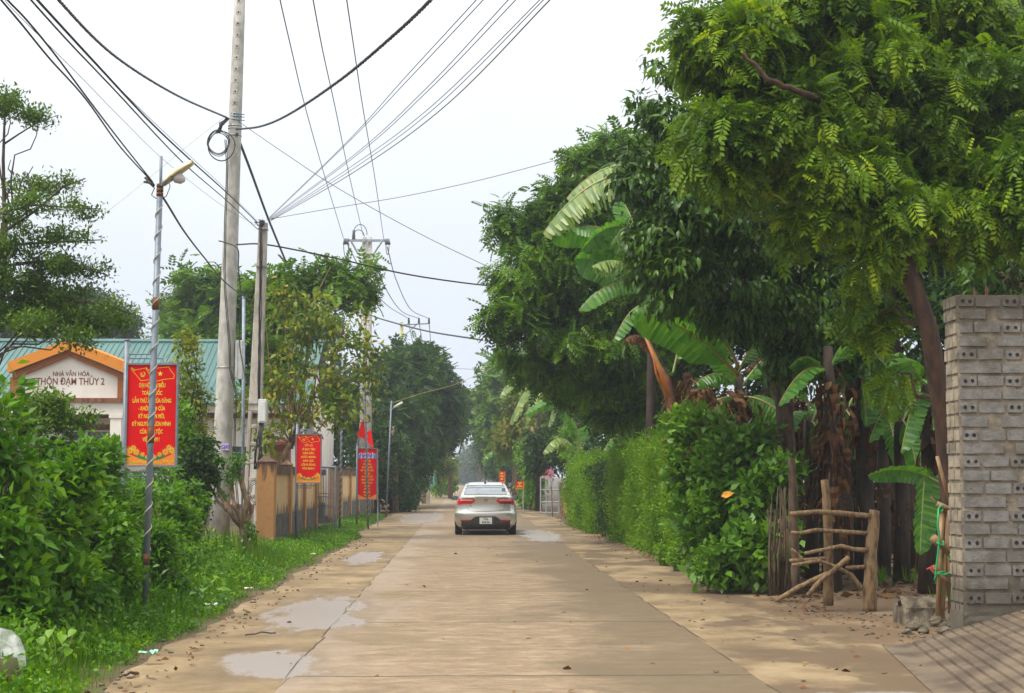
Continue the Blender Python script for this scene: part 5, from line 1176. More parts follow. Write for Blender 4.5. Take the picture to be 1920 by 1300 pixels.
# --- garden trees behind the bananas: they close the view
for i, (lab, bx, D, bls, st_, n_, sz) in enumerate((
    ('tall dense tree behind the mango-like tree', 1450, 32, [B(1420, 300, 31, 150, 120, 2.4), B(1330, 480, 32, 120, 150, 2), B(1480, 520, 32, 150, 170, 2.4), B(1400, 700, 33, 120, 90, 2)], 'simple', 3600, .22),
    ('tall dense tree behind the bright foreground tree', 1680, 31, [B(1640, 300, 30, 150, 180, 2.2), B(1760, 480, 31, 140, 150, 2.2), B(1640, 640, 32, 160, 110, 2), B(1580, 150, 30, 100, 110, 1.6), B(1560, 60, 30, 60, 60, 1)], 'simple', 4000, .22),
    ('dense tree behind the block wall', 1900, 30, [B(1860, 600, 29, 140, 150, 2.2), B(1900, 850, 29, 120, 130, 2), B(1780, 780, 30, 100, 130, 1.8), B(1800, 980, 30, 80, 90, 1.5)], 'simple', 2800, .22),
    ('low dark thicket deep behind the hanging dry banana leaves', 1600, 34, [B(1450, 860, 34, 130, 110, 1.6), B(1620, 850, 34, 130, 120, 1.6), B(1560, 990, 33, 120, 70, 1.4), B(1720, 980, 33, 110, 90, 1.4), B(1330, 820, 34, 110, 100, 1.4), B(1680, 740, 34, 120, 80, 1.5), B(1420, 1000, 31, 80, 60, 1)], 'simple', 4200, .2),
    ('dark garden tree behind the rounded tree', 1260, 46, [B(1240, 560, 46, 110, 160, 2.4), B(1200, 720, 47, 90, 90, 2), B(1280, 760, 45, 90, 90, 1.8), B(1155, 820, 48, 46, 50, 1.6), B(1220, 850, 44, 90, 60, 1.4)], 'simple', 3600, .26))):
    tree('garden_tree', lab, 'tree', gbase(bx, D), trunk_px([(bx, 895 + 4452 / D, D), (bx - 5, 700, D), (bx - 15, bls[0][2] and 500, D)]), [.22, .18, .12], bls, st_, n_, 5, sz, L_DARK, BARK, 50 + i, 'garden trees closing the view on the right', gap=-.9, shell=.35, twigs=30, limb_r=.06, spread=.7)
# --- far right roadside trees
far_r = (('green-yellow tree with orange leaves beyond the bananas right of the road', 985, 78, [B(985, 770, 78, 45, 50, 2), B(1020, 800, 76, 40, 50, 2), B(960, 820, 80, 32, 40, 1.6)], 'simple', 2200, .3, L_ORANGE),
         ('light green feathery tree peeping under the rounded tree', 965, 105, [B(960, 745, 105, 38, 38, 3), B(985, 700, 105, 50, 30, 3), B(945, 790, 105, 28, 40, 3)], 'pinfar', 1500, .8, L_MID),
         ('grey-green tree over the two small red signs', 950, 130, [B(948, 800, 130, 32, 46, 3), B(935, 850, 128, 26, 42, 3), B(960, 860, 120, 35, 45, 3)], 'simple', 2200, .5, L_DARK),
         ('dark leafy tree behind the right-hand gate frame', 1075, 66, [B(1060, 760, 66, 50, 50, 2), B(1075, 830, 64, 45, 55, 1.8), B(1020, 850, 68, 40, 45, 1.6)], 'simple', 2200, .26, L_DARK),
         ('leafy roadside tree right of the sedan between sign and gate frame', 1000, 72, [B(1000, 900, 71, 18, 55, 1.2), B(1000, 860, 74, 28, 40, 1.4), B(985, 935, 74, 12, 28, .8)], 'simple', 1600, .2, L_SHRUB),
         ('hazy blue-green tree crown meeting over the far road from the right', 900, 210, [B(918, 830, 210, 28, 30, 5), B(932, 805, 205, 24, 28, 5), B(924, 868, 230, 30, 30, 5)], 'simple', 1800, .9, L_BACK))
for i, (lab, bx, D, bls, st_, n_, sz, mt) in enumerate(far_r):
    tree('roadside_tree', lab, 'tree', gbase(bx, D), trunk_px([(bx, 895 + 4452 / D, D), (bx, 850, D), (bx, 800, D)]), [.2, .17, .12], bls, st_, n_, 4, sz, mt, BARK_PALE, 70 + i, 'roadside trees beyond the car on the right', gap=-.8, shell=.3, twigs=20, spread=.7)
# --- left far trees
left_t = (('big dark rounded tree beyond the single-lamp pole on the left', 768, 80, [B(755, 710, 80, 48, 42, 2.4), B(740, 790, 78, 62, 70, 2.4), B(808, 750, 84, 48, 50, 2.4), B(752, 860, 78, 40, 60, 2.2), B(828, 796, 86, 20, 36, 1.8), B(790, 815, 82, 30, 34, 1.8), B(800, 690, 82, 22, 30, 1.2), B(770, 670, 80, 20, 14, .8)], 'pinfar', 4200, .5, L_FARTREE, .28),
          ('dark leafy mass reaching the grass behind the single-lamp pole', 740, 68, [B(735, 870, 68, 40, 60, 1.6), B(748, 925, 69, 34, 42, 1.2), B(712, 860, 66, 26, 70, 1.2), B(758, 940, 74, 18, 26, 1)], 'simple', 2600, .2, L_DARK, .2),
          ('dark tree behind the twin poles', 640, 76, [B(640, 770, 76, 50, 90, 2.4), B(680, 800, 78, 40, 90, 2), B(690, 720, 78, 36, 50, 1.8), B(610, 720, 78, 50, 60, 2.4), B(600, 860, 74, 40, 50, 1.6)], 'simple', 3000, .28, L_DARK, .22),
          ('distant dark crown hanging over the road beyond the big dark tree', 838, 130, [B(875, 770, 130, 28, 35, 3), B(900, 782, 132, 18, 34, 3), B(855, 758, 128, 22, 20, 3)], 'simple', 2000, .42, L_DARK, .25),
          ('yellow-green tree under the distant dark crown on the left', 845, 112, [B(828, 868, 112, 15, 20, 2), B(812, 850, 108, 16, 28, 2), B(842, 882, 115, 9, 9, 1)], 'simple', 1300, .35, L_ORANGE, .2),
          ('farthest blue-grey tree at the end of the road', 872, 330, [B(868, 885, 330, 26, 18, 8), B(885, 870, 330, 30, 24, 8)], 'simple', 1100, 1.3, L_BACK, .3))
for i, (lab, bx, D, bls, st_, n_, sz, mt, tr) in enumerate(left_t):
    tree('roadside_tree', lab, 'tree', gbase(bx, D), trunk_px([(bx, 895 + 4452 / D, D), (bx, 880, D), (bx - 5, 800, D)]), [tr, tr * .8, tr * .6], bls, st_, n_, 4, sz, mt, BARK_PALE, 90 + i, 'trees beyond the fence on the left', gap=-.85, shell=.26, twigs=30, spread=.7)
back_l = (('grey-green tree behind the hall roof, at the left picture edge', 30, 86, [B(30, 610, 86, 70, 60, 3), B(90, 600, 86, 50, 60, 2.6)], 2600),
          ('grey-green tree behind the hall roof, right of the gable', 180, 88, [B(175, 600, 88, 55, 60, 2.6), B(225, 610, 88, 42, 45, 2.4), B(150, 570, 88, 40, 35, 2)], 2600),
          ('leafy grey-green tree behind the roof left of the tall pole', 350, 84, [B(345, 580, 84, 55, 70, 2.6), B(400, 580, 84, 55, 60, 2.6), B(330, 650, 84, 50, 40, 2)], 2600),
          ('grey-green tree behind the many-coloured tree', 560, 84, [B(540, 580, 84, 60, 60, 2.6), B(480, 620, 84, 50, 60, 2.4), B(600, 620, 84, 50, 60, 2.4)], 2200))
for i, (lab, bx, D, bls, n_) in enumerate(back_l):
    tree('hall_tree', lab, 'tree', gbase(bx, D), trunk_px([(bx, 950, D), (bx, 800, D), (bx, 640, D)]), [.3, .25, .15], bls, 'simple', n_, 4, .27, L_BACK, BARK_PALE, 110 + i, 'grey-green trees behind the hall', gap=-.35, freq=1.5, shell=.4, twigs=60, spread=.8)
tree('bright_tree', 'brighter green tree beside the tall pole above the teal roof', 'tree', gbase(390, 58), trunk_px([(395, 972, 58), (390, 800, 58), (385, 640, 58)]), [.16, .13, .08],
     [B(350, 535, 58, 35, 25, .9), B(390, 560, 58, 50, 45, 1.3), B(350, 610, 58, 40, 30, 1), B(440, 570, 58, 50, 45, 1.3), B(400, 640, 58, 60, 25, 1.2), B(320, 650, 57, 25, 12, .5), B(300, 575, 58, 14, 8, .3)], 'pinfar', 1000, 3, .5, L_MID, BARK_PALE, 130, gap=-.2, freq=1.6, twigs=60, limb_r=.05)
# --- layered tree left edge
def term_extra(tb):
    rd = random.Random(2)
    for pts, r0 in (([(8, 520, 26), (8, 400, 26), (6, 300, 26), (8, 240, 26), (12, 160, 26)], .045), ([(8, 270, 26), (35, 252, 26), (70, 230, 26), (110, 216, 26)], .02), ([(0, 440, 26), (60, 400, 26), (120, 350, 26), (160, 335, 26)], .03),
                    ([(0, 500, 26), (80, 490, 26), (140, 500, 26), (200, 515, 26)], .03), ([(0, 460, 26), (90, 455, 26), (190, 450, 26)], .03), ([(0, 560, 26), (90, 560, 26), (190, 570, 26), (250, 590, 26)], .045), ([(0, 400, 26), (60, 385, 26), (180, 392, 26)], .03)):
        tb.tube(trunk_px(pts), [r0 * (1 - .7 * i / (len(pts) - 1)) for i in range(len(pts))], 6)
tree('layered_tree', 'small-leaved tree with flat horizontal layers at the left picture edge', 'tree', gbase(-60, 26), trunk_px([(-60, 1066, 26), (-50, 860, 26), (-30, 700, 26), (0, 540, 26), (8, 420, 26)]), [.2, .18, .15, .11, .06],
     [B(12, 195, 26, 30, 28, .5), B(72, 224, 26, 38, 8, .35), B(20, 300, 26, 32, 14, .5), B(62, 312, 26, 16, 10, .3), B(70, 345, 26, 88, 10, .9), B(100, 392, 26, 88, 11, 1), B(20, 405, 26, 60, 14, .9), B(115, 447, 26, 84, 7, .9), B(30, 470, 26, 60, 20, 1), B(125, 505, 26, 80, 10, .8), B(30, 530, 26, 70, 25, 1), B(100, 560, 26, 90, 16, 1.2),
      B(170, 600, 26, 85, 14, 1), B(95, 610, 25.5, 80, 16, 1), B(215, 575, 26, 45, 9, .5), B(140, 640, 25, 30, 12, .4), B(5, 590, 26, 45, 40, 1)],
     'simple', 3000, 9, .085, L_TERM, BARK, 140, gap=-.05, flat=.22, clump=.3, freq=3, shell=.35, twigs=260, spread=1.0, out=.35, droop=-.25, limb_r=.02, extra=term_extra)
tree('layered_sapling', 'small-leaved layered sapling in front of the hall porch', 'tree', gbase(30, 23), trunk_px([(30, 1088, 23), (45, 900, 23), (60, 800, 23)]), [.05, .04, .02],
     [B(90, 765, 23, 45, 14, .4), B(70, 800, 23, 60, 18, .5), B(140, 785, 23, 30, 9, .3), B(80, 840, 23, 50, 18, .5), B(110, 860, 23, 50, 14, .4)], 'simple', 760, 9, .09, L_TERM, BARK, 141, flat=.2, clump=.32, gap=-.3, freq=3, twigs=60, spread=1.0, out=.35, droop=-.25, limb_r=.015)
# --- many-coloured tree
def mix_extra(tb):
    for pts, r0 in (([(545, 840, 39), (590, 740, 39), (632, 660, 38.8), (650, 600, 38.6)], .045), ([(560, 800, 39), (540, 700, 39), (560, 600, 39), (600, 540, 39), (620, 500, 39)], .03), ([(632, 660, 38.8), (690, 640, 38.5), (720, 700, 38)], .02), ([(550, 830, 39), (510, 740, 39), (500, 620, 39), (540, 540, 39)], .03), ([(600, 720, 39), (570, 640, 39), (545, 560, 39)], .02), ([(600, 700, 39), (640, 720, 38.5), (700, 690, 38)], .02)):
        tb.tube(trunk_px(pts), [r0 * (1 - .7 * i / (len(pts) - 1)) for i in range(len(pts))], 6)
tree('many_coloured_tree', 'open-crowned tree with green, olive and orange leaves right of the ladder-shaped pole', 'tree', gbase(515, 39), trunk_px([(515, 1009, 39), (518, 900, 39), (530, 860, 39), (545, 830, 39)]), [.09, .08, .075, .07],
     [B(600, 600, 39, 60, 50, 1), B(650, 640, 38.6, 50, 50, .9), B(560, 640, 39, 50, 60, .9), B(690, 690, 38.2, 36, 60, .6), B(610, 720, 38.5, 60, 45, .8), B(520, 720, 39, 40, 55, .8), B(500, 820, 39, 34, 40, .7), B(640, 760, 38, 50, 40, .7), B(560, 790, 39, 50, 30, .7), B(680, 600, 38.6, 30, 30, .5), B(452, 750, 42, 20, 55, .5), B(540, 560, 39, 40, 30, .7), B(700, 790, 38, 26, 26, .4)],
     'droopwide', 640, 5, .19, L_MIXED, BARK_PALE, 150, gap=-.45, freq=2, shell=.45, twigs=160, spread=.7, droop=.45, limb_r=.025, extra=mix_extra)
tree('feathery_tree', 'thin feathery-leaved tree behind the many-coloured tree', 'tree', gbase(560, 45), trunk_px([(560, 992, 45), (558, 800, 45), (580, 640, 45), (590, 560, 45)]), [.1, .08, .05, .03],
     [B(590, 490, 45, 32, 9, .4), B(610, 505, 45, 45, 10, .5), B(540, 525, 45, 45, 18, .7), B(640, 535, 45, 60, 13, .7), B(692, 512, 45, 22, 9, .3), B(500, 545, 45, 40, 22, .7), B(600, 580, 45, 70, 22, .8), B(520, 600, 45, 50, 30, .8), B(672, 545, 45, 35, 12, .4), B(500, 680, 44, 50, 34, .8), B(450, 700, 44, 28, 40, .6), B(540, 700, 44, 40, 30, .7), B(470, 640, 44, 34, 26, .6)], 'pinfar', 820, 3, .36, L_MID, BARK_PALE, 151, gap=-.3, freq=2, shell=.5, twigs=150, spread=.5, droop=.3, limb_r=.03)
# --- near shrubs on the left verge
def shrub(name, label, bpx, D, blobs, style, n, k, size, mat, seed, stems=8, group=None, bark=BARK, sr=.022, **kw):
    rng = random.Random(seed); root = thing(name, label, 'shrub', gbase(bpx, D), group); b0 = Vector(gbase(bpx, D)); tb = MB()
    for i in range(stems):
        bl = blobs[i % len(blobs)]; c = Vector(bl[:3]) + Vector((rng.uniform(-.6, .6) * bl[3], rng.uniform(-.5, .5) * bl[4], rng.uniform(-.2, .8) * bl[5]))
        s0 = b0 + Vector((rng.uniform(-.3, .3) * min(1, bl[3] * 1.4), rng.uniform(-.3, .3), 0)); o = curve_pts(s0, c, 8, .04, .05 * (c - s0).length, rng); r_ = sr * rng.uniform(.6, 1.2)
        tb.tube(o, [r_ * (1 - .6 * j / 8) for j in range(9)], 6)
    tb.build('stems', bark, root, smooth=True)
    nr_ = np.random.default_rng(seed); p, nn, idx = crown_pts(blobs, n, nr_, kw.pop('shell', .35), kw.pop('gap', -.8), kw.pop('freq', 3), seed)
    leaf_mesh('foliage', TEMPL[style], *make_leaves(style, p, nn, k, size, nr_, **kw), mat, root); return root
GS = 'leafy shrubs of the hedge along the left verge'
shr = (('tallest hedge shrub at the left picture edge', -15, 13.5, [B(-55, 790, 13.5, 85, 100, .5), B(30, 890, 13.5, 65, 80, .5), B(0, 1000, 13.5, 75, 90, .5), B(0, 730, 13.6, 26, 40, .25), B(-10, 1100, 13.4, 80, 60, .5), B(60, 1130, 13.6, 50, 40, .35)], 'simple', 900, 6, .135),
       ('shrub with a pointed top left of the large banner', 95, 15.0, [B(110, 905, 15, 50, 60, .45), B(90, 980, 15, 60, 70, .5), B(60, 850, 15, 30, 60, .3), B(150, 880, 15, 25, 35, .2), B(110, 1065, 15, 60, 55, .45), B(150, 1110, 15.2, 40, 35, .3)], 'simple', 700, 6, .125),
       ('shrub directly left of the large banner post', 185, 17.0, [B(170, 920, 17, 45, 50, .45), B(205, 960, 17, 38, 60, .4), B(185, 870, 17, 20, 25, .2), B(160, 1010, 17, 50, 45, .4), B(195, 1065, 17, 42, 48, .4)], 'simple', 620, 6, .125),
       ('shrub between the large banner post and the nearest lamp pole', 250, 19.8, [B(245, 960, 19.8, 30, 55, .4), B(260, 1010, 19.8, 40, 50, .4), B(215, 1040, 19.8, 30, 35, .3), B(262, 1075, 19.8, 36, 32, .4)], 'simple', 420, 6, .12),
       ('low shrub right of the nearest lamp pole', 318, 22.5, [B(315, 950, 22.5, 28, 45, .4), B(335, 1000, 22.5, 34, 40, .4), B(300, 1010, 22.5, 25, 50, .3), B(325, 1055, 22.5, 32, 26, .35)], 'simple', 420, 5, .12),
       ('hedge shrub behind the front row at the left', 60, 19.0, [B(20, 900, 19, 70, 60, .6), B(110, 950, 19, 70, 60, .6), B(60, 1000, 19, 80, 50, .6)], 'simple', 700, 6, .12),
       ('low leafy scrub at the grass edge in front of the tallest hedge shrub', 70, 14.6, [B(70, 1000, 14.6, 55, 60, .4), B(120, 1090, 14.6, 45, 45, .4), B(40, 1090, 14.6, 50, 50, .4)], 'simple', 520, 6, .11),
       ('slender leafy scrub between the pointed shrub and the large banner post', 200, 16.2, [B(150, 970, 16.2, 40, 50, .35), B(195, 1010, 16.2, 36, 55, .35), B(215, 1090, 16.2, 40, 38, .35)], 'simple', 480, 6, .10),
       ('leafy scrub behind the foot of the nearest lamp pole', 300, 18.6, [B(290, 1020, 18.6, 36, 50, .35), B(310, 1080, 18.6, 40, 34, .35), B(270, 940, 18.8, 28, 36, .3)], 'simple', 480, 6, .10),
       ('hedge shrub in the rear row behind the large banner', 280, 25.0, [B(250, 930, 25, 40, 50, .5), B(300, 900, 25, 30, 50, .5), B(230, 990, 25, 50, 40, .5)], 'simple', 500, 5, .11))
for i, (lab, bp_, D, bls, st_, n_, k_, sz) in enumerate(shr):
    shrub('hedge_shrub', lab, bp_, D, bls, 'wide' if i % 3 == 1 else st_, int(n_ * 1.15), k_, sz * (1.05 if i == 0 else .92), L_SHRUB, 200 + i, 16, GS, out=.7, droop=.0, spread=.6, upj=.6, gap=-.3, freq=4.5, cv=.35)
shrub('dark_shrub', 'dense dark green shrub below the right edge of the large banner', 370, 27, [B(365, 900, 27, 35, 45, .5), B(385, 860, 27, 26, 40, .4), B(360, 950, 27, 28, 40, .4)], 'wide', 800, 5, .09, L_DARK, 220, 8)
shrub('yellow_green_shrub', 'yellow-green young tree left of the tall concrete pole', 372, 33, [B(350, 700, 33, 34, 30, .6), B(352, 750, 33, 34, 40, .6), B(350, 650, 33, 20, 22, .4), B(362, 820, 33, 34, 30, .5), B(330, 760, 33, 20, 30, .4)], 'simple', 520, 5, .15, L_MIXED, 221, 9, sr=.03)
shrub('light_shrub', 'light green leafy shrub left of the tall concrete pole foot', 385, 30, [B(345, 860, 30, 26, 60, .4), B(372, 850, 30, 22, 30, .4), B(350, 790, 30, 16, 40, .3)], 'wide', 460, 5, .10, L_SHRUB, 222, 8)
# pollarded stumps
def stump(label, bpx, by, D, limbs, tufts, r0, seed):
    t = thing('pollarded_shrub', label, 'shrub', (PX(bpx, D), D, 0), 'hard-pruned pale-barked shrubs'); rng = random.Random(seed)
    m = MB(); m.tube([P(bpx, by, D), P(bpx - 2, by - 40, D), P(bpx - 6, by - 75, D)], [r0 * 1.3, r0, r0 * .9], 9)
    for pts, r_ in limbs:
        c = trunk_px([(a, b_, D + rng.uniform(-.25, .25) if j else D) for j, (a, b_) in enumerate(pts)]); o = []
        for a, b_ in zip(c, c[1:]):
            for j in range(4): o.append(a.lerp(b_, j / 4) + Vector((rng.uniform(-1, 1), rng.uniform(-1, 1), rng.uniform(-1, 1))) * r_ * .3)
        m.tube(o + [c[-1]], [r_ * (1 - .45 * i / len(o)) for i in range(len(o) + 1)], 8)
    m.build('branches', BARK_PALE, t, smooth=True)
    nr_ = np.random.default_rng(seed); bl = [B(a, b_, D, w_, h_, w_ / S(D)) for a, b_, w_, h_ in tufts]; p, nn, idx = crown_pts(bl, int(26 * len(bl)), nr_, .5, None, 3, seed)
    leaf_mesh('foliage', TW, *make_leaves('wide', p, nn, 6, .085, nr_), L_SHRUB, t)
stump('pruned pale stump with leafy tufts in front of the two nearest concrete poles', 462, 1058, 28.5,
      [([(456, 990), (430, 960), (412, 920), (402, 878)], .06), ([(456, 990), (440, 950), (435, 915), (438, 892)], .05), ([(456, 990), (462, 940), (452, 900), (446, 868)], .07), ([(430, 960), (408, 940), (392, 905), (384, 890)], .035), ([(456, 1000), (470, 960), (466, 930)], .05), ([(452, 975), (440, 940), (436, 925)], .03)],
      [(402, 872, 16, 16), (410, 895, 12, 20), (445, 862, 18, 12), (436, 880, 10, 12), (390, 862, 14, 10), (468, 985, 10, 14), (412, 925, 8, 10), (455, 1010, 8, 8)], .10, 1)
stump('second pruned stump with forked stems behind the nearest lamp pole', 322, 1090, 24,
      [([(318, 1040), (306, 990), (300, 945), (303, 940)], .055), ([(318, 1040), (332, 1000), (338, 965)], .05), ([(320, 1050), (300, 1010), (292, 1000)], .04), ([(332, 1000), (322, 980), (318, 960)], .03)],
      [(303, 925, 14, 14), (340, 950, 14, 12), (300, 880, 10, 14)], .085, 2)
stump('thin dark pruned stem between the two stumps', 366, 1070, 26, [([(362, 1010), (358, 960), (352, 920)], .04), ([(362, 1010), (374, 965), (380, 940)], .035)], [(352, 912, 16, 16), (382, 930, 14, 16), (366, 960, 10, 12)], .06, 3)
shrub('cut_shrub', 'shrub with dry brown cut twigs beside the large banner', 215, 21, [B(200, 860, 21, 22, 22, .3), B(218, 840, 21, 14, 26, .3)], 'simple', 70, 5, .11, L_SHRUB, 230, 6, sr=.03, bark=BARK_PALE)

# --- bushes and hedges on the right
shrub('broadleaf_bush', 'large broad-leaved bush between the clipped hedge and the branch fence', 1380, 21.5,
      [B(1310, 860, 22.5, 52, 50, .5), B(1285, 800, 23, 28, 30, .3), B(1380, 900, 22, 75, 75, .7), B(1345, 985, 22, 75, 75, .7), B(1440, 960, 21, 42, 80, .5), B(1405, 1040, 20.6, 72, 48, .5), B(1465, 890, 21, 26, 30, .3), B(1300, 940, 23, 42, 60, .5), B(1450, 1040, 20.6, 30, 50, .3), B(1350, 1060, 20.8, 50, 30, .4), B(1390, 830, 22, 50, 35, .4), B(1330, 800, 22.5, 30, 25, .3)],
      'wide', 3000, 5, .15, L_BUSH, 240, 34, sr=.014, out=.9, droop=.0, shell=.3, gap=-.45, freq=3.5)
def hedge(label, pts, h, wdt, dens, size, seed, mat=L_HEDGE):
    rng = np.random.default_rng(seed); P0, P1 = np.array(pts[0]), np.array(pts[1]); Ld = np.linalg.norm(P1 - P0); dr = (P1 - P0) / Ld; nrm = np.array([-dr[1], dr[0]])
    if nrm[0] > 0: nrm = -nrm
    t = thing('clipped_hedge', label, 'hedge', (P0[0], P0[1], 0), 'fine-leaved clipped hedges on the right')
    n = int(dens * Ld * (h * 2 + wdt)); u = rng.random(n) * Ld; side = rng.random(n); z = rng.random(n) * h * np.where(rng.random(n) < .3, 1, 1); off = np.zeros(n); out_ = np.zeros((n, 3))
    dep = rng.normal(size=n) * .10 + .06
    f = side < .5; tp = (side >= .5) & (side < .8); e_ = side >= .8
    lumps = .12 * np.sin(u * 2.1 + seed) + .08 * np.sin(u * 5 + z * 3) + .08 * np.sin(z * 4.3 + u * 1.3)
    x_ = np.where(f, lumps - dep * 1.0, 0) ; across = np.where(f, -dep + lumps, -rng.random(n) * wdt); zz = np.where(tp, h - dep + .12 * np.sin(u * 1.7) + .07 * np.sin(u * 6), z)
    along = np.where(e_, np.where(rng.random(n) < .6, dep, Ld - dep), u)
    pos = np.stack([P0[0] + dr[0] * along + nrm[0] * across, P0[1] + dr[1] * along + nrm[1] * across, np.maximum(zz, .02)], 1)
    nr = np.where(f[:, None], np.array([nrm[0], nrm[1], .25]), np.where(tp[:, None], np.array([0, 0, 1.0]), np.array([-dr[0], -dr[1], .2])))
    leaf_mesh('foliage', TS, *make_leaves('simple', pos, nr, 3, size, rng, 1.3, .7, -.1, .8, .3), mat, t)
    m = MB(); rd = random.Random(seed)
    for i in range(int(Ld * 3)):
        a = P0 + dr * (i / 3 + rd.random() * .2) - nrm * wdt * .5; m.tube([(a[0], a[1], 0), (a[0] + rd.uniform(-.1, .1), a[1], h * .5), (a[0] + rd.uniform(-.2, .2), a[1], h * .92)], [.015, .012, .006], 5)
    m.build('stems', BARK, t); return t
hedge('near clipped hedge of fine bright leaves right of the road', ((4.05, 26.5), (3.85, 39.0)), 2.25, 1.1, 620, .07, 5)
hedge('far clipped hedge of fine bright leaves, beyond the dark gap', ((3.75, 42.0), (3.55, 50.0)), 2.0, 1.0, 560, .075, 6)
shrub('gap_bush', 'dark leafy bush in the gap between the two clipped hedges', 1135, 40.5, [B(1135, 930, 40.5, 18, 55, .5), B(1140, 965, 40, 18, 40, .5), B(1125, 890, 41, 24, 30, .5)], 'simple', 700, 4, .10, L_DARK, 250, 6)
shrub('vine_bush', 'leafy vine bush at the far end of the clipped hedges', 1080, 52, [B(1080, 920, 52, 18, 50, .6), B(1072, 860, 54, 20, 30, .6), B(1090, 960, 51, 18, 22, .4), B(1062, 830, 56, 22, 30, .6)], 'wide', 900, 4, .13, L_SHRUB, 251, 6)
shrub('foot_bush', 'low green creeper at the foot of the broad-leaved bush', 1290, 25.5, [B(1250, 1040, 27, 28, 22, .35), B(1290, 1050, 25.5, 26, 28, .35), B(1320, 1075, 23.5, 26, 20, .3)], 'wide', 620, 4, .08, L_HEDGE, 252, 4)
shrub('roadside_bush', 'rounded hedge on the left of the far road near the orange sign', 825, 120, [B(838, 905, 120, 14, 18, 2), B(820, 905, 116, 8, 22, 1.2)], 'simple', 900, 4, .3, L_HEDGE, 253, 4)
shrub('roadside_bush', 'dark low bush at the road edge before the brown fence posts', 770, 84, [B(772, 930, 84, 12, 25, .8), B(755, 945, 78, 14, 18, .7)], 'simple', 700, 4, .18, L_DARK, 254, 4)
tree('pole_foot_tree', 'bushy dark tree beyond the twin poles between fence and big dark tree', 'tree', gbase(705, 74), trunk_px([(705, 955, 74), (705, 900, 74), (703, 800, 74)]), [.15, .12, .1], [B(705, 800, 74, 34, 60, 1.5), B(700, 880, 73, 30, 60, 1.3), B(665, 860, 74, 30, 70, 1.4)], 'simple', 1600, 4, .22, L_DARK, BARK, 255, shell=.35)

# --- banana plants
def leaf_from_mb(mb, name, mat, parent, seed):
    o = mb.build(name, mat, parent, smooth=True); r_ = np.random.default_rng(seed); at = o.data.attributes.new('var', 'FLOAT', 'FACE'); at.data.foreach_set('value', r_.random(len(o.data.polygons)).astype(np.float32)); return o
def bleaf(parent, p0, p1, W, sag, torn, mat, seed, roll=0.0, fold=.45, petiole=.12):
    rd = random.Random(seed); n = 34; p0, p1 = Vector(p0), Vector(p1); c = []
    for i in range(n + 1):
        t = i / n; q = p0.lerp(p1, t); q.z += sag * 4 * t * (1 - t); c.append(q)
    m = MB(); k0 = int(n * petiole)
    for i in range(k0, n):
        a, b_ = c[i], c[i + 1]; d = (b_ - a).normalized(); side = d.cross(Vector((0, 0, 1)))
        if side.length < .2: side = d.cross(Vector((0, 1, 0)))
        side.normalize(); up = side.cross(d).normalized(); rq = Matrix.Rotation(roll, 3, d); side = rq @ side; up = rq @ up
        def hw(t): 
            u = max(0, (t - petiole) / (1 - petiole)); return W * min(1, (u * 5.5) ** .6) * (1 - max(0, (u - .55) / .45) ** 2.2) ** .5 if u < 1 else 0
        for sg in (-1, 1):
            f_ = fold + (rd.uniform(-.08, .08) if torn < .5 else rd.uniform(.2, .9)) * (1 if torn else .3)
            w0, w1 = hw(i / n), hw((i + 1) / n)
            if torn >= .5: w0 = w0 * rd.uniform(.75, 1.05); w1 = w0
            gp = .0 if torn < .1 else (.0 if rd.random() > torn else .35)
            sw = d * ((w0 + w1) / 2) * .22
            o0, o1 = side * sg * math.cos(f_) - up * math.sin(f_), side * sg * math.cos(f_ + .25) - up * math.sin(f_ + .25)
            rp = .012 * (1 if i % 2 else -1)
            A0, A1 = a, b_; M0, M1 = a + o0 * w0 * .5 + sw * .5 + up * rp, b_ + o0 * w1 * .5 + sw * .5 + up * -rp
            E0, E1 = M0 + o1 * w0 * .5 + sw * .5, M1 + o1 * w1 * .5 + sw * .5
            if gp: E1 = E1.lerp(E0, gp); E0 = E0 + Vector((0, 0, -.04 * W)) * rd.random()
            nb = len(m.v); m.raw([A0, A1, M1, M0, E1, E0], [(0, 1, 2, 3), (3, 2, 4, 5)])
    leaf_from_mb(m, 'leaf_blade', mat, parent, seed)
    m = MB(); m.tube(c, [max(.006, W * .075 * (1 - .85 * i / n)) for i in range(n + 1)], 6); m.build('leaf_rib', BAN_RIB if mat is not BAN_DRY else BAN_STEM, parent, smooth=True)
def skirt(parent, c, top, bot, rad, n, seed, x1=None):
    rng = np.random.default_rng(seed); m = MB(); rd = random.Random(seed)
    for i in range(int(n * 1.3)):
        a = rd.uniform(0, 6.28); z = rd.uniform(bot, top); l = rd.uniform(.18, .62) * min(1, (z - 0) / .5); r0 = rad * rd.uniform(.45, 1.0); rd_o = rd.uniform(-.3, 1.7)
        p = Vector((c[0] + r0 * math.cos(a), c[1] + r0 * math.sin(a), z)); w_ = rd.choice((.008, .012, .02, .04, .075)); tw = rd.uniform(-3, 3); k = 6; L_ = []
        for j in range(k + 1):
            t = j / k; q = p + Vector((math.cos(a) * rad * .7 * math.sin(t * 2) * rd_o + .012 * math.sin(t * 7 + i), math.sin(a) * rad * .5 * math.sin(t * 2), -l * t)); aa = a + 1.57 + tw * t
            wv = w_ * (1 - .75 * t) * (1 + .4 * math.sin(t * 7 + i)); dv = Vector((math.cos(aa), math.sin(aa), .1)) * wv; L_ += [q - dv, q + dv]
        m.raw(L_, [(2 * j, 2 * j + 1, 2 * j + 3, 2 * j + 2) for j in range(k)])
    leaf_from_mb(m, 'dry_leaf_skirt', BAN_DRY, parent, seed)
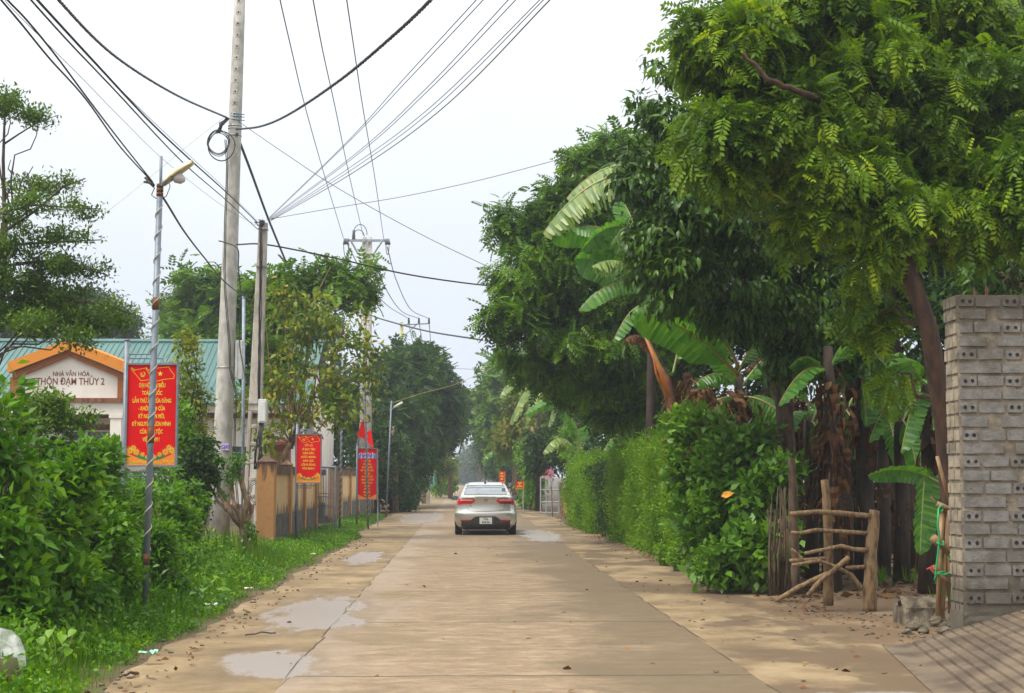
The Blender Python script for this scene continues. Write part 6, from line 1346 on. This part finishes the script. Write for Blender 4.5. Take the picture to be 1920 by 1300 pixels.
def banana(label, bpx, D, stempts, r0, leaves, sk=None, seed=1, by=None, mat=BAN_STEM):
    t = thing('banana_plant', label, 'banana plant', gbase(bpx, D), 'banana plants under the garden trees'); m = MB()
    c = trunk_px([(bpx, 895 + 4452 / D, D)] + [(a, b_, D) for a, b_ in stempts]); k = len(c); m.tube(c, [r0 * (1.25 - .7 * i / (k - 1)) for i in range(k)], 12); m.build('stem', mat, t, smooth=True)
    for i, lf_ in enumerate(leaves):
        a, b_, W, sag, torn, mt = lf_[:6]; roll = lf_[6] if len(lf_) > 6 else 0
        bleaf(t, P(*a), P(*b_), W, sag, torn, mt, seed * 31 + i, roll)
    if sk:
        for j, (px_, yt, yb_, rad, n_) in enumerate(sk): q = P(px_, yt, D); skirt(t, (q.x, q.y), q.z, max(.1, PZ(yb_, D, px_)), rad, n_, seed * 57 + j)
    return t
banana('tall banana plant with torn pale leaves in front of the rounded tree', 1228, 33, [(1220, 800), (1222, 600), (1205, 470)], .11,
       [((1190, 330, 29), (1018, 438, 29), .55, .35, .95, BAN_PALE, .1), ((1195, 470, 29.5), (1032, 446, 29), .36, .25, .1, BAN, .5), ((1205, 500, 29), (1072, 432, 28.8), .33, .35, .12, BAN, -.3), ((1208, 560, 29), (1078, 486, 28.8), .42, .25, .15, BAN, .9), ((1230, 560, 29), (1086, 583, 28.5), .30, .42, .1, BAN, -.4), ((1210, 320, 29.5), (1062, 372, 29.3), .45, .32, .95, BAN_PALE, .3), ((1215, 500, 30), (1170, 380, 31), .4, .1, .2, BAN, .6), ((1205, 520, 28.6), (1110, 500, 28.3), .36, .2, .7, BAN_PALE, .5), ((1225, 580, 28.5), (1150, 640, 28.2), .28, .3, .5, BAN, .2), ((1200, 440, 28.8), (1090, 470, 28.6), .34, .3, .2, BAN, .8)], seed=1)
banana('banana plant with orange leaf stalks and one big bright leaf above the bush', 1264, 31, [(1266, 870), (1262, 780), (1252, 720), (1240, 690)], .14,
       [((1245, 700, 27), (1190, 590, 27), .12, .05, .3, BAN, 0), ((1385, 705, 23), (1190, 588, 22.5), .40, .22, .10, BAN, .75), ((1385, 690, 23), (1300, 590, 23), .42, .2, .2, BAN, .5), ((1385, 700, 22.8), (1440, 630, 22.6), .3, .15, .3, BAN, .5), ((1262, 700, 26), (1300, 600, 26), .3, .2, .3, BAN, .4), ((1250, 700, 27), (1168, 640, 27.2), .2, .35, 1, BAN_DRY, 0)],
       [(1262, 740, 870, .16, 60), (1285, 700, 820, .22, 70)], seed=2, mat=M_basic('banana_stem_red', (.20, .055, .02), .6, col2=(.11, .035, .018), nscale=5, stretch=(1, 1, .2)))
m = MB(); m.tube(trunk_px([(1252, 745, 27), (1240, 700, 26.9), (1208, 628, 26.8)]), [.06, .05, .02], 8); m.tube(trunk_px([(1250, 745, 27), (1230, 700, 26.9), (1222, 655, 26.8)]), [.03, .02, .01], 6)
o_ = m.build('leaf_stalk', M_basic('stalk_orange', (.55, .17, .02), .5, col2=(.35, .12, .03), nscale=6), bpy.data.objects.get('banana_plant.001'), smooth=True)
banana('leafy banana plant rising behind the broad-leaved bush', 1390, 24, [(1388, 900), (1386, 760), (1384, 700)], .11,
       [((1385, 740, 24), (1330, 640, 23.8), .25, .15, .3, BAN, .4), ((1387, 735, 24), (1305, 720, 23.6), .22, .22, .5, BAN, .3), ((1388, 745, 24), (1494, 808, 23.5), .28, .16, .15, BAN, .8), ((1388, 730, 24), (1470, 650, 24.4), .25, .12, .2, BAN, .2), ((1386, 750, 24), (1300, 800, 24), .26, .2, .1, BAN, .3)],
       [(1350, 730, 860, .45, 220), (1310, 720, 850, .3, 120), (1395, 760, 880, .25, 90)], seed=3)
banana('shaded banana stem with a fan of dry leaves right of the leafy one', 1490, 24.5, [(1488, 900), (1484, 760), (1480, 700)], .12,
       [((1478, 715, 24.5), (1425, 765, 24.2), .28, .2, 1, BAN_DRY, .5), ((1480, 715, 24.5), (1490, 800, 24.2), .2, .1, 1, BAN_DRY, .5), ((1484, 700, 24.5), (1395, 700, 24.2), .24, .3, .7, BAN_DRY, .3)], [(1475, 730, 790, .35, 60), (1488, 800, 1000, .12, 60)], seed=4)
banana('shaded banana stem draped with long dry leaves behind the branch fence', 1560, 21, [(1558, 900), (1556, 760), (1552, 650)], .12,
       [((1555, 700, 21), (1600, 640, 20.6), .26, .15, .2, BAN, .3), ((1555, 700, 21), (1460, 760, 20.6), .26, .25, .2, BAN, .3), ((1555, 720, 21), (1480, 690, 21), .26, .25, .2, BAN, .5)], [(1558, 690, 960, .18, 110), (1545, 760, 940, .14, 50), (1560, 800, 1080, .11, 40)], seed=5)
banana('shaded banana stem with drooping grey-green leaves above the middle of the fence', 1620, 22.5, [(1622, 900), (1618, 780), (1612, 700)], .13,
       [((1612, 705, 22.5), (1668, 700, 22), .28, .25, .2, BAN, .9), ((1614, 710, 22.5), (1625, 800, 22), .24, .15, .2, BAN, .9), ((1614, 700, 22.5), (1540, 780, 22), .26, .3, .2, BAN, .5), ((1616, 700, 22.5), (1700, 760, 22), .26, .3, .3, BAN, .4)], [(1615, 720, 840, .17, 60), (1622, 780, 960, .12, 30)], seed=6)
banana('shaded banana stem with one long horizontal leaf left of the block wall', 1740, 20.5, [(1742, 1000), (1740, 860), (1735, 720)], .12,
       [((1760, 905, 20), (1628, 892, 19.6), .17, .12, .05, BAN, .9), ((1738, 860, 20.5), (1725, 1040, 20), .22, .15, .05, BAN, .3), ((1736, 740, 20.5), (1690, 850, 20), .24, .25, .3, BAN, .5), ((1736, 730, 20.5), (1660, 690, 20), .22, .25, .3, BAN, .4), ((1740, 760, 20.5), (1770, 800, 20), .2, .2, .8, BAN_DRY, .4)], [(1742, 730, 900, .14, 50), (1740, 850, 1010, .09, 20)], seed=7)
for i, (px_, d, yt) in enumerate(((1585, 24.5, 760), (1655, 24, 760), (1690, 22.5, 780), (1520, 23.5, 780), (1715, 25, 740))):
    banana(['dark banana stem between the two draped stems', 'dark banana stem right of centre behind the fence', 'dark leaning banana stem with narrow dry strips', 'dark thin banana stem left behind the fence', 'dark banana stem closest to the tree trunk'][i], px_, d, [(px_ + 3, 950), (px_ - 4, yt + 60), (px_ - 6, yt)], .11,
           [((px_, yt + 20, d), (px_ - 60, yt + 50, d - .5), .24, .35, .3, BAN, .4), ((px_, yt + 20, d), (px_ + 55, yt - 10, d + .5), .24, .3, .3, BAN, .4), ((px_, yt, d), (px_ - 40, yt - 70, d), .26, .3, .3, BAN, .4), ((px_, yt + 10, d), (px_ + 30, yt + 110, d - .6), .24, .2, .2, BAN, .7)], [(px_, yt + 20, yt + 240, .10, 22)], seed=20 + i)
def fbanana(label, bpx, D, top, leaves, sk, seed):
    return banana(label, bpx, D, [(bpx, (top + 960) / 2), (bpx, top)], .13, leaves, sk, seed)
fbanana('banana plant with dry skirt beyond the clipped hedges', 1088, 55, 850, [((1085, 855, 55), (1018, 850, 54), .35, .6, .8, BAN_PALE, .3), ((1086, 850, 55), (1050, 770, 54), .38, .5, .7, BAN, .3), ((1086, 850, 55), (1120, 780, 55), .4, .5, .3, BAN, .3), ((1088, 855, 55), (1075, 790, 55), .4, .3, .2, BAN, .3), ((1200, 830, 44), (1122, 862, 43), .34, .5, .5, BAN, .3)], [(1085, 858, 905, .22, 90)], 31)
fbanana('banana plant with yellowing torn leaves under the rounded tree', 1070, 60, 760, [((1070, 770, 60), (982, 778, 59), .5, .5, .1, BAN, .4), ((1068, 760, 60), (1028, 800, 59), .3, .8, 1, BAN_PALE, .3), ((1066, 755, 60), (962, 790, 59), .3, 1.6, 1, BAN_PALE, .3), ((1068, 760, 60), (995, 770, 60), .4, .9, .9, BAN_PALE, .3), ((1070, 770, 60), (1055, 810, 59.5), .36, .5, .6, BAN_PALE, .3)], [(1070, 790, 850, .3, 70)], 32)
fbanana('pale banana leaves fanning left at the top of the far garden', 1010, 70, 720, [((1040, 690, 70), (936, 745, 69), .5, .9, 1, BAN_PALE, .3), ((1050, 715, 70), (955, 795, 69), .5, 1.1, 1, BAN_PALE, .3), ((1010, 720, 70), (985, 800, 69), .35, .8, .9, BAN_PALE, .3)], None, 33)
fbanana('blue-green banana plant above the two small red signs', 975, 95, 835, [((975, 845, 95), (905, 862, 94), .4, .6, .5, BAN, .3), ((975, 845, 95), (940, 815, 94), .4, .7, .4, BAN, .3), ((975, 845, 95), (1000, 850, 94), .4, .6, .4, BAN_PALE, .3)], None, 34)

# --- small structures beyond the car
D = 62.0; gf = thing('frame_gate', 'open pale steel gate frame right of the sedan', 'gate', (PX(1014, D), D, 0)); X = lambda p: PX(p, D); Z = lambda p: PZ(p, D)
m = MB()
for a, b_, y0, y1 in ((1013.5, 1013.5, 895, 963), (1024, 1024, 895, 965), (1035, 1035, 895, 962), (1049, 1049, 905, 962), (1013.5, 1035, 895.5, 895.5), (1013.5, 1049, 919, 919), (1013.5, 1049, 942, 942), (1013.5, 1049, 962, 962)): m.tube([(X(a), D, Z(y0)), (X(b_), D, Z(y1))], .033, 5)
each(m, 'frame_bar', STEEL, gf)
m = MB(); m.box(X(1046), X(1051), D + .2, D + .25, .1, Z(902)); m.build('sheet_panel', STEEL, gf)
for k, (px_, yt) in enumerate(((1053, 905), (1061, 915))):
    D = 60.0 - k * 2; t = thing('gate_post', ['brown masonry post beside the pale gate frame', 'lower orange-brown masonry post nearer the hedge'][k], 'post', (PX(px_, D), D, 0)); m = MB(); m.box(PX(px_ - 3.5, D), PX(px_ + 3.5, D), D, D + .3, 0, PZ(yt, D)); m.build('shaft', BARK_PALE if k == 0 else FPIL, t, bevel=.02); m = MB(); m.box(PX(px_ - 4.2, D), PX(px_ + 4.2, D), D - .03, D + .33, PZ(yt, D), PZ(yt - 2.5, D)); m.build('cap', CONC_OLD, t)
for k, (px_, w_, yt, d) in enumerate(((785, 3.0, 880, 92), (795, 4.5, 872, 90), (803, 3.5, 890, 88))):
    t = thing('fence_post', ['thin dark fence post left of the brown pillar pair', 'brown masonry pillar at the edge of the far left verge', 'short grey pillar right of the brown one'][k], 'post', (PX(px_, d), d, 0)); m = MB(); m.box(PX(px_ - w_, d), PX(px_ + w_, d), d, d + .35, 0, PZ(yt, d)); m.build('shaft', (BARK, BARK_PALE, CONC_OLD)[k], t, bevel=.02); m = MB(); m.box(PX(px_ - w_ - .7, d), PX(px_ + w_ + .7, d), d - .04, d + .4, PZ(yt, d), PZ(yt - 2, d)); m.build('cap', CONC_OLD, t)
D = 150; t = thing('orange_sign', 'orange board on a post at the left of the far road', 'sign', gbase(841, D)); m = MB(); m.box(PX(838, D), PX(845, D), D, D + .1, PZ(912, D), PZ(902, D)); m.build('board', ORNG, t, bevel=.02); m = MB(); m.tube([(PX(841, D), D + .1, 0), (PX(841, D), D + .1, PZ(904, D))], .05, 6); m.build('post', STEEL, t)
D = 100; t = thing('blue_cloth', 'turquoise cloth hanging on the far left fence', 'cloth', (PX(812, D), D, 1)); m = MB(); 
g2 = [[(PX(808 + i * 1.3, D), D - .3 + .1 * math.sin(i * 2 + j), PZ(912 - j * 5, D)) for i in range(6)] for j in range(6)]; grid(m, g2); m.build('cloth', M_basic('turquoise_cloth', (.08, .42, .45), .7, col2=(.3, .6, .6), nscale=6), t)
D = 60; t = thing('pink_blossom', 'sprig of pink blossom above the pale gate frame', 'flowering plant', (PX(1033, D), D, 0)); m = MB(); m.tube([(PX(1036, D), D, 0), (PX(1034, D), D, 1.2), (PX(1031, D), D, PZ(892, D))], [.02, .015, .008], 5); m.build('stem', BARK, t)
rng = np.random.default_rng(5); p, nn, ii = crown_pts([B(1030, 890, 60, 7, 8, .3), B(1036, 885, 60, 4, 5, .2)], 50, rng, .5); leaf_mesh('blossom', TW, *make_leaves('wide', p, nn, 4, .08, rng), M_leaf('pink_petals', [(0, (.6, .2, .32)), (1, (.8, .42, .5))], .6, .3, (1, .9, .9)), t)

# ------------------------------------------------------------------ verge grass, weeds, litter
def scatter(xa, xb, ya, yb, n, rng):
    y = 1 / (1 / yb + rng.random(n) * (1 / ya - 1 / yb)); y = np.where(rng.random(n) < .5, y, rng.uniform(ya, yb, n)); x = xa(y) + (xb(y) - xa(y)) * rng.random(n); return np.stack([x, y, np.zeros(n)], 1)
rng = np.random.default_rng(8)
LE = np.vectorize(leftedge)
def thr(p, base=0.0, f=1.3, s=3): return vnoise(p, f, s) > base
# blades
p = scatter(lambda y: np.where(y < 33, -7.5 - 0 * y, -4.4 + 0 * y), lambda y: LE(y) + .05, 9.5, 62, 120000, rng)
edge = LE(p[:, 1]) - p[:, 0]; keep = (edge > -.05 + .22 * rng.random(len(p))) & thr(p, -.95, 1.2, 3) & (rng.random(len(p)) < np.clip(.25 + edge * 1.6, 0, 1)); p = p[keep]; n = len(p)
hgt = np.clip(.05 + .13 * np.clip(LE(p[:, 1]) - p[:, 0] - .1, 0, 1.3), .04, .25) * rng.uniform(.5, 1.5, n)
hgt = np.where(p[:, 1] > 30, np.minimum(hgt, .07), hgt)
az = rng.uniform(0, 6.28, n); d = norm(np.stack([np.cos(az) * .55, np.sin(az) * .55, np.ones(n)], 1)); up = norm(np.stack([np.cos(az), np.sin(az), -.3 + 0 * az], 1))
grass = leaf_mesh('grass', TBL, p, d, up, hgt * 1.3, np.clip(.5 + .3 * vnoise(p, 1.7, 9) + .25 * rng.normal(size=n), 0, 1), L_GRASS); tag(grass, 'short bright grass along the left verge', 'grass', kind='stuff')
# broad small weeds
p = scatter(lambda y: np.where(y < 33, -7.0 + 0 * y, -4.3 + 0 * y), lambda y: LE(y) - .12, 9.5, 60, 44000, rng); p = p[thr(p, -.35, 1.6, 12)]; n = len(p)
e_ = np.clip(LE(p[:, 1]) - p[:, 0], 0, 1.6); p[:, 2] = rng.random(n) * (.05 + .16 * e_) * np.where(p[:, 1] > 33, .5, 1)
wd = leaf_mesh('ground_weeds', TW, *make_leaves('wide', p, np.tile([0, 0, 1.0], (n, 1)), 4, .05, rng, .9, .4, .1, .8, .6), L_SHRUB); tag(wd, 'low broad-leaved weeds growing through the verge grass', 'weeds', kind='stuff')
p = scatter(lambda y: -7.5 + 0 * y, lambda y: LE(y) - .6, 9.5, 25, 20000, rng); p = p[thr(p, -.3, 1.4, 15)]; n = len(p); p[:, 2] = rng.random(n) ** 1.3 * np.clip((LE(p[:, 1]) - p[:, 0] - .45) * .75, .06, .65)
wd = leaf_mesh('undergrowth', TS, *make_leaves('simple', p, np.tile([0, 0, 1.0], (n, 1)), 5, .085, rng, 1.0, .4, .1, .7, .6), L_SHRUB); tag(wd, 'knee-high undergrowth beneath the left hedge shrubs', 'undergrowth', kind='stuff')
p = scatter(lambda y: -7.0 + 0 * y, lambda y: LE(y) - 1.3, 22, 30, 1500, rng); n = len(p); az = rng.uniform(0, 6.28, n); tl = leaf_mesh('tall_grass', TBL, p, norm(np.stack([np.cos(az) * .6, np.sin(az) * .6, np.ones(n)], 1)), norm(np.stack([np.cos(az), np.sin(az), -.3 + 0 * az], 1)), rng.uniform(.3, .7, n), rng.random(n), L_GRASS); tag(tl, 'tall arching grass around the pruned stumps', 'grass', kind='stuff')
# right side: dirt patches with litter, few weeds at hedge foot
RE = np.vectorize(rightedge)
n = 1500; y = rng.uniform(17, 60, n); x = np.where(y < 28, 4.3, 3.9) + rng.normal(size=n) * .16 - .003 * y + .25 * (rng.random(n) < .2) * -1
p = np.stack([x, y, np.full(n, .012)], 1); p2 = scatter(lambda y: 2.4 + 0 * y, lambda y: 9 + 0 * y, 12, 24, 260, rng); p2[:, 2] = .012; p3 = scatter(lambda y: -2.8 + 0 * y, lambda y: -2.3 + 0 * y, 10, 40, 260, rng); p3[:, 2] = .012; p4 = scatter(lambda y: -2.2 + 0 * y, lambda y: 3.9 + 0 * y, 10, 60, 110, rng); p4[:, 2] = .013
p = np.concatenate([p, p2, p3, p4]); n = len(p); lt = leaf_mesh('leaf_litter', TW, p, norm(np.concatenate([rng.normal(size=(n, 2)), rng.normal(size=(n, 1)) * .15], 1)), np.tile([0, 0, 1.0], (n, 1)) + rng.normal(size=(n, 3)) * .35, rng.uniform(.03, .09, n), rng.random(n), L_LITTER); tag(lt, 'fallen brown leaves strewn along the road edges', 'leaf litter', kind='stuff')
n = 4000; p = scatter(lambda y: 4.2 + 0 * y, lambda y: 14 + 0 * y, 19.5, 34, n, rng); lt = leaf_mesh('garden_litter', TW, p + np.array([0, 0, .02]), norm(rng.normal(size=(n, 3)) * [1, 1, .2]), np.tile([0, 0, 1.0], (n, 1)) + rng.normal(size=(n, 3)) * .4, rng.uniform(.06, .2, n), rng.random(n), L_DRY); tag(lt, 'dry leaves covering the garden floor behind the branch fence', 'leaf litter', kind='stuff')
# pebbles
m = MB(); rd = random.Random(6)
for i in range(140):
    if i < 70: q = (rd.uniform(4.0, 4.9), rd.uniform(14.6, 17.5), .01)
    else: yy = 10 + 30 * rd.random() ** 1.5; q = (leftedge(yy) + rd.gauss(.05, .12), yy, .01)
    rock(m, q, rd.uniform(.008, .028), i, (1, 1, .6))
tag(m.build('pebbles', STONE, smooth=True), 'small pebbles scattered at the road edges', 'pebbles', kind='stuff')
# low weeds by the garden entrance
for i, (px_, py, nn_) in enumerate(((1650, 1098, 40), (1760, 1150, 16), (1700, 1095, 24))):
    q = G(px_, py); t = thing('grass_tuft', ['green grass tuft inside the garden entrance', 'yellowish tuft beside the block wall foot', 'dark tuft deeper in the garden entrance'][i], 'grass tuft', tuple(q)); az = rng.uniform(0, 6.28, nn_)
    leaf_mesh('blades', TBL, np.tile(np.array(q), (nn_, 1)) + rng.normal(size=(nn_, 3)) * [.05, .05, 0], norm(np.stack([np.cos(az) * .9, np.sin(az) * .9, np.ones(nn_)], 1)), norm(np.stack([np.cos(az), np.sin(az), -.3 + 0 * az], 1)), rng.uniform(.15, .35, nn_), rng.random(nn_), L_GRASS, t)
# heart-leaved weed near the bottom left
q = G(105, 1270); t = thing('heart_leaved_weed', 'heart-leaved bright green weed near the plastic bag', 'weed', tuple(q)); m = MB()
hp = [(88, 1205), (130, 1215), (105, 1235), (118, 1190), (75, 1195), (140, 1180), (95, 1180)]
for a, b_ in hp: m.tube([q, q.lerp(P(a, b_, q.y), .6) + Vector((.02, 0, .03)), P(a, b_, q.y)], .003, 4)
m.build('stems', BAN_RIB, t); pp = np.array([list(P(a, b_, q.y - .05)) for a, b_ in hp]); leaf_mesh('leaves', T_heart(), pp, norm(np.array([[rd.uniform(-.5, .5), -.5, -.5] for _ in hp])), np.array([[rd.uniform(-.3, .3), -.8, .7] for _ in hp]), np.full(len(hp), .085), rng.uniform(.7, .9, len(hp)), L_SHRUB, t)
# broadleaf weed on the verge
q = G(380, 1140); t = thing('broad_leaved_weed', 'broad-leaved weed on the verge near the small white scrap', 'weed', tuple(q)); kk = 26; az = rng.uniform(0, 6.28, kk); pp = np.tile(np.array(q), (kk, 1)) + np.stack([np.cos(az) * .18, np.sin(az) * .12, rng.uniform(.05, .25, kk)], 1)
leaf_mesh('leaves', TW, pp, norm(np.stack([np.cos(az), np.sin(az), -.1 + 0 * az], 1)), np.tile([0, -.4, 1.0], (kk, 1)), rng.uniform(.12, .2, kk), rng.uniform(.3, .8, kk), L_SHRUB, t); m = MB(); m.tube([q, q + Vector((0, 0, .2))], .006, 5); m.build('stem', BAN_RIB, t)
# plastic bag on a mossy stump, scraps
def bagm():
    m, t, b, o = NM('clear_plastic_bag'); b.inputs['Base Color'].default_value = (.78, .78, .76, 1); b.inputs['Roughness'].default_value = .18
    tr = t.nodes.new('ShaderNodeBsdfTransparent'); ms = t.nodes.new('ShaderNodeMixShader'); n = noise(t, coords(t), 9, 4); t.links.new(step(t, n, .35, .75), ms.inputs[0]); 
    mm_ = math_(t, 'MULTIPLY', step(t, n, .35, .7), .5); t.links.new(math_(t, 'ADD', mm_, .18), ms.inputs[0]); t.links.new(tr.outputs[0], ms.inputs[1]); t.links.new(b.outputs[0], ms.inputs[2]); t.links.new(ms.outputs[0], o.inputs[0]); return m
BAGM = bagm(); DBg = 11.6
t = thing('plastic_bag', 'clear crumpled plastic bag lying on the stump at the bottom left corner', 'plastic bag', tuple(P(10, 1230, DBg)))
m = MB(); cc = [(-30, 1188, .07), (-5, 1205, .10), (12, 1222, .12), (27, 1238, .09), (38, 1252, .05)]; rr_ = []
vs = []; n = 22
for j, (a, b_, r_) in enumerate([(-60, 1170, .03)] + cc + [(46, 1262, .012)]):
    c = P(a, b_, DBg)
    for i in range(n): an = 2 * math.pi * i / n; k = 1 + .28 * mnoise.noise(Vector((math.cos(an) * 2, math.sin(an) * 2, j * 1.3))); vs.append(c + Vector((math.cos(an) * r_ * .8 * k, math.sin(an) * r_ * k * .8, math.sin(an + .6) * r_ * .9 * k)))
m.raw(vs, [(j * n + i, j * n + (i + 1) % n, (j + 1) * n + (i + 1) % n, (j + 1) * n + i) for j in range(6) for i in range(n)]); m.build('film', BAGM, t, smooth=True)
t = thing('mossy_stump', 'mossy stump under the plastic bag in the bottom left corner', 'stump', tuple(G(-10, 1300))); m = MB(); c0 = G(-6, 1310); m.tube([c0 + Vector((0, .1, -.05)), c0 + Vector((0, .1, .12)), c0 + Vector((-.02, .12, .26))], [.17, .14, .12], 14); m.build('wood', M_basic('mossy_wood', (.12, .08, .03), .95, col2=(.06, .07, .02), nscale=9, bmp=.8), t, smooth=True)
for i, (px_, py, r_, mt, nm, lab) in enumerate(((396, 1141, .055, WHITEP, 'paper_scrap', 'crumpled white paper scrap on the verge grass'), (428, 1075, .10, M_basic('pale_rag', (.72, .68, .5), .8), 'rag', 'pale yellowish rag at the foot of the pruned stump'), (466, 1110, .05, M_basic('pale_scrap', (.62, .62, .45), .8), 'paper_scrap', 'small pale scrap in the grass left of the road'), (278, 1234, .06, M_basic('mint_plastic', (.35, .72, .55), .4), 'plastic_scrap', 'flat mint green plastic scrap in the near grass'), (587, 1043, .04, WHITEP, 'paper_scrap', 'tiny white scrap on the far grass by the ochre fence'))):
    q = G(px_, py, .06); m = MB(); g2 = [[(q.x + (a - 2.5) * r_ * .5 + .01 * math.sin(b_ * 3), q.y + (b_ - 2) * r_ * .4, q.z + .05 + r_ * (1.2 if nm == 'rag' else .6) * mnoise.noise(Vector((a * 1.1, b_ * 1.3, i * 5)))) for a in range(6)] for b_ in range(5)]; grid(m, g2)
    ob = m.build(nm, mt, None); sm_ = ob.modifiers.new('thick', 'SOLIDIFY'); sm_.thickness = .002; tag(ob, lab, 'scrap')
def stick(px0, py0, px1, py1, r_, lab):
    m = MB(); a, b_ = G(px0, py0, .02), G(px1, py1, .02); m.tube(curve_pts(a, b_, 6, .01, .01, random.Random(int(px0))), r_, 5); tag(m.build('twig', BARK, None), lab, 'twig')
stick(460, 1191, 517, 1187, .008, 'thin dark twig on the dirt between the two puddles'); stick(225, 1270, 256, 1262, .012, 'short brown twig at the grass edge bottom left')
stick(480, 1010, 560, 985, .01, 'dry twig leaning near the fence front pillar')
for k, (px_, py) in enumerate(((354, 1218), (1388, 1162), (1082, 1036))):
    q = G(px_, py, .02); t_ = leaf_mesh('fallen_leaf', TW, np.array([list(q)]), np.array([[1.0, .3, .05]]), np.array([[.1, -.2, 1.0]]), np.array([.12]), np.array([[.1], [1.0], [1.0]][k]), L_LITTER); tag(t_, ['curled dark brown leaf on the near left dirt', 'green leaf lying on the right shoulder', 'dull green leaf lying in the lane before the clipped hedge'][k], 'leaf')
# orange fruit-coloured dead leaf in the bush
q = P(1352, 931, 20.9); o_ = leaf_mesh('withered_leaf', TCW, np.array([list(q)]), np.array([[.8, -.2, .3]]), np.array([[0, -1.0, .3]]), np.array([.2]), np.array([1.0]), M_basic('orange_leaf', (.75, .26, .02), .5, col2=(.8, .4, .05), nscale=20)); tag(o_, 'single orange withered leaf in the broad-leaved bush', 'leaf')

# ------------------------------------------------------------------ haze
hz = MB(); hz.box(-160, 160, -8, 420, -1, 17.5)
hm = bpy.data.materials.new('haze'); hm.use_nodes = True; t = hm.node_tree; t.nodes.clear(); o = t.nodes.new('ShaderNodeOutputMaterial'); v = t.nodes.new('ShaderNodeVolumePrincipled')
v.inputs['Color'].default_value = (.86, .93, 1, 1); v.inputs['Density'].default_value = .0009; v.inputs['Anisotropy'].default_value = .2; t.links.new(v.outputs[0], o.inputs['Volume'])
tag(hz.build('haze', hm), 'thin pale haze over the whole street', 'haze', kind='stuff')
